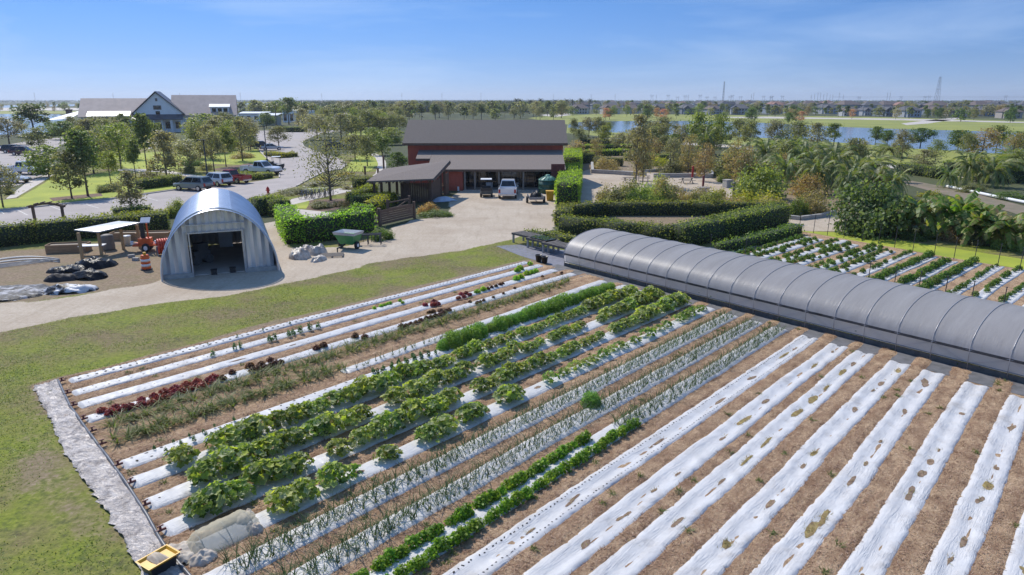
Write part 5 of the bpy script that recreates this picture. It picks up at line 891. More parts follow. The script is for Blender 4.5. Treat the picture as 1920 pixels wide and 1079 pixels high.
TP = {'oak': [tree_proto('oak_tree', 1, 'oval', LM['olive']), tree_proto('oak_tree', 2, 'oval', LM['olive'], 2000, .15, 28)], 'grey': [tree_proto('oak_tree', 3, 'oval', LM['grey'], 1900), tree_proto('oak_tree', 4, 'oval', LM['grey'], 1500, .15, 26)],
      'pine': [tree_proto('pine_tree', 5, 'pine', LM['pine'], 1900, .14, 26, rw=1.6, low=.42), tree_proto('pine_tree', 6, 'pine', LM['pine'], 1700, .14, 22, rw=1.6, low=.5)], 'light': [tree_proto('shade_tree', 7, 'oval', LM['fresh'], 1900), tree_proto('shade_tree', 8, 'oval', LM['fresh'], 1600, .16, 24, low=.4)],
      'round': [tree_proto('round_tree', 9, 'round', LM['deep'], 2400, .15, 36, rw=2.0, low=.36)], 'cone': [tree_proto('conical_tree', 10, 'cone', LM['grey'], 2000, .14, 34, rw=1.5, low=.16)], 'bare': [tree_proto('sparse_tree', 11, 'oval', LM['olive'], 1900, .085, 46, rw=2.3, low=.24, bare=True)],
      'bush': [tree_proto('leafy_tree', 12, 'round', LM['fresh'], 2600, .17, 34, rw=2.2, low=.12)], 'deepbush': [tree_proto('leafy_tree', 13, 'round', LM['deep'], 2600, .17, 34, rw=2.3, low=.10)], 'pink': [tree_proto('blossom_tree', 14, 'round', LM['pink'], 1200, .16, 26, rw=2.0, low=.3)], 'scrub': [tree_proto('scrub_tree', 15, 'oval', LM['brown'], 1100, .15, 30, rw=1.9, low=.15)],
      'far': [tree_proto('distant_tree', 21, 'round', LM['grey'], 420, .34, 22, rw=2.5, low=.16), tree_proto('distant_tree', 22, 'oval', LM['olive'], 420, .34, 22, rw=2.2, low=.18), tree_proto('distant_tree', 23, 'round', LM['deep'], 420, .34, 22, rw=2.5, low=.15), tree_proto('distant_tree', 24, 'pine', LM['pine'], 340, .34, 18, rw=1.7, low=.35)]}
rt = np.random.default_rng(101)
def tree(kind, u, v, vt, wpx, label, group):
    X, Y = G(u, v); h = max(1.2, HT(X, Y, vt)); pr = TP[kind]; p = pr[int(rt.integers(len(pr)))]; sc = PJ(X, Y, h * .5)[2]; wm = wpx / sc; k = h / p['proto_h']; kw = wm / p['proto_w'] if wpx else k
    return put(p, (X, Y, 0), rt.uniform(0, 6.28), (kw, kw, k), label, group, 'tree')
GL_ = 'trees around the parking lot'; GM_ = 'trees by the road and garden path'; GR_ = 'trees in the garden and by the lake'
for t_ in [('grey', 6, 388, 305, 60, 'grey-green tree cut by the left frame edge above the parking stalls'), ('oak', 135, 372, 284, 62, 'broad olive tree on the lawn left of the leaning dark pine'), ('pine', 165, 368, 246, 66, 'tall leaning dark pine on the lawn by the parking stalls'), ('cone', 247, 393, 320, 48, 'small grey conical tree in the hedge island at the road edge'),
           ('light', 208, 344, 285, 40, 'slim light green tree behind the small conical tree'), ('pine', 256, 340, 262, 34, 'thin pine on the lawn in front of the white ranch gable'), ('pine', 277, 327, 214, 44, 'tall bare-trunked pine before the white ranch gable'), ('cone', 313, 336, 246, 52, 'grey upright oak beside the clipped hedge near the parked cars'),
           ('light', 228, 318, 232, 66, 'wide green tree in the middle of the parking lawn'), ('oak', 176, 325, 246, 64, 'dull olive tree just behind the leaning dark pine'), ('bush', 92, 332, 274, 62, 'bright leafy low tree beside the white pickup'), ('oak', 75, 284, 240, 44, 'small oak on the kerb by the two dark cars'),
           ('pine', 66, 256, 196, 66, 'dark spreading pine standing before the left lake'), ('grey', 18, 272, 220, 54, 'grey tree at the left frame edge before the lake'), ('light', 42, 256, 226, 26, 'slim light tree on the lake bank, left one of two'), ('light', 94, 254, 226, 30, 'slim yellowish tree on the lake bank, right one of two'),
           ('grey', 358, 323, 262, 60, 'broad grey oak left of the black lamp post'), ('grey', 402, 322, 244, 44, 'grey thin tree just right of the black lamp post'), ('light', 424, 313, 238, 40, 'slim light green tree behind the red pickup'), ('grey', 455, 302, 226, 50, 'grey tree above the white pickup on the lot edge'),
           ('pine', 236, 247, 194, 40, 'dark ragged pine before the left ranch roof'), ('pine', 358, 242, 190, 32, 'dark tree hiding the right slope of the ranch gable'), ('oak', 418, 244, 203, 50, 'grey oak before the right ranch dormer'), ('oak', 186, 268, 218, 52, 'dull oak left of the ranch porch'), ('deepbush', 122, 262, 228, 44, 'dense dark tree by the ranch terrace and chimney'),
           ('bush', 210, 280, 236, 54, 'bushy green tree before the ranch wall, left of the entrance'), ('grey', 322, 300, 250, 34, 'grey tree at the right of the ranch entrance walk'), ('bush', 388, 270, 214, 60, 'bright round tree before the ranch right wing'), ('bush', 430, 262, 228, 44, 'low bright tree at the right end of the ranch'), ('grey', 470, 282, 220, 40, 'grey oak between the ranch end and the parking lot')]: tree(*t_, GL_)
for t_ in [('oak', 523, 276, 236, 36, 'dark oak on the small hedge island in the parking lot'), ('bare', 620, 376, 238, 104, 'tall sparse tree with open branches by the bicycle rack'), ('oak', 689, 312, 254, 36, 'small oak on the right of the oval lawn'), ('oak', 666, 300, 252, 46, 'olive oak on the left of the oval lawn'), ('oak', 677, 256, 222, 46, 'grey oak behind the oval lawn'), ('deepbush', 717, 292, 256, 40, 'dense dark round tree left of the red barn'), ('pine', 542, 234, 184, 36, 'dark tall tree beside the palm row'), ('bush', 735, 272, 240, 44, 'bright leafy tree behind the dark one, left of the barn'), ('bush', 700, 268, 240, 34, 'bright leafy tree between oval lawn and barn'), ('grey', 595, 262, 214, 54, 'grey wide tree at the bend of the lot'), ('grey', 640, 262, 214, 48, 'grey tree behind the tall sparse one'), ('deepbush', 745, 318, 286, 36, 'low dark tree tucked against the barn gable end'), ('deepbush', 500, 240, 212, 30, 'low dark tree near the white canopy roofs'), ('grey', 570, 245, 205, 34, 'grey oak in front of the pale green roof')]: tree(*t_, GM_)
for t_ in [('grey', 1192, 346, 218, 54, 'tall grey ragged tree standing in the gravel garden court'), ('oak', 1076, 262, 222, 18, 'thin dark tree right of the barn ridge'), ('grey', 1104, 258, 220, 36, 'grey tree at the near lake corner'), ('oak', 1122, 258, 220, 28, 'olive tree beside the grey one at the lake corner'), ('light', 1138, 252, 230, 18, 'small light tree on the bank near the lake corner'), ('oak', 1240, 262, 220, 54, 'wide grey-green tree before the blue water'), ('bush', 1236, 276, 238, 30, 'bright low tree on the lake path'), ('deepbush', 1266, 284, 252, 34, 'dark glossy tree beside the lake path'), ('light', 1309, 290, 212, 46, 'tall green tree against the lake, left of the slim pair'), ('light', 1340, 276, 216, 30, 'slim light tree, left of the pair on the lakeside lawn'), ('light', 1351, 281, 212, 34, 'slim light tree, right of the pair on the lakeside lawn'), ('scrub', 1290, 326, 252, 36, 'thin greyish tree beside the garden planters'), ('oak', 1384, 276, 222, 42, 'olive tree over the lake behind the first palms'), ('oak', 1405, 280, 226, 36, 'grey tree over the lake beyond the palms'), ('grey', 1450, 282, 224, 40, 'grey tree over the lake above the palm grove'), ('oak', 1490, 284, 228, 44, 'olive tree at the lake edge behind the palm grove'), ('grey', 1530, 288, 232, 44, 'grey tree at the lake edge right of the palm grove'), ('pine', 1562, 280, 232, 34, 'dark tree at the left end of the open water'),
           ('round', 1641, 271, 238, 26, 'round dark tree on the shore, first of the row by the open water'), ('round', 1663, 273, 245, 26, 'smaller round tree on the shore, second of the row by the open water'), ('grey', 1689, 304, 243, 34, 'tall grey leaning tree on the lakeside lawn'), ('round', 1725, 277, 241, 42, 'big round olive tree on the shore of the open water'), ('grey', 1729, 322, 282, 50, 'grey spreading tree beside the dark hedge on the lane'), ('round', 1795, 286, 245, 44, 'dull round tree on the right part of the lake shore'), ('scrub', 1840, 296, 240, 62, 'brownish leafless-looking tree before the right water'), ('light', 1866, 290, 236, 36, 'green tree overlapping the brownish one on the right shore'), ('light', 1904, 300, 247, 48, 'green tree near the right frame edge on the shore'), ('scrub', 1612, 292, 262, 34, 'pale thin shrub tree on the lakeside lawn edge'), ('scrub', 1320, 340, 268, 40, 'brownish thin tree over the garden planters'), ('scrub', 1392, 350, 274, 46, 'grey-brown thin tree left of the green dome shrub'), ('bush', 1335, 400, 362, 46, 'bright green young tree behind the hedge ring'), ('scrub', 1245, 392, 330, 50, 'feathery pale tree rising from the garden hedge'), ('oak', 1905, 330, 290, 50, 'olive tree at the right frame edge above the palms'), ('tan', 1078, 305, 262, 42, 'tan-orange leafy tree at the barn corner') if 0 else ('scrub', 1078, 305, 263, 44, 'tan-orange leafy tree at the barn corner')]: tree(*t_, GR_)
# ---------------------------------------------------------------- palms and bananas
def frond(r, P, a, L, up, droop, n_, wl, twist=1.0, base=(0, 0, 0)):
    """one feather frond: curved midrib with leaflets on both sides"""
    d = np.array([math.cos(a), math.sin(a), 0]); s = np.array([-math.sin(a), math.cos(a), 0]); ts = np.linspace(.06, 1, n_); pt = lambda t: np.array(base) + d * L * (t * (1 - .18 * t)) + np.array([0, 0, L * (up * t - droop * t * t)])
    rb = [];
    for t in np.linspace(0, 1, 7): rb += [pt(t) - s * .03 * (1 - t * .8), pt(t) + s * .03 * (1 - t * .8)]
    P.add(rb, [[2 * i, 2 * i + 1, 2 * i + 3, 2 * i + 2] for i in range(6)], 0)
    for t in ts:
        c = pt(t); e = pt(min(1, t + .05)) - c; e = e / (np.linalg.norm(e) + 1e-6); ll = wl * L * math.sin(math.pi * (.12 + .82 * t)) ** .6 * r.uniform(.85, 1.1)
        for sg in (-1, 1):
            tip = c + (s * sg * .8 + e * .75 + np.array([0, 0, -.32 * twist])) * ll * .8 + r.normal(size=3) * .03; w_ = e * .045 * L / 2
            P.add([c - w_, c + w_, tip + w_ * .3, tip - w_ * .3], [[0, 1, 2, 3]], 0)
def palm_proto(name, seed, leaf, h, L, nf, up=(.2, 1.0), trunk_r=.16, crown_shaft=False):
    r = np.random.default_rng(seed); root = thing(name, 'x', 'palm'); mb = MB(); mb.smooth = True; b_ = r.normal(size=2) * .25; mb.tube([(b_[0] * t * t, b_[1] * t * t, h * t) for t in np.linspace(0, 1, 7)], [trunk_r * 1.35] + list(np.linspace(trunk_r, trunk_r * .7, 6)), 9); o1 = mb.build('trunk', palmbark, root); kids = [o1]; P = NP()
    for i in range(nf): e_ = up[0] + (up[1] - up[0]) * (i / nf); frond(r, P, i * 2.4 + r.normal() * .2, L * r.uniform(.85, 1.1), e_, .55 + .35 * (1 - i / nf), 22, .20, base=(b_[0], b_[1], h))
    o2 = link('crown', P.mesh('palm_crown', leaf), root); kids.append(o2); ALLKIDS[root.name] = kids; root['proto_h'] = h + L * .5; root['proto_w'] = L * 1.7; return root
lf_coco = LEAF('coconut_frond', [(.10, .15, .03), (.15, .20, .045), (.22, .25, .085), (.28, .27, .13), (.13, .19, .03)], .4, .5); lf_royal = LEAF('royal_frond', [(.10, .12, .015), (.16, .17, .02), (.22, .21, .03)], .3); lf_ban = LEAF('banana_leaf', [(.08, .15, .02), (.13, .22, .03), (.20, .28, .06), (.30, .30, .09), (.25, .19, .09)], .45, .45)
TP['coco'] = [palm_proto('coconut_palm', s, lf_coco, 1.4, 3.6, 32) for s in (1, 2, 3)]; TP['royal'] = [palm_proto('royal_palm', 5, lf_royal, 6.2, 2.6, 16, (-.1, .95), .2)]; TP['date'] = [palm_proto('date_palm', 6, LEAF('date_frond', [(.055, .065, .035), (.085, .095, .05)], .2), 7.5, 2.2, 26, (-.35, 1.1), .26)]
def banana_proto(seed):
    r = np.random.default_rng(seed); root = thing('banana_plant', 'x', 'banana plant'); mb = MB(); mb.smooth = True; tops = []
    for k in range(3): x, y = r.normal(size=2) * .35; h = r.uniform(.6, 1.3); mb.tube([(x, y, 0), (x * 1.1, y * 1.1, h)], [.10, .06], 8); tops.append((x * 1.1, y * 1.1, h))
    o1 = mb.build('stem', MAT('banana_stem', (.24, .19, .09), (.16, .12, .05), 5, .7), root); P = NP()
    for tp in tops:
        for i in range(12):
            a = r.uniform(0, 6.28); L = r.uniform(1.2, 2.0); up = r.uniform(.25, 1.2); dr = r.uniform(.5, 1.0); d = np.array([math.cos(a), math.sin(a), 0]); s = np.array([-math.sin(a), math.cos(a), 0]); K = 9; pt = lambda t: np.array(tp) + d * L * t * (1 - .15 * t) + np.array([0, 0, L * (up * t - dr * t * t)])
            for j in range(K):
                t0, t1 = j / K, (j + .9) / K
                for sg in (-1, 1): w0, w1 = [.26 * math.sin(math.pi * min(1, .1 + .88 * t)) ** .55 for t in (t0, t1)]; dz = np.array([0, 0, -.35 - r.uniform(0, .4)]); P.add([pt(t0), pt(t1), pt(t1) + (s * sg + dz) * w1, pt(t0) + (s * sg + dz) * w0], [[0, 1, 2, 3]], 0)
    o2 = link('leaves', P.mesh('banana_leaves', lf_ban), root); ALLKIDS[root.name] = [o1, o2]; root['proto_h'] = 2.2; root['proto_w'] = 3.0; return root
TP['banana'] = [banana_proto(s) for s in (1, 2, 3)]
for i, (u, v, vt, wp) in enumerate(sorted([(1395, 330, 262, 62), (1432, 318, 248, 56), (1478, 322, 246, 58), (1412, 352, 292, 58), (1462, 348, 278, 64), (1502, 338, 252, 64), (1530, 362, 280, 70), (1560, 352, 258, 72), (1588, 372, 292, 64), (1604, 350, 280, 52), (1640, 366, 300, 58), (1672, 372, 306, 54)])): tree('coco', u, v, vt, wp * 1.15, f'{ordn(i + 1)} coconut palm from the left in the palm grove', 'coconut palms in the grove')
for i, (u, v, vt, wp) in enumerate([(1320, 298, 232, 44), (1810, 348, 274, 58), (1862, 352, 290, 62), (1780, 352, 306, 44)]): tree('coco', u, v, vt, wp, ['lone coconut palm before the lake, left of the grove', 'tall coconut palm beside the dark lane hedge', 'coconut palm near the lane, right of the tall one', 'short coconut palm at the lane bend'][i], 'coconut palms outside the grove')
for i, (u, v, vt, wp) in enumerate([(1712, 446, 362, 90), (1748, 444, 346, 100), (1790, 450, 362, 90), (1836, 458, 370, 86), (1872, 462, 384, 76), (1908, 470, 388, 90), (1690, 420, 352, 60), (1770, 420, 358, 70)]): tree('banana', u, v, vt, wp, ['banana clump right beside the big dark glossy shrub', 'tallest banana clump, second from the dark glossy shrub', 'ragged banana clump in the middle of the banana row', 'dry-leaved banana clump behind the row of stakes', 'small banana clump between two bigger ones near the frame edge', 'banana clump at the right frame edge', 'banana clump half behind the dark glossy shrub', 'banana clump behind the front row, by the lane'][i], 'banana clumps along the second field')
for i, u in enumerate([518, 560, 586, 608, 628, 643, 655]): tree('royal', u, 236 - (i % 3), 190 + (i % 2) * 5, 22, f'{ordn(i + 1)} yellow-green royal palm from the left by the canopy roofs', 'royal palms by the canopy roofs')
for i, u in enumerate([966, 975, 993, 1011, 1060, 1074, 1089, 1104, 1040]): tree('date', u, 214 - (i % 2), 184 + (i % 3), 15, f'{ordn(i + 1)} tall dark palm of the row behind the barn ridge', 'tall palms behind the barn')
# ---------------------------------------------------------------- shrubs
def shrub_proto(name, seed, leaf, nl=1500, ls=.085, spiky=False):
    r = np.random.default_rng(seed); nc = 26; C = unit(r.normal(size=(nc, 3))); C[:, 2] = np.abs(C[:, 2]); C *= r.uniform(.35, .85, nc)[:, None]; P = (C[:, None] + r.normal(size=(nc, nl // nc, 3)) * .15).reshape(-1, 3); P[:, 2] = np.abs(P[:, 2]); o_ = unit(P)
    if spiky: V_, F_ = blades(r, P * .5, .75, .05, .8, .5, 2)
    else: V_, F_ = leafq(r, P, ls, (0, 0, .3), .6, o_, .8)
    o = link(name, npmesh(name, V_, F_, leaf)); o['label'] = 'x'; o['category'] = 'shrub'; return o
SP = {k: [shrub_proto(n_, s, LM[m_], q, l_)] for s, (k, n_, m_, q, l_) in enumerate([('green', 'shrub', 'deep', 4000, .05), ('fresh', 'shrub', 'sage', 6000, .042), ('olive', 'shrub', 'olive', 5000, .045), ('brown', 'shrub', 'brown', 4500, .04), ('tan', 'shrub', 'tan', 4500, .042), ('gloss', 'glossy_shrub', 'gloss', 6500, .045), ('yellow', 'shrub', 'yellow', 1500, .07), ('grey', 'shrub', 'grey', 1500, .07)])}
SP['flower'] = [shrub_proto('flowering_shrub', 31, LEAF('yellow_flower', [(.75, .50, .01), (.62, .42, .02), (.12, .17, .03), (.55, .40, .03)]), 1100, .08)]
def shrub(kind, u, v, wpx, hpx, label, group='shrubs'):
    X, Y = G(u, v); s = PJ(X, Y)[2]; rx = wpx / s / 2 / .98; h = hpx / s / .95; p = SP[kind][0]; Y += rx * .5; return put(p, (X, Y, 0), rt.uniform(0, 6.28), (rx, rx, h), label, group, 'shrub')
shrub('gloss', 1640, 446, 150, 96, 'large dark glossy round shrub at the corner of the second field', 'big garden shrubs'); shrub('fresh', 1436, 378, 116, 66, 'big pale green dome shrub in the right garden', 'big garden shrubs'); shrub('olive', 1372, 330, 92, 46, 'wide dark olive shrub behind the pale dome shrub', 'big garden shrubs'); shrub('fresh', 1360, 342, 34, 22, 'small bright round shrub by the pale stone cube', 'big garden shrubs')
shrub('tan', 1520, 370, 78, 44, 'rusty brown dry shrub beside the pale dome shrub', 'big garden shrubs'); shrub('brown', 1528, 404, 84, 52, 'greyish brown feathery shrub beside the curved kerb', 'big garden shrubs'); shrub('tan', 1452, 338, 70, 30, 'rusty low shrub below the palm grove', 'big garden shrubs'); shrub('green', 1500, 408, 36, 40, 'dark green shrub left of the feathery one at the kerb', 'big garden shrubs')
for i, (k, u, v, w_, h_, lb) in enumerate([('olive', 1160, 396, 74, 46, 'olive shrub at the left end of the garden planting'), ('green', 1190, 398, 52, 46, 'dark broad-leaved shrub in the garden planting'), ('fresh', 1215, 396, 54, 50, 'light feathery shrub in the middle of the garden planting'), ('fresh', 1252, 394, 62, 44, 'light green shrub before the gravel court'), ('brown', 1290, 392, 50, 34, 'brownish shrub near the right end of the garden planting'), ('olive', 1308, 392, 40, 34, 'olive shrub just left of the bright young tree'), ('yellow', 1346, 374, 38, 22, 'yellow-green clipped shrub behind the bright young tree'), ('yellow', 1400, 392, 60, 34, 'yellowish shrub in front of the pale dome shrub'), ('yellow', 1440, 392, 60, 32, 'yellowish shrub right of its twin at the dome shrub'), ('green', 1130, 362, 18, 12, 'low fern-like tuft by the stone planter') if 0 else ('fresh', 1128, 318, 24, 14, 'fern-like tuft at the stone planter corner'), ('brown', 1140, 320, 60, 26, 'brownish shrub mass along the stone planter'), ('olive', 1262, 326, 60, 24, 'olive shrub in the raised stone planter'), ('brown', 1300, 322, 60, 24, 'brown twiggy shrub in the raised stone planter'), ('yellow', 1240, 312, 44, 18, 'yellow-green shrub behind the stone planter'), ('olive', 1210, 318, 40, 20, 'dull green shrub behind the grey ragged tree'), ('grey', 1420, 352, 46, 30, 'greyish shrub between olive shrub and pale dome')]): shrub(k, u, v, w_, h_, lb, 'garden shrubs')
for i, (k, u, v, w_, h_, lb) in enumerate([('flower', 607, 342, 40, 9, 'low shrub covered in yellow flowers on the near median'), ('flower', 645, 332, 36, 8, 'low shrub covered in yellow flowers on the far median'), ('grey', 600, 350, 90, 9, 'grey ground shrub along the near median'), ('grey', 660, 338, 80, 9, 'grey ground shrub along the far median'), ('olive', 545, 366, 80, 10, 'low clipped shrub at the road end beside the red hydrant'), ('grey', 690, 356, 26, 8, 'grey low shrub at the shelter corner') if 0 else ('grey', 652, 356, 30, 8, 'grey low shrub on the path side'), ('olive', 600, 392, 60, 14, 'dark low shrub under the tall sparse tree'), ('brown', 640, 388, 44, 12, 'brown low shrub under the tall sparse tree'), ('green', 650, 398, 40, 10, 'dark clipped ground shrub by the bicycle rack'), ('tan', 802, 402, 44, 22, 'straw-coloured grassy shrub by the shelter'), ('green', 815, 408, 62, 12, 'dark ground shrub edging the straw-coloured one'), ('deep', 0, 0, 0, 0, '')][:-1]): shrub(k, u, v, w_, h_, lb, 'shrubs along road and paths')
for i, (k, u, v, w_, h_, lb) in enumerate([('green', 714, 452, 44, 24, 'low dark shrub at the end of the trimmed yard hedge'), ('fresh', 330, 408, 42, 34, 'bright rounded shrub behind the arch shed'), ('grey', 210, 360, 40, 20, 'grey shrub on the parking lawn left of the clipped hedge'), ('olive', 190, 362, 30, 14, 'olive low shrub on the parking lawn mulch'), ('grey', 262, 338, 60, 18, 'grey-green shrub drift on the parking lawn'), ('olive', 350, 326, 34, 18, 'dark round shrub beside the mulch by the lamp post'), ('grey', 385, 320, 34, 16, 'grey shrub on the mulch right of the lamp post'), ('olive', 14, 366, 20, 12, 'small grey shrub at the kerb corner below the sedan'), ('green', 355, 312, 40, 14, 'dark low shrub behind the mulch'), ('green', 460, 324, 30, 12, 'dark shrub next to the red pickup'), ('olive', 1210, 300, 60, 12, 'low shrub drift by the lake path'), ('green', 270, 277, 26, 12, 'dark clipped shrub at the ranch entrance walk'), ('brown', 450, 298, 50, 14, 'brownish shrubs on the lawn by the lot edge')]): shrub(k, u, v, w_, h_, lb, 'shrubs about the lawns')
for i, (k, u, v, w_, h_, lb) in enumerate([('brown', 1145, 388, 60, 44, 'reddish brown shrub at the head of the garden planting'), ('olive', 1178, 384, 60, 46, 'tall olive shrub behind the broad-leaved one'), ('fresh', 1232, 386, 64, 56, 'tallest pale feathery shrub in the garden planting'), ('brown', 1272, 388, 60, 40, 'brown twiggy shrub right of the pale feathery one'), ('brown', 1312, 384, 56, 34, 'brown twiggy shrub behind the bright young tree'), ('brown', 1375, 398, 90, 30, 'long brown shrub under the yellowish pair'), ('brown', 1450, 400, 80, 30, 'long brown shrub right of the yellowish pair'), ('olive', 1280, 312, 56, 28, 'olive shrub among the thin garden trees'), ('grey', 1330, 318, 60, 30, 'greyish shrub among the thin garden trees'), ('brown', 1395, 318, 60, 30, 'brown shrub behind the wide dark olive one')]): shrub(k, u, v, w_, h_, lb, 'garden planting')
for t_ in [('scrub', 1205, 345, 245, 40, 'brownish trunk-like tree just right of the tall ragged one'), ('grey', 1262, 318, 258, 36, 'thin grey tree behind the black garden post'), ('scrub', 1372, 345, 262, 40, 'tall twiggy tree before the wide dark olive shrub')]: tree(*t_, GR_)
# ---------------------------------------------------------------- hedges
hedgecore = MAT('hedge_core', (.035, .05, .018), (.02, .03, .012), 6, .9)
def hedge(label, pts, wd, h, leaf, group='clipped hedges', ls=.075, den=75, px=True, wob=.13, seed=0):
    """clipped hedge: dark twiggy core and a shell of small leaves; pts = ground line of its middle"""
    r = np.random.default_rng(len(label) + seed); q = np.array(PP(pts) if px else pts, float); mb = MB(); c0 = q.mean(0); seg = [(a, b_) for a, b_ in zip(q, q[1:])]; V_, F_ = [], []; core = NP(); n0 = Wob(seed + len(label), 1.5)
    for i, (a, b_) in enumerate(seg):
        d = b_ - a; L = np.linalg.norm(d); d = d / L; nr = np.array([-d[1], d[0]]); k = max(2, int(L / .8)); e0 = -wd / 2 if i else 0; kw = wd / 2 - .10; hh = h - .12
        A = a - d * (-.1); Bp = b_ + d * (-.1 if i == len(seg) - 1 else kw * .6); P8 = [(*(p + nr * s * kw - c0), z) for p in (A, Bp) for s, z in ((-1, 0), (1, 0), (1, hh), (-1, hh))]; core.add(P8, [[0, 1, 5, 4], [1, 2, 6, 5], [2, 3, 7, 6], [3, 0, 4, 7], [3, 2, 1, 0], [4, 5, 6, 7]], 0)
        for (area, fn) in ((L * wd, 't'), (L * h, 'l'), (L * h, 'r'), (wd * h, 's'), (wd * h, 'e')):
            m_ = int(area * den * (1.15 if fn == 't' else 1)); t = r.uniform(0, 1, m_); s = r.uniform(-1, 1, m_); zz = r.uniform(0, 1, m_); L_ = L + (wd * .5 if i < len(seg) - 1 else 0)
            if fn == 't': al, ac, z, nn = t * L_, s * wd / 2, np.full(m_, h), np.tile([0, 0, 1.], (m_, 1))
            elif fn in 'lr': sg = 1 if fn == 'l' else -1; al, ac, z, nn = t * L_, np.full(m_, sg * wd / 2), zz * h, np.tile([nr[0] * sg, nr[1] * sg, .3], (m_, 1))
            else: sg = 1 if fn == 'e' else -1; al, ac, z, nn = np.full(m_, L_ if fn == 'e' else 0.), s * wd / 2, zz * h, np.tile([d[0] * sg, d[1] * sg, .3], (m_, 1))
            b2 = 1 + wob * n0(al * 1.2 + i * 9, z * 2 + ac); P = np.stack([a[0] + d[0] * al + nr[0] * ac * b2 - c0[0], a[1] + d[1] * al + nr[1] * ac * b2 - c0[1], z * (1 + wob * .9 * n0(al * 1.6 + 4, ac * 2))], 1) + r.normal(size=(m_, 3)) * .085
            P[:, 2] = np.abs(P[:, 2]); v_, f_ = leafq(r, P, ls, (0, 0, .35), .62, nn, .9); core.add(v_, f_, 1)
    o = link('hedge', core.mesh('hedge', [hedgecore, leaf]), loc=(c0[0], c0[1], 0)); return tag(o, label, 'hedge', group)
LEAF_ = lambda n_, c, *a: LEAF(n_, [tuple(q * s_ for q, s_ in zip(x, (1.8, 1.68, 1.4))) for x in c], .55)
lfh = LEAF_('hedge_leaf', [(.07, .13, .014), (.11, .19, .02), (.17, .27, .035), (.24, .34, .05)], .3, .42); lfd = LEAF_('dark_hedge_leaf', [(.05, .075, .018), (.08, .11, .028), (.12, .15, .042), (.18, .19, .075)], .25, .42); lfy = LEAF_('yellow_hedge_leaf', [(.10, .13, .015), (.17, .19, .02), (.24, .24, .03)], .3); lfb = LEAF_('brown_hedge_leaf', [(.07, .08, .03), (.11, .11, .045), (.15, .13, .06)], .25)
lfb2 = LEAF_('olive_hedge_leaf', [(.05, .075, .018), (.085, .11, .028), (.12, .14, .035), (.16, .16, .06)], .25, .42)
hedge('long dark green hedge along the back of the left yard', [(-60, 468), (60, 455), (150, 446), (235, 440), (318, 433)], 1.6, 1.55, lfd, wob=.12)
hedge('low yellow-green hedge between the road and the long dark hedge', [(178, 421), (250, 415), (322, 408)], 1.0, .75, lfy); hedge('low oval hedge around the small conical tree at the road edge', [(212, 401), (248, 399), (284, 397)], 1.6, .55, lfb2)
hedge('bright trimmed yard hedge turning a corner beside the arch shed', [(536, 424), (553, 455), (625, 448), (694, 434)], 1.5, 1.85, lfh, wob=.12); hedge('dark green hedge bit just behind the arch shed', [(478, 404), (510, 400), (534, 408)], 1.6, 1.6, lfd, wob=.14); hedge('bright tall hedge corner behind the solid plank gate', [(668, 420), (694, 415)], 1.2, 1.5, lfh)
hedge('yellow-topped hedge running back beside the shelter', [(658, 384), (692, 369), (700, 364)], 1.2, 1.15, lfy); hedge('dark clipped hedge arm beside the shelter front', [(660, 388), (718, 383)], 1.1, 1.1, lfd); hedge('yellow-green hedge reaching the plank gate', [(697, 402), (712, 393), (736, 381)], 1.2, 1.15, lfy); hedge('square dark hedge block at the corner of the shelter path', [(666, 356), (698, 352)], 1.5, 1.35, lfb2)
hedge('bright green tall hedge beside the red barn', [(1063, 388), (1068, 365), (1072, 340)], 2.3, 2.35, lfh, wob=.12); hedge('bright tall hedge further back along the barn side', [(1073, 326), (1074, 305)], 2.6, 2.4, lfh, wob=.12)
hedge('olive hedge along the near side of the hedge ring', [(1052, 434), (1120, 442), (1200, 450), (1262, 458)], 1.4, 1.3, lfb2, wob=.10); hedge('olive hedge along the far side of the hedge ring', [(1052, 424), (1062, 410), (1130, 403), (1290, 403), (1470, 404)], 1.3, 1.25, lfb2, wob=.12); hedge('thick dark hedge at the right of the hedge ring', [(1272, 462), (1340, 447), (1462, 416)], 1.9, 1.6, lfd, wob=.08)
hedge('short low hedge behind the nursery benches', [(990, 447), (1030, 453), (1075, 462)], 1.0, .7, lfb2); hedge('brownish hedge by the stone planter', [(1115, 309), (1165, 312)], 1.6, 1.3, lfb); hedge('dark hedge arm behind the brownish planter hedge', [(1086, 307), (1110, 305)], 1.5, 1.6, lfd)
for i, (a, lb, lf_) in enumerate([([(1092, 293), (1232, 290)], 'bright green crop hedge, nearest row right of the barn', lfh), ([(1088, 282), (1230, 280)], 'bright green crop hedge, middle row right of the barn', lfh), ([(1088, 270), (1180, 271)], 'dark clipped hedge, far row right of the barn', lfd), ([(1170, 301), (1310, 302)], 'low dark hedge before the crop rows', lfd), ([(1200, 276), (1250, 280)], 'dark hedge beside the lake path', lfd)]): hedge(lb, a, 2.2, 1.1, lf_, 'hedge rows right of the barn', .11, 40)
hedge('clipped hedge on the lawn by the grey parked car', [(262, 355), (300, 350), (334, 344)], 1.6, 1.1, lfb2); hedge('low hedge in front of the white pickup in the lot', [(452, 332), (478, 337), (505, 333)], 1.6, .7, lfb2); hedge('hedge on the small island in the middle of the lot', [(504, 292), (530, 296), (553, 294)], 2.0, .8, lfy); hedge('dark hedge on the far kerb of the upper road', [(84, 258), (130, 252)], 1.5, 1.2, lfd, ls=.12, den=30); hedge('dark clipped hedge below the canopy roofs', [(525, 248), (575, 248)], 2.5, 1.6, lfd, ls=.14, den=25)
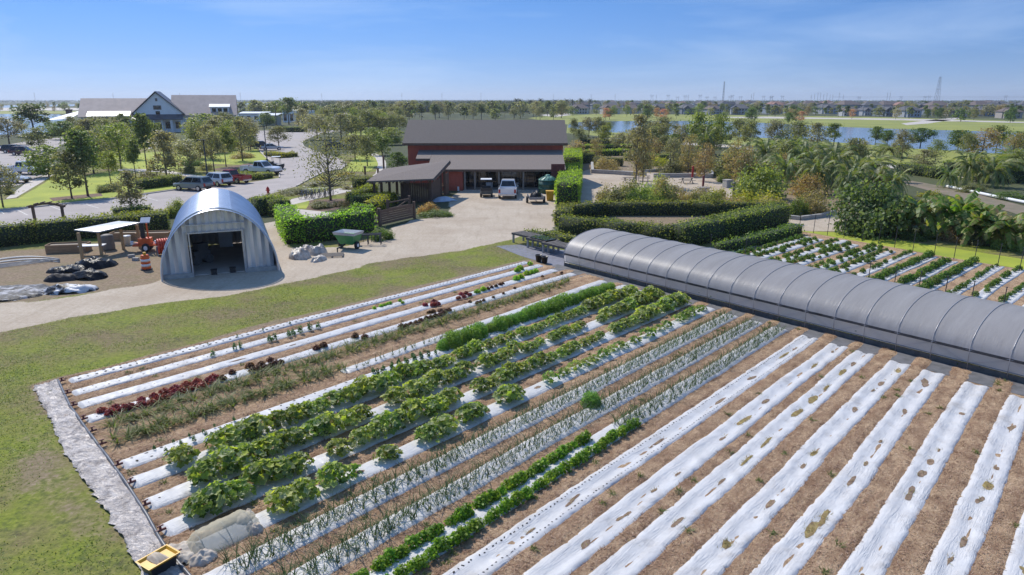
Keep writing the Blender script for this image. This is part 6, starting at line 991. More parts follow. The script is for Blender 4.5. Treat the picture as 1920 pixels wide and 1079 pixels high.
hedge('dark hedge along the lane before the lakeside lawn', [(1686, 324), (1740, 332), (1765, 336)], 1.4, 1.4, lfd, ls=.1, den=40); hedge('square dark hedge block by the lane', [(1768, 328), (1796, 330)], 1.6, 1.9, lfd, ls=.1, den=40); hedge('dark hedge at the right end of the lane', [(1870, 336), (1912, 344)], 1.6, 1.6, lfd, ls=.1, den=40); hedge('olive hedge before the lake path', [(1290, 262), (1370, 262)], 2.5, 1.2, lfd, ls=.14, den=25)
# ---------------------------------------------------------------- second field beyond the hoop house
AZ2 = math.atan2(1430, 1327.6)
def B2(u, v): X, Y = G(u, v); return (X * math.cos(AZ2) - Y * math.sin(AZ2), X * math.sin(AZ2) + Y * math.cos(AZ2))
gb = lambda a: tuple((GH0 + AX * a + CX * (GW + .7))[:2])
sheet('second_field_soil', PP([(1335, 480), (1500, 434), (1590, 450), (1650, 460), (1760, 480), (1950, 512), (2200, 560)]) + [gb(40), gb(20), gb(5)], soilmat, .014, px=False, jag=.06)
FB = [((1440, 452), (1497, 439)), ((1440, 469), (1519, 446)), ((1440, 481), (1539, 450)), ((1455, 495), (1585, 452)), ((1485, 502), (1604, 460)), ((1525, 510), (1648, 464)), ((1562, 517), (1672, 472)), ((1595, 525), (1712, 474)), ((1640, 532), (1752, 482)), ((1690, 542), (1785, 490)), ((1740, 552), (1825, 492)), ((1775, 560), (1875, 500)), ((1822, 570), (1912, 505)), ((1875, 580), (1950, 515)), ((1920, 590), (1990, 522))]
F2 = [rosette(s, .30, .40, 260, .055, lf_field2, 'leafy_plant') for s in (61, 62, 63)]
def row2(o, ss, off, sc, lab, grp):
    for i, s in enumerate(ss):
        oo = o + off + rc_.normal() * .05; x, y = oo * math.cos(AZ2) + s * math.sin(AZ2), -oo * math.sin(AZ2) + s * math.cos(AZ2); ob = bpy.data.objects.new('leafy_plant', F2[int(rc_.integers(3))]); COL.objects.link(ob); ob.location = (x, y, .10); ob.rotation_euler = (0, 0, rc_.uniform(0, 6.3)); k = sc * .8 * rc_.uniform(.7, 1.25); ob.scale = (k, k, k); tag(ob, lab(i + 1), 'leafy plant', grp)
for i, (a, b_) in enumerate(FB):
    (oa, sa), (ob_, sb) = B2(*a), B2(*b_); o = (oa + ob_) / 2; gx_ = [(GH0 + AX * t + CX * (GW + .5)) for t in np.linspace(0, 41, 200)]; s0 = min(((abs(p.x * math.cos(AZ2) - p.y * math.sin(AZ2) - o)), p.x * math.sin(AZ2) + p.y * math.cos(AZ2)) for p in gx_)[1] + .5
    wh = f'{ordn(i + 1)} row from the hedge in the second field'
    bed(f'white plastic bed, {wh}', o, o, s0, sb, .62, i > 6, (), (.3, (.45,), .04) if i == 11 else None, 200 + i, AZ2, grp='white plastic beds beyond the hoop house')
    S_ = lambda d, p=1.0: [s + rc_.normal() * .06 for s in np.arange(s0 + .4, sb - .2, d) if rc_.random() < p]
    lab = lambda wh_, sd_: (lambda k: f'{ordn(k)} leafy plant from the hoop house, {sd_}{wh_}')
    gr = 'leafy plants in the second field'; wh2 = f'{ordn(i + 1)} row from the hedge'
    if i < 7: row2(o, S_(.85, .95), -.28, 1.15 if i < 6 else .95, lab(wh2, 'far side of '), gr); row2(o, S_(1.1, .6), .2, .8, lab(wh2, 'near side of '), gr)
    elif i in (8, 9): row2(o, S_(.55, .95), -.22, 1.1, lab(wh2, ''), gr)
    elif i == 10: row2(o, S_(.5, 1), -.2, 1.15, lab(wh2, ''), gr)
    elif i in (7, 11, 12, 13): row2(o, S_(.75, .8), -.12, .8, lab(wh2, ''), gr)
hedge('row of tall staked bushes between the dark hedge and the second field', [(1345, 476), (1420, 459), (1496, 438)], .9, .8, lf_field2, wob=.25, den=60)
def stake(u, v, h, lab, grp):
    mb = MB(); mb.tube([(0, 0, -.05), (.02, 0, h)], .022, 6); mb.box(-.03, .05, -.03, .03, h, h + .03); tag(mb.build('fence_stake', darkpipe, loc=Pz(u, v)), lab, 'stake', grp)
for i, (u, v) in enumerate([(1498, 434), (1525, 438), (1551, 442), (1582, 447), (1616, 452), (1647, 457), (1677, 465), (1711, 472), (1751, 480), (1788, 487), (1826, 493), (1870, 501), (1911, 509)]): stake(u, v, 1.5, f'{ordn(i + 1)} thin dark stake from the left along the grass strip', 'stakes along the grass strip')
for i, (u, v) in enumerate([(1330, 487), (1395, 497), (1625, 545), (1673, 557), (1718, 567), (1767, 578), (1816, 589), (1875, 602)]): stake(u, v, 1.7, f'{ordn(i + 1)} thin dark stake from the left along the hoop house back', 'stakes behind the hoop house')
lane = thing('lane_pipe', 'long pale irrigation pipe lying along the dirt lane', 'pipe', Pz(1772, 352)); q = [Vector(Pz(u, v)) - lane.location for u, v in [(1772, 352), (1800, 358), (1860, 371), (1920, 383), (1990, 398)]]; mb = MB(); mb.smooth = True; mb.tube([p + Vector((0, 0, .2)) for p in q], .17, 8); mb.build('pipe', whitep, lane)
for i, (k, u, v, w_, h_, lb) in enumerate([('green', 1735, 452, 60, 20, 'dark low shrub at the foot of the banana clumps'), ('brown', 1800, 455, 70, 30, 'dry brown undergrowth between banana clumps'), ('olive', 1850, 462, 70, 26, 'olive undergrowth before the banana row'), ('fresh', 1895, 470, 60, 26, 'pale undergrowth near the right frame edge'), ('green', 1700, 448, 40, 20, 'dark shrub beside the big glossy one'), ('olive', 1800, 400, 80, 22, 'olive verge shrubs along the lane'), ('brown', 1880, 420, 80, 20, 'brown verge shrubs along the lane'), ('yellow', 1750, 372, 44, 14, 'yellowish verge shrub at the lane bend'), ('olive', 1830, 362, 60, 16, 'olive shrub between the lane pipe and palms'), ('green', 1900, 376, 60, 16, 'dark shrub beyond the lane pipe')]): shrub(k, u, v, w_, h_, lb, 'undergrowth by the banana row')
# ---------------------------------------------------------------- vehicles
chrome = MAT('chrome', (.6, .6, .62), None, 4, .25, .8); lampw = MAT('head_lamp', (.75, .76, .78), None, 4, .15); lampr = MAT('tail_lamp', (.42, .02, .02), None, 4, .25)
def carpaint(nm, c): return MAT(nm, c, tuple(x * .93 for x in c), 1, .28, .1, coat=.6)
def ring(x, zb, zt, hw_, r=.1): return [(x, -hw_ + r, zb), (x, hw_ - r, zb), (x, hw_, zb + r), (x, hw_ * 1.0, zt - r), (x, hw_ - r, zt), (x, -hw_ + r, zt), (x, -hw_, zt - r), (x, -hw_, zb + r)]
def vehicle(name, label, cat, paint_, u, v, rz, kind, group=None, k=1.0):
    t = thing(name, label, cat, Pz(u, v), rz, group); t.scale = (k, k, k)
    if kind == 'pickup': L, hw_, zt, zc_, cx0, cx1, rx0, rx1, zr_ = 2.85, .98, 1.12, 1.1, -.75, 1.25, -.55, .55, 1.88
    elif kind == 'suv': L, hw_, zt, zc_, cx0, cx1, rx0, rx1, zr_ = 2.32, .93, 1.0, .98, -2.2, 1.15, -1.85, .35, 1.68
    else: L, hw_, zt, zc_, cx0, cx1, rx0, rx1, zr_ = 2.35, .9, .88, .86, -1.75, 1.05, -1.0, .2, 1.42
    mb = MB(); mb.smooth = False
    if kind == 'pickup':
        mb.loft([ring(-.8, .45, zt, hw_), ring(1.2, .42, zt, hw_), ring(2.2, .45, zt - .02, hw_ * .98), ring(2.7, .5, zt - .1, hw_ * .93), ring(L, .55, zt - .25, hw_ * .85)])
        mb.box(-L, -.8, -hw_ + .06, hw_ - .06, .5, .62)
        for s in (-1, 1): mb.loft([[(x, s * hw_, .5 if abs(x + 1.9) > .5 else .92), (x, s * (hw_ - .09), .5 if abs(x + 1.9) > .5 else .92), (x, s * (hw_ - .09), zt + .02), (x, s * hw_, zt + .02)][::s] for x in (-L, -2.42, -2.38, -1.42, -1.38, -.8)])
        mb.box(-L, -L + .07, -hw_ + .1, hw_ - .1, .62, zt + .02); mb.box(-.86, -.8, -hw_ + .1, hw_ - .1, .62, zt)
    else: mb.loft([ring(-L, .5, zt - .12, hw_ * .88), ring(-L + .25, .36, zt, hw_ * .97), ring(-.6, .3, zt, hw_), ring(1.0, .3, zt - .01, hw_), ring(L - .45, .36, zt - .12, hw_ * .95), ring(L, .45, zt - .32, hw_ * .8)])
    lo = [(cx0, -hw_ * .94), (cx1, -hw_ * .94), (cx1, hw_ * .94), (cx0, hw_ * .94)]; hi = [(rx0, -hw_ * .74), (rx1, -hw_ * .74), (rx1, hw_ * .74), (rx0, hw_ * .74)]
    mb.loft([[(x, y, zc_) for x, y in lo], [(x, y, zr_ - .05) for x, y in hi], [(x * .96, y * .93, zr_) for x, y in hi]]); mb.build('body', paint_, t)
    lo3, hi3 = [Vector((x, y, zc_)) for x, y in lo], [Vector((x, y, zr_ - .05)) for x, y in hi]
    def pane(nm, i, j, a0=.06, a1=.94, b0=.12, b1=.9):
        m_ = MB(); f = lambda a, b_: lo3[i].lerp(lo3[j], a).lerp(hi3[i].lerp(hi3[j], a), b_); n_ = (lo3[j] - lo3[i]).cross(hi3[i] - lo3[i]).normalized() * .012; m_.quad(*[tuple(f(a, b_) + n_) for a, b_ in ((a0, b0), (a1, b0), (a1, b1), (a0, b1))]); m_.build(nm, darkglass, t)
    pane('windscreen', 1, 2); pane('rear_window', 3, 0)
    for i, j in ((0, 1), (2, 3)): pane('side_window', i, j, .06, .46) ; pane('side_window', i, j, .5, .92)
    wx = (1.85, -1.9) if kind == 'pickup' else (1.4, -1.4); wr = .40 if kind == 'pickup' else .35
    for x in wx:
        for s in (-1, 1):
            m_ = MB(); m_.smooth = True; m_.tube([(x, s * (hw_ - .2), wr), (x, s * (hw_ + .015), wr)], wr, 18); wl = m_.build('wheel', rubber, t); m_ = MB(); m_.tube([(x, s * (hw_ + .016), wr), (x, s * (hw_ + .03), wr)], wr * .62, 12); m_.build('rim', chrome, wl)
    for s in (-1, 1):
        m_ = MB(); zz = zt - .32; m_.box(L - (.1 if kind == 'pickup' else .2), L - .005, s * hw_ * .62 - .16, s * hw_ * .62 + .16, zz, zz + .17); m_.build('headlight', lampw, t)
        m_ = MB(); m_.box(-L - .02, -L + .08, s * hw_ * .86 - .1, s * hw_ * .86 + .1, zt - .42, zt - .02); m_.build('taillight', lampr, t)
        m_ = MB(); m_.box(cx1 - .35, cx1 - .2, s * (hw_ + .12) - .1, s * (hw_ + .12) + .1, zc_ + .02, zc_ + .18); m_.build('mirror', black, t)
    m_ = MB(); m_.box(-L - .12, -L, -hw_ * .85, hw_ * .85, .42, .6); m_.build('rear_bumper', chrome if kind == 'pickup' else black, t)
    m_ = MB(); m_.box(L - .08, L + .06, -hw_ * .8, hw_ * .8, .36, .54); m_.build('front_bumper', black, t); return t
wpaint = carpaint('white_car_paint', (.72, .72, .73)); gpaint = carpaint('grey_car_paint', (.20, .23, .23)); rpaint = carpaint('red_car_paint', (.35, .02, .03)); dpaint = carpaint('dark_car_paint', (.03, .03, .045)); mpaint = carpaint('maroon_car_paint', (.07, .02, .03)); spaint = carpaint('silver_car_paint', (.45, .46, .48))
GP = 'vehicles in the parking lot'
vehicle('pickup_truck', 'white pickup parked tail-out in front of the barn porch', 'pickup truck', wpaint, 953, 368, R(88), 'pickup'); vehicle('parked_car', 'grey-green SUV parked beside a white one by the lawn', 'car', gpaint, 364, 357, R(163), 'suv', GP); vehicle('parked_car', 'white SUV parked between a grey SUV and a red pickup', 'car', wpaint, 406, 348, R(150), 'suv', GP)
vehicle('pickup_truck', 'red pickup parked beside the white SUV', 'pickup truck', rpaint, 434, 343, R(158), 'pickup', GP, .92); vehicle('pickup_truck', 'white pickup parked by the low hedge at the lot centre', 'pickup truck', wpaint, 491, 327, R(-18), 'pickup', GP, 1.03); vehicle('pickup_truck', 'white pickup at the left edge of the upper parking bay', 'pickup truck', wpaint, 48, 327, R(-12), 'pickup', GP)
vehicle('parked_car', 'white sedan cut by the left frame edge below the white pickup', 'car', spaint, 22, 343, R(-8), 'sedan', GP); vehicle('parked_car', 'black SUV, left one of two dark cars on the upper road', 'car', dpaint, 29, 287, R(12), 'suv', GP); vehicle('parked_car', 'dark maroon SUV, right one of two dark cars on the upper road', 'car', mpaint, 46, 291, R(10), 'suv', GP)
vehicle('parked_car', 'dark car parked beyond the hedge island', 'car', dpaint, 492, 279, R(20), 'suv', GP); vehicle('parked_car', 'pale sedan behind the hedge island beside a dark car', 'car', spaint, 510, 282, R(25), 'sedan', GP); vehicle('parked_car', 'dark car behind the tall sparse tree', 'car', dpaint, 634, 280, R(10), 'suv', GP)
def buggy(label, u, v, rz, body_):
    t = thing('utility_cart', label, 'utility cart', Pz(u, v), rz, 'utility carts'); mb = MB(); mb.loft([ring(-1.3, .35, .75, .6, .06), ring(-.2, .32, .7, .62, .06), ring(.5, .32, .62, .62, .06), ring(1.3, .38, .8, .55, .06)]); mb.build('body', body_, t)
    mb = MB(); mb.box(-1.35, -.35, -.62, .62, .75, .8); [mb.box(-1.35, -.35, s * .62 - .03, s * .62 + .03, .8, 1.05) for s in (-1, 1)]; mb.box(-1.38, -1.32, -.62, .62, .8, 1.05); mb.build('cargo_bed', black, t)
    mb = MB(); mb.box(-.3, .15, -.5, .5, .7, .82); mb.box(-.35, -.22, -.5, .5, .82, 1.2); mb.build('seat', black, t); mb = MB(); mb.box(-.45, .85, -.62, .62, 1.86, 1.92); mb.build('canopy', whitep, t)
    mb = MB(); [mb.bar((x, s * .56, .7), (x * .9, s * .56, 1.86), .045) for x in (-.4, .8) for s in (-1, 1)]; mb.build('roof_frame', black, t)
    for x in (-.85, .9):
        for s in (-1, 1): m_ = MB(); m_.smooth = True; m_.tube([(x, s * .48, .3), (x, s * .7, .3)], .3, 14); wl = m_.build('wheel', rubber, t); m_ = MB(); m_.tube([(x, s * .705, .3), (x, s * .715, .3)], .15, 10); m_.build('rim', chrome, wl)
buggy('dark utility cart with pale canopy beside the white pickup at the barn', 912, 368, R(92), MAT('cart_body', (.10, .10, .09))); buggy('dark golf cart behind the white pickup in the lot centre', 517, 317, R(10), MAT('cart_body_dark', (.05, .05, .05)))
ut = thing('utility_trailer', 'small black two-wheeled trailer loaded with gear by the yellow bin', 'trailer', Pz(1004, 380), R(95)); mb = MB(); mb.box(-1.2, 1.1, -.75, .75, .45, .52); [mb.box(-1.2, 1.1, s * .75 - .03, s * .75 + .03, .52, .80) for s in (-1, 1)]; mb.box(-1.24, -1.18, -.75, .75, .52, .72); mb.bar((1.1, 0, .48), (2.1, 0, .4), .08); mb.build('flatbed', steel, ut)
for s in (-1, 1): m_ = MB(); m_.smooth = True; m_.tube([(-.1, s * .8, .35), (-.1, s * 1.0, .35)], .35, 16); wl = m_.build('wheel', rubber, ut); m_ = MB(); m_.tube([(-.1, s * 1.005, .35), (-.1, s * 1.015, .35)], .18, 10); m_.build('rim', chrome, wl)
o = bagheap('covered_load', 'black wrapped load heaped on the small trailer', 'load', 1004, 380, 1.0, .62, .6, tarpb, 55, R(95), .3, None, 26); o.location.z = .52
mb = MB(); mb.smooth = True; mb.lathe([(1.08, 0), (1.08, .5), (1.1, .52), (1.08, .54), (1.08, 1.0), (1.1, 1.02), (1.08, 1.04), (1.08, 1.5)], n=28); wtk = thing('water_tank', 'dark green round water tank with a paler conical top by the barn', 'water tank', Pz(1027, 362)); mb.build('tank_wall', MAT('tank_green', (.015, .075, .05), (.012, .06, .04), 3, .45), wtk)
mb = MB(); mb.smooth = True; mb.lathe([(1.12, 1.5), (1.10, 1.56), (.3, 1.95), (.26, 1.97), (.26, 2.1), (.2, 2.12), (.02, 2.12)], n=28); [mb.bar((1.08 * math.cos(a), 1.08 * math.sin(a), 1.6), (.3 * math.cos(a), .3 * math.sin(a), 1.98), .06) for a in np.linspace(0, 6.283, 13)[:-1]]; mb.build('lid', MAT('tank_lid', (.16, .34, .26), (.12, .28, .21), 3, .5), wtk)
yb = thing('yellow_bin', 'yellow plastic bin standing between the water tank and hedge', 'bin', Pz(1031, 376)); mb = MB(); frustum(mb, 0, .33, .33, .98, .42, .42); mb.build('bin_body', yellow, yb); mb = MB(); mb.box(-.45, .45, -.45, .45, .98, 1.04); mb.build('rim', yellow, yb)
# bicycles at the rack
def bicycle():
    t = thing('bicycle', 'x', 'bicycle'); kids = []
    for x in (-.52, .52):
        m_ = MB(); m_.smooth = True; ring_ = [(x + .33 * math.cos(a), 0, .34 + .33 * math.sin(a)) for a in np.linspace(0, 2 * math.pi, 19)]; m_.tube(ring_, .022, 5, False); [m_.bar((x, 0, .34), (x + .33 * math.cos(a), 0, .34 + .33 * math.sin(a)), .008) for a in np.linspace(0, 5.6, 9)]; kids.append(m_.build('wheel', rubber, t))
    m_ = MB()
    for a, b_ in [((-.52, 0, .34), (-.08, 0, .30)), ((-.08, 0, .30), (-.22, 0, .82)), ((-.52, 0, .34), (-.2, 0, .74)), ((-.2, 0, .74), (.36, 0, .78)), ((-.08, 0, .30), (.38, 0, .68)), ((.34, 0, .9), (.52, 0, .34))]: m_.tube([a, b_], .02, 6)
    kids.append(m_.build('frame', MAT('bike_blue', (.10, .16, .26)), t)); m_ = MB(); m_.tube([(.34, -.28, .95), (.36, 0, .92), (.34, .28, .95)], .016, 5); kids.append(m_.build('handlebar', chrome, t)); m_ = MB(); m_.box(-.36, -.10, -.07, .07, .82, .88); kids.append(m_.build('saddle', black, t)); ALLKIDS[t.name] = kids; return t
bk = bicycle()
for i in range(7): x, y = G(569 + i * 8.2, 373 - i * .6); put(bk, (x, y, .02), R(70 + (i % 3) * 14), 1.05, f'{ordn(i + 1)} parked bicycle from the left in the rack under the sparse tree', 'bicycles in the rack', 'bicycle')
mb = MB(); [mb.tube([Vector(Pz(566 + i * 8.2, 371 - i * .6)) + Vector((0, 0, z)) for z in (0, .8)] + [Vector(Pz(568 + i * 8.2, 370 - i * .6)) + Vector((0, 0, z)) for z in (.8, 0)], .025, 6) for i in range(8)]; tag(mb.build('bicycle_rack', steel), 'grey hoop bicycle rack under the tall sparse tree', 'bicycle rack')
fh = thing('fire_hydrant', 'red fire hydrant in the strip beside the road', 'hydrant', Pz(503, 365)); mb = MB(); mb.smooth = True; mb.lathe([(.2, 0), (.2, .06), (.14, .08), (.14, .62), (.18, .64), (.18, .68), (.12, .8), (.04, .86), (.04, .92), (.01, .92)], n=14); mb.build('barrel', MAT('hydrant_red', (.55, .03, .02)), fh)
for s in (-1, 1): mb = MB(); mb.tube([(s * .1, 0, .5), (s * .24, 0, .5)], .07, 10); mb.build('nozzle', MAT('hydrant_cap', (.5, .03, .02)), fh)
def lamp_post(label, u, v, vt):
    X, Y = G(u, v); h = HT(X, Y, vt); t = thing('street_lamp', label, 'street lamp', (X, Y, 0), 0, 'black lamp posts in the lot'); mb = MB(); mb.smooth = True; mb.lathe([(.22, 0), (.22, .35), (.1, .4), (.075, h)], n=10); mb.build('pole', black, t); mb = MB(); mb.box(-.9, .25, -.17, .17, h, h + .14); mb.build('lamp_head', black, t)
lamp_post('black lamp post on the mulch between grey trees', 389, 330, 264); lamp_post('black lamp post at the kerb by the hedge island', 501, 303, 238)
for i, (u, v, h) in enumerate([(685, 331, 1.3), (709, 329, .9), (720, 322, 2.2)]): mb = MB(); mb.box(-.12, .12, -.12, .12, 0, h); mb.box(-.17, .17, -.17, .17, h, h + .12); tag(mb.build('path_post', brownw, loc=Pz(u, v)), ['short brown wooden bollard by the yellow flower shrub', 'low leaning brown post at the path bend', 'tall brown post where the path meets the oval lawn'][i], 'post', 'brown posts on the path')
# ---------------------------------------------------------------- garden court: stone planters, posts, benches
def planter(label, pts, h=.55, wd=.4):
    mb = MB(); q = PP(pts)
    for (x0, y0), (x1, y1) in zip(q, q[1:]): mb.bar((x0, y0, h / 2), (x1, y1, h / 2), wd, h)
    tag(mb.build('stone_planter', concb), label, 'planter', 'stone planter walls in the garden')
planter('long grey stone planter wall at the left of the gravel court', [(1110, 310), (1111, 325), (1150, 327), (1190, 330), (1212, 330)]); planter('grey stone planter wall behind the red post', [(1225, 333), (1290, 333), (1334, 334), (1336, 325)]); planter('curved low stone kerb around the brown shrubs', [(1472, 410), (1500, 413), (1540, 408), (1566, 400)], .35, .3); planter('low grey stone kerb across the gravel court', [(1205, 324), (1260, 320), (1340, 322)], .4, .3)
for i, (u, v, s) in enumerate([(1364, 352, .9), (1125, 372, .6), (1318, 361, .55)]): mb = MB(); mb.box(-s / 2, s / 2, -s / 2, s / 2, 0, s); mb.box(-s / 2 - .04, s / 2 + .04, -s / 2 - .04, s / 2 + .04, s, s + .08); tag(mb.build('stone_block', concb, loc=Pz(u, v), rz=.3), ['pale stone cube beside the round bright shrub', 'grey stone block at the hedge end by the gravel drive', 'small stone block at the garden bench'][i], 'stone block', 'stone blocks in the garden')
for i, (u, v, h, m_) in enumerate([(1298, 334, 1.5, MAT('red_post', (.35, .02, .02))), (1318, 350, 1.2, redplain), (1374, 372, 1.6, greyw), (1255, 324, 1.9, black)]): mb = MB(); mb.box(-.11, .11, -.11, .11, 0, h); mb.lathe([(.16, h), (.16, h + .08), (.03, h + .2)], n=8); tag(mb.build('garden_post', m_, loc=Pz(u, v)), ['bright red post at the stone planter', 'dark red post on the gravel before the planter', 'pale wooden post beside the pale dome shrub', 'black post among twiggy shrubs in the planter'][i], 'post', 'garden posts')
def pbench(label, u, v, rz):
    t = thing('garden_bench', label, 'bench', Pz(u, v), rz, 'garden benches'); mb = MB(); [mb.box(-.9, .9, -.3 + k * .16, -.18 + k * .16, .68, .73) for k in range(4)]; mb.build('top', greyw, t); 
    for s in (-1, 1): mb = MB(); mb.box(-.9, .9, s * .65 - .12, s * .65 + .12, .40, .45); mb.build('seat', greyw, t); mb = MB(); mb.bar((s * .6, -.65, 0), (s * .6, .3, .68), .08); mb.bar((s * .6, .65, 0), (s * .6, -.3, .68), .08); mb.build('leg', greyw, t)
pbench('grey picnic table under the tall ragged tree', 1180, 343, .2); pbench('grey picnic table on the gravel near the red post', 1288, 344, .1); pbench('grey picnic table half hidden by the young tree', 1318, 364, .3); pbench('grey picnic table at the right of the ragged tree', 1206, 340, -.2)
# ---------------------------------------------------------------- white ranch house far left
ranch_roof = MAT('ranch_roof', (.48, .375, .33), (.40, .31, .275), .5, .7, 0, wave=('X', 1.3, .6)); ranchw = MAT('ranch_wall', (.85, .85, .84), (.78, .78, .77), .5, .7); ranchd = MAT('ranch_dark_roof', (.085, .085, .10), (.06, .06, .075), 1, .5)
rb = thing('ranch_house', 'large white ranch hall with brown metal roof and tall front gable', 'building', (-116.6, 232, 0), R(20)); rb.scale = (.9, .9, 1); g0, gx1, yr = -8, 8, 12
mb = MB(); mb.loft([[(-8, 0, 0), (8, 0, 0), (8, 0, 6.2), (0, 0, 12.6), (-8, 0, 6.2)], [(-8, 14, 0), (8, 14, 0), (8, 14, 6.2), (0, 14, 12.6), (-8, 14, 6.2)]]); mb.box(-25.4, -8.01, 3, 20, 0, 5.4); mb.box(8.01, 26, 3, 20, 0, 5.4); mb.build('wall', ranchw, rb)
mb = MB(); slab(mb, (-8.8, -.8, 5.7), (-8.8, 15, 5.7), (0, 15, 12.9), (0, -.8, 12.9), .25); slab(mb, (0, -.8, 12.9), (0, 15, 12.9), (8.8, 15, 5.7), (8.8, -.8, 5.7), .25); gr_ = mb.build('gable_roof', ranchd, rb)
mb = MB(); slab(mb, (-26.2, 1.8, 4.9), (-4, 1.8, 4.9), (-4, 11.5, 10.7), (-26.2, 11.5, 10.7), .2); slab(mb, (-26.2, 11.5, 10.7), (-4, 11.5, 10.7), (-4, 21.2, 4.9), (-26.2, 21.2, 4.9), .2); slab(mb, (4, 1.8, 5.2), (27, 1.8, 5.2), (27, 11.5, 11.8), (4, 11.5, 11.8), .2); slab(mb, (4, 11.5, 11.8), (27, 11.5, 11.8), (27, 21.2, 5.2), (4, 21.2, 5.2), .2); mb.build('roof', ranch_roof, rb)
mb = MB(); slab(mb, (-8.4, -3.6, 4.1), (8.4, -3.6, 4.1), (8.4, -.05, 5.6), (-8.4, -.05, 5.6), .2); pr_ = mb.build('porch_roof', ranchd, rb)
for x in (-7.8, -4.6, -4.2, -1.3, 1.3, 4.2, 4.6, 7.8): mb = MB(); mb.box(x - .15, x + .15, -3.4, -3.1, 0, 4.1); mb.build('column', whitep, rb)
def win(x0, x1, z0, z1, y=-.03): mb = MB(); mb.box(x0 - .12, x1 + .12, y - .03, y, z0 - .12, z1 + .12); f_ = mb.build('window', whitep, rb); mb = MB(); mb.box(x0, x1, y - .05, y - .031, z0, z1); mb.build('pane', darkglass, f_)
win(-1.3, 1.3, 7.3, 8.6); win(-.7, .7, 5.8, 6.8); win(-.35, .35, 10.0, 10.9); [win(x - .8, x + .8, 1.2, 3.4) for x in (-6.2, -2.8, 2.8, 6.2)]; mb = MB(); mb.box(-.9, .9, -.08, -.03, 0, 3); mb.build('door', darkglass, rb)
[win(x - .9, x + .9, 1.2, 3.6, 2.97) for x in (-22, -18, -14, -11, 12, 16, 20, 24)]
mb = MB(); slab(mb, (-23, -.5, 5.2), (-9.3, -.5, 5.2), (-9.3, 3.6, 6.6), (-23, 3.6, 6.6), .2); mb.build('awning', whitep, rb)
mb = MB(); mb.box(17.6, 24.2, 3.4, 9, 5.8, 8.0); d_ = mb.build('dormer', ranchw, rb); mb = MB(); slab(mb, (17.2, 2.6, 7.9), (24.6, 2.6, 7.9), (24.6, 9.5, 9.3), (17.2, 9.5, 9.3), .2); mb.build('dormer_roof', whitep, d_); [win(18.2 + k * 2, 19.6 + k * 2, 6.4, 7.6, 3.37) for k in range(3)]
sc_ = thing('shade_canopy', 'white shade canopy over the ranch terrace', 'canopy', (-146, 231, 0)); mb = MB(); mb.loft([[(-5, -4, 3.9), (4, -5, 4.5), (4.6, 4, 7.4), (-3, 4, 5.6)], [(-5, -4, 4.0), (4, -5, 4.6), (4.6, 4, 7.5), (-3, 4, 5.7)]]); mb.build('canopy_cloth', whitep, sc_)
for x, y, h in ((-4.6, -3.6, 3.9), (3.6, -4.4, 4.5), (4.2, 3.6, 7.3), (-2.6, 3.6, 5.6)): mb = MB(); mb.box(x - .15, x + .15, y - .15, y + .15, 0, h); mb.build('post', whitep, sc_)
ch = thing('brick_chimney', 'brown brick outdoor chimney by the ranch terrace', 'chimney', (-149.6, 238, 0)); mb = MB(); frustum(mb, 0, 1.6, 1.2, 4.2, 1.0, .8); mb.box(-.75, .75, -.6, .6, 4.2, 7.0); mb.box(-.9, .9, -.75, .75, 7.0, 7.3); mb.build('brick_stack', MAT('brick', (.24, .15, .12), (.17, .11, .09), 3, .9), ch)
def flatroof(label, u0, u1, v, vt, dep, m_, wall_, hip=0):
    X0_, Y_ = G(u0, v); X1_, _ = G(u1, v); h = HT((X0_ + X1_) / 2, Y_, vt); t = thing('canopy_building', label, 'building', ((X0_ + X1_) / 2, Y_, 0), 0, 'low buildings beside the ranch'); w2 = (X1_ - X0_) / 2; mb = MB(); mb.box(-w2 + .5, w2 - .5, .6, dep - .5, 0, h * .82); mb.build('wall', wall_, t); mb = MB()
    if hip: mb.loft([[(-w2, 0, h * .6), (w2, 0, h * .6), (w2, dep, h * .6), (-w2, dep, h * .6)], [(-w2 * .3, dep * .45, h), (w2 * .3, dep * .45, h), (w2 * .3, dep * .55, h), (-w2 * .3, dep * .55, h)]])
    else: slab(mb, (-w2, 0, h * .85), (w2, 0, h * .85), (w2, dep, h), (-w2, dep, h), .2)
    mb.build('roof', m_, t)
    mb = MB(); [mb.box(x, x + w2 * .22, .5, .58, .8, h * .6) for x in np.linspace(-w2 + 1, w2 - 2.5, 4)]; mb.build('opening', darkglass, t)
flatroof('long low white-roofed canopy right of the ranch', 446, 500, 228, 211, 8, whitep, ranchw); flatroof('small white canopy roof beside the dark palms', 486, 522, 236, 214, 6, whitep, concb); flatroof('pale green hip-roofed pavilion among the palms', 528, 578, 230, 203, 14, MAT('pale_green_roof', (.34, .42, .40), (.28, .36, .34), 1, .5), ranchw, 1); flatroof('low brown-roofed building behind the palm row', 600, 668, 226, 213, 10, ranch_roof, concb)
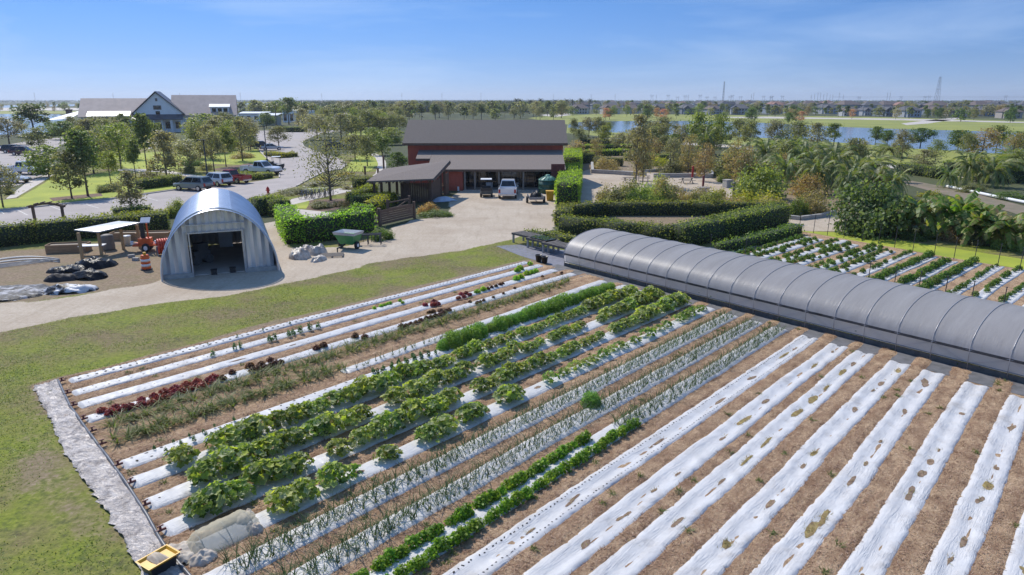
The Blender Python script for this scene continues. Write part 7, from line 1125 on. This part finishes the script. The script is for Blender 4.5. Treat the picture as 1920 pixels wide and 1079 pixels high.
# ---------------------------------------------------------------- houses across the lake
def house_proto(seed, wc, rc2):
    r = np.random.default_rng(seed); t = thing('suburban_house', 'x', 'house'); kids = []; w2, d2, h = 8, 7, 5.6; mb = MB(); mb.box(-w2, w2, -d2, d2, 0, h); mb.box(-w2 * .9, -w2 * .2, -d2 - 3, -d2 + .01, 0, h * .95); wl = mb.build('wall', wc, t); kids.append(wl)
    mb = MB(); mb.loft([[(-w2 - .7, -d2 - .7, h), (w2 + .7, -d2 - .7, h), (w2 + .7, d2 + .7, h), (-w2 - .7, d2 + .7, h)], [(-w2 * .45, -.2, h + 3.6), (w2 * .45, -.2, h + 3.6), (w2 * .45, .2, h + 3.6), (-w2 * .45, .2, h + 3.6)]]); xa, xb, xm = -w2 * .95, -w2 * .15, -w2 * .55
    mb.loft([[(xa - .5, -d2 - 3.6, h * .95), (xb + .5, -d2 - 3.6, h * .95), (xm, -d2 - 3.6, h + 2.4)], [(xa - .5, 0, h * .95), (xb + .5, 0, h * .95), (xm, 0, h + 2.4)]]); kids.append(mb.build('roof', rc2, t)); mb = MB()
    for z in (1.0, 3.5): [mb.box(x, x + 1.4, -d2 - .06, -d2 - .02, z, z + 1.5) for x in (-.8, 1.8, 4.4)]; [mb.box(x, x + 1.3, -d2 - 3.06, -d2 - 3.02, z, z + 1.5) for x in (-6.4, -3.8)]
    kids.append(mb.build('window', darkglass, t)); ALLKIDS[t.name] = kids; return t
hw1, hw2, hw3 = MAT('house_white', (.50, .50, .51)), MAT('house_blue_grey', (.28, .31, .36)), MAT('house_cream', (.40, .36, .33)); hr1, hr2, hr3 = MAT('roof_slate', (.11, .11, .12), rough=.9), MAT('roof_brown', (.15, .115, .105), rough=.9), MAT('roof_terracotta', (.30, .16, .12), rough=.9)
HP = [house_proto(1, hw1, hr1), house_proto(2, hw2, hr1), house_proto(3, hw3, hr2), house_proto(4, hw1, hr2), house_proto(5, hw3, hr3), house_proto(6, hw2, hr2)]; HN = ['white house with slate roof', 'blue-grey house with slate roof', 'cream house with brown roof', 'white house with brown roof', 'cream house with terracotta roof', 'blue-grey house with brown roof']
rh = np.random.default_rng(88); HL = []
for rw_, (v0, st, u0, u1) in enumerate([(214, 50, 1090, 1560), (206.5, 34, 1080, 1940), (200.5, 27, 1060, 1940)]):
    for u in np.arange(u0, u1, st): HL.append((u + rh.uniform(-8, 8), v0 + rh.uniform(-1.2, 1.2) + max(0, u - 1500) * .012, rw_, int(rh.choice([0, 1, 2, 3, 5, 5, 1, 4]) if rw_ else rh.choice([0, 1, 1, 3, 5]))))
HL += [(u, v, 0, k) for u, v, k in [(1590, 218, 3), (1622, 217, 0), (1660, 218, 1), (1700, 220, 0), (1745, 216, 5), (1790, 220, 2), (1840, 218, 1), (1890, 222, 2)]]
cnt = {}
for u, v, rw_, k in sorted(HL):
    X, Y = G(u, v); cnt[(rw_, k)] = cnt.get((rw_, k), 0) + 1; put(HP[k], (X, Y, 0), R(rh.choice([0, 180, 90, -90]) * (0 if rw_ == 0 else 1) + rh.uniform(-15, 15)), rh.uniform(.62, .82) if rw_ == 0 else rh.uniform(.8, 1.05), f"{ordn(cnt[(rw_, k)])} {HN[k]} from the left in the {['front', 'middle', 'rear'][rw_]} row across the lake", f"houses across the lake, {['front', 'middle', 'rear'][rw_]} row", 'house')
# ---------------------------------------------------------------- pylons and masts on the horizon
def pylon_mesh(k):
    mb = MB(); h = 22
    if k == 0: [mb.bar((x, 0, 0), (x, 0, h), .55) for x in (-3.2, 3.2)]; mb.bar((-7, 0, h - 3), (7, 0, h - 3), .5); mb.bar((-3.2, 0, h - 8), (3.2, 0, h - 3), .3); mb.bar((3.2, 0, h - 8), (-3.2, 0, h - 3), .3); [mb.bar((x, 0, h - 5), (x, 0, h - 3), .3) for x in (-6.5, 0, 6.5)]
    else: mb.bar((0, 0, 0), (0, 0, h * 1.25), .6); [mb.bar((-2.4, 0, z), (2.4, 0, z), .3) for z in (h * .8, h * .95, h * 1.1)]
    return mb.mesh('pylon', steel)
PM = [pylon_mesh(0), pylon_mesh(1)]
pl = [(u, 0) for u in [1222, 1252, 1270, 1284, 1312, 1325, 1340, 1368, 1372, 1388, 1431, 1446, 1466, 1445, 1610, 1688, 1733, 1741, 1884]] + [(u, 1) for u in [1038, 1108, 1153, 1230, 1290, 1408, 1412, 1520, 1526, 1532, 1537, 1543, 1549, 1555, 1560, 1572, 1580, 1662, 1667, 604, 754, 829, 902, 452, 67, 214, 339]]
cn = [0, 0]
for u, k in sorted(pl): X, Y = G(u, 193.2); cn[k] += 1; o = link('power_pylon', PM[k], loc=(X, Y, 0)); o.scale = (1, 1, (.95 + .25 * ((u * 7) % 5) / 4)); tag(o, f"{ordn(cn[k])} {['two-legged power frame', 'single power pole'][k]} from the left on the horizon", 'pylon', ['two-legged power frames on the horizon', 'power poles on the horizon'][k])
def mast(label, u, v, vt, wb, wtop):
    X, Y = G(u, v); h = HT(X, Y, vt); mb = MB(); q = [(-1, -1), (1, -1), (1, 1), (-1, 1)]; P_ = lambda i, t: (q[i][0] * (wb + (wtop - wb) * t), q[i][1] * (wb + (wtop - wb) * t), h * t); n_ = 8
    for i in range(4): mb.bar(P_(i, 0), P_(i, 1), .32); [mb.bar(P_(i, k / n_), P_((i + 1) % 4, (k + 1) / n_), .18) for k in range(n_)]
    mb.bar((-wb, 0, h * .55), (wb, 0, h * .55), .5); tag(mb.build('lattice_mast', steel, loc=(X, Y, 0)), label, 'mast')
mast('tall leaning-looking lattice mast above the far houses', 1755, 197, 144, 4.2, 1.2); mast('slim telecom mast with a small head on the horizon', 1355, 196.5, 153, 1.4, .8)
for i, (v_, dz) in enumerate([(193.2, 20.5), (193.2, 16.5)]): mb = MB(); p = [Vector((*G(u, v_), dz - (1.6 if j % 2 else 0))) for j, u in enumerate(range(1560, 1960, 44))]; mb.tube(p, .22, 4); tag(mb.build('power_cable', steel), ['upper power cable strung across the right horizon', 'lower power cable strung across the right horizon'][i], 'cable', 'power cables on the right horizon')
# ---------------------------------------------------------------- trees farther off, sorted from the left so each can be counted
LAKES = [[(1060, 242), (1066, 230), (1100, 226), (1437, 230), (1590, 237), (1785, 243), (2300, 260), (2300, 320), (1888, 290), (1699, 279), (1372, 257), (1135, 249)], [(-200, 211), (115, 213), (130, 226), (106, 252), (-200, 264)], [(1280, 226), (1440, 228), (1600, 236), (1920, 247), (1920, 233), (1700, 226), (1440, 220), (1290, 218)], [(1060, 256), (1130, 256), (1360, 270), (1520, 284), (1700, 300), (1830, 320), (1830, 345), (1690, 322), (1500, 296), (1200, 268)]]
BLD = [(150, 450, 222, 252), (750, 1066, 226, 360), (440, 525, 224, 240)]
def band(where, u0, u1, v0, v1, n_, hm, kinds, seed, group, vpow=1.0, gap=7):
    r = np.random.default_rng(seed); L = []; tr_ = 0
    while len(L) < n_ and tr_ < n_ * 60:
        tr_ += 1; u = r.uniform(u0, u1); v = v0 + (v1 - v0) * r.uniform() ** vpow
        if any(inpoly(u, v, q) > 0 for q in LAKES[:4]) or any(a < u < b_ and c_ < v < d for a, b_, c_, d in BLD) or any(abs(u - a) < gap and abs(v - b_) < 3 for a, b_, *_ in L): continue
        if inpoly(u, v, ASPH) > -2 or (245 < u < 360 and 246 < v < 296): continue
        L.append((u, v, r.uniform(*hm), str(r.choice(kinds)), r.uniform(.85, 1.35)))
    c2 = {}
    NAMES = {'far': 'grey-green tree', 'oak': 'olive oak', 'light': 'light green tree', 'pine': 'dark pine', 'scrub': 'brownish tree', 'pink': 'pinkish blossom tree', 'deepbush': 'dense dark tree', 'grey': 'pale grey oak', 'round': 'round tree', 'coco': 'small palm', 'bush': 'bright leafy tree'}
    for u, v, h, k, wk in sorted(L):
        X, Y = G(u, v); pr = TP[k]; p = pr[int(r.integers(len(pr)))]; s = h / p['proto_h']; c2[k] = c2.get(k, 0) + 1; put(p, (X, Y, 0), r.uniform(0, 6.28), (s * wk, s * wk, s), f'{ordn(c2[k])} {NAMES[k]} from the left {where}', group, 'tree')
band('in the band before the far houses', 1030, 1925, 210, 221, 112, (4.5, 8), ['far', 'far', 'far', 'far', 'pine', 'scrub', 'light'], 1, 'trees before the far houses'); band('on the far lake shore', 1090, 1915, 222, 236, 20, (4.5, 7), ['round', 'oak', 'far', 'pink', 'deepbush'], 2, 'trees on the far lake shore')
band('among the far houses', 1060, 1925, 199, 212, 70, (6, 10), ['far', 'far', 'pine', 'deepbush', 'far', 'scrub'], 3, 'trees among the far houses', gap=5); band('in the wood behind the barn', 470, 1060, 203, 227, 120, (6, 10), ['far', 'far', 'far', 'far', 'grey', 'oak', 'pine'], 4, 'trees in the wood behind the barn', .7)
band('between the palms and the barn', 600, 750, 226, 262, 30, (5, 8), ['grey', 'oak', 'light', 'oak'], 5, 'trees between palms and barn'); band('left of the palm row', 440, 600, 198, 232, 28, (5.5, 9), ['far', 'far', 'grey', 'light'], 6, 'trees left of the palm row'); band('beyond the left lake', 0, 240, 198, 212, 34, (4.5, 8), ['far', 'far', 'scrub', 'pine'], 7, 'trees beyond the left lake')
band('below the ranch house', 130, 470, 252, 300, 26, (4.5, 7), ['oak', 'grey', 'light', 'grey', 'pine'], 8, 'trees below the ranch house'); band('on the right garden edge', 1085, 1340, 252, 300, 18, (3.5, 6), ['oak', 'grey', 'scrub', 'light'], 9, 'trees on the right garden edge'); band('along the lane and palm grove', 1400, 1920, 296, 345, 22, (3.2, 5.5), ['oak', 'grey', 'scrub', 'light', 'coco'], 10, 'trees along the lane'); band('on the near lake bank', 1100, 1560, 250, 272, 16, (4.5, 7), ['grey', 'oak', 'pine', 'light'], 12, 'trees on the near lake bank') if 0 else None
# distant woods to the horizon: reads as one mass
r = np.random.default_rng(99); P = NP(); pts = []
for k in range(17000):
    v = 187.6 + 24 * r.uniform() ** 2.0 + .15; u = r.uniform(-60, 1990) if k % 5 < 3 else r.uniform(440, 1070)
    if u > 1060 and v > 197: continue
    if (any(inpoly(u, v, q) > 0 for q in LAKES[:3])) or (-60 < u < 165 and 193 < v) or (430 < u < 525 and v > 192.5): continue
    pts.append(G(u, v))
pts = np.array(pts); nt_ = len(pts); hh = r.uniform(4.5, 8, nt_); M_ = 15; d = unit(r.normal(size=(nt_, M_, 3))); d[:, :, 2] = np.abs(d[:, :, 2]) * .9 + .05
Q = np.stack([np.repeat(pts[:, :1], M_, 1), np.repeat(pts[:, 1:], M_, 1), np.zeros((nt_, M_))], 2) + d * (np.stack([hh * .55, hh * .55, hh], 1)[:, None]); V_, F_ = leafq(r, Q.reshape(-1, 3), 1.6, (0, 0, .3), .8, d.reshape(-1, 3), 1.0)
tag(link('distant_woods', npmesh('distant_woods', V_, F_, LEAF('distant_foliage', [(.07, .085, .045), (.095, .115, .06), (.13, .14, .08), (.12, .125, .085)], .3, .7))), 'dark green wood spreading flat to the horizon', 'woods', kind='stuff')
for k_, v_ in TP.items():      # prototypes no picture position has taken are dropped
    for p in v_:
        if p.name not in USED:
            for ch in ALLKIDS.get(p.name, []): bpy.data.objects.remove(ch)
            bpy.data.objects.remove(p)
for k_, v_ in SP.items():
    for p in v_:
        if p.name not in USED: bpy.data.objects.remove(p)
# ---------------------------------------------------------------- haze: a closed box of thin even air round camera and scene, sky outside
bm_ = MB(); bm_.box(-6060, 6060, -420, 6200, -1.2, 62)
mh = bpy.data.materials.new('haze'); mh.use_nodes = True; n = mh.node_tree; n.nodes.remove(n.nodes['Principled BSDF']); pv = N(n, 'ShaderNodeVolumePrincipled'); pv.inputs['Color'].default_value = (.80, .88, 1, 1); pv.inputs['Density'].default_value = .00014; pv.inputs['Anisotropy'].default_value = .3; n.links.new(pv.outputs['Volume'], n.nodes['Material Output'].inputs['Volume'])
tag(bm_.build('haze', mh), kind='stuff')
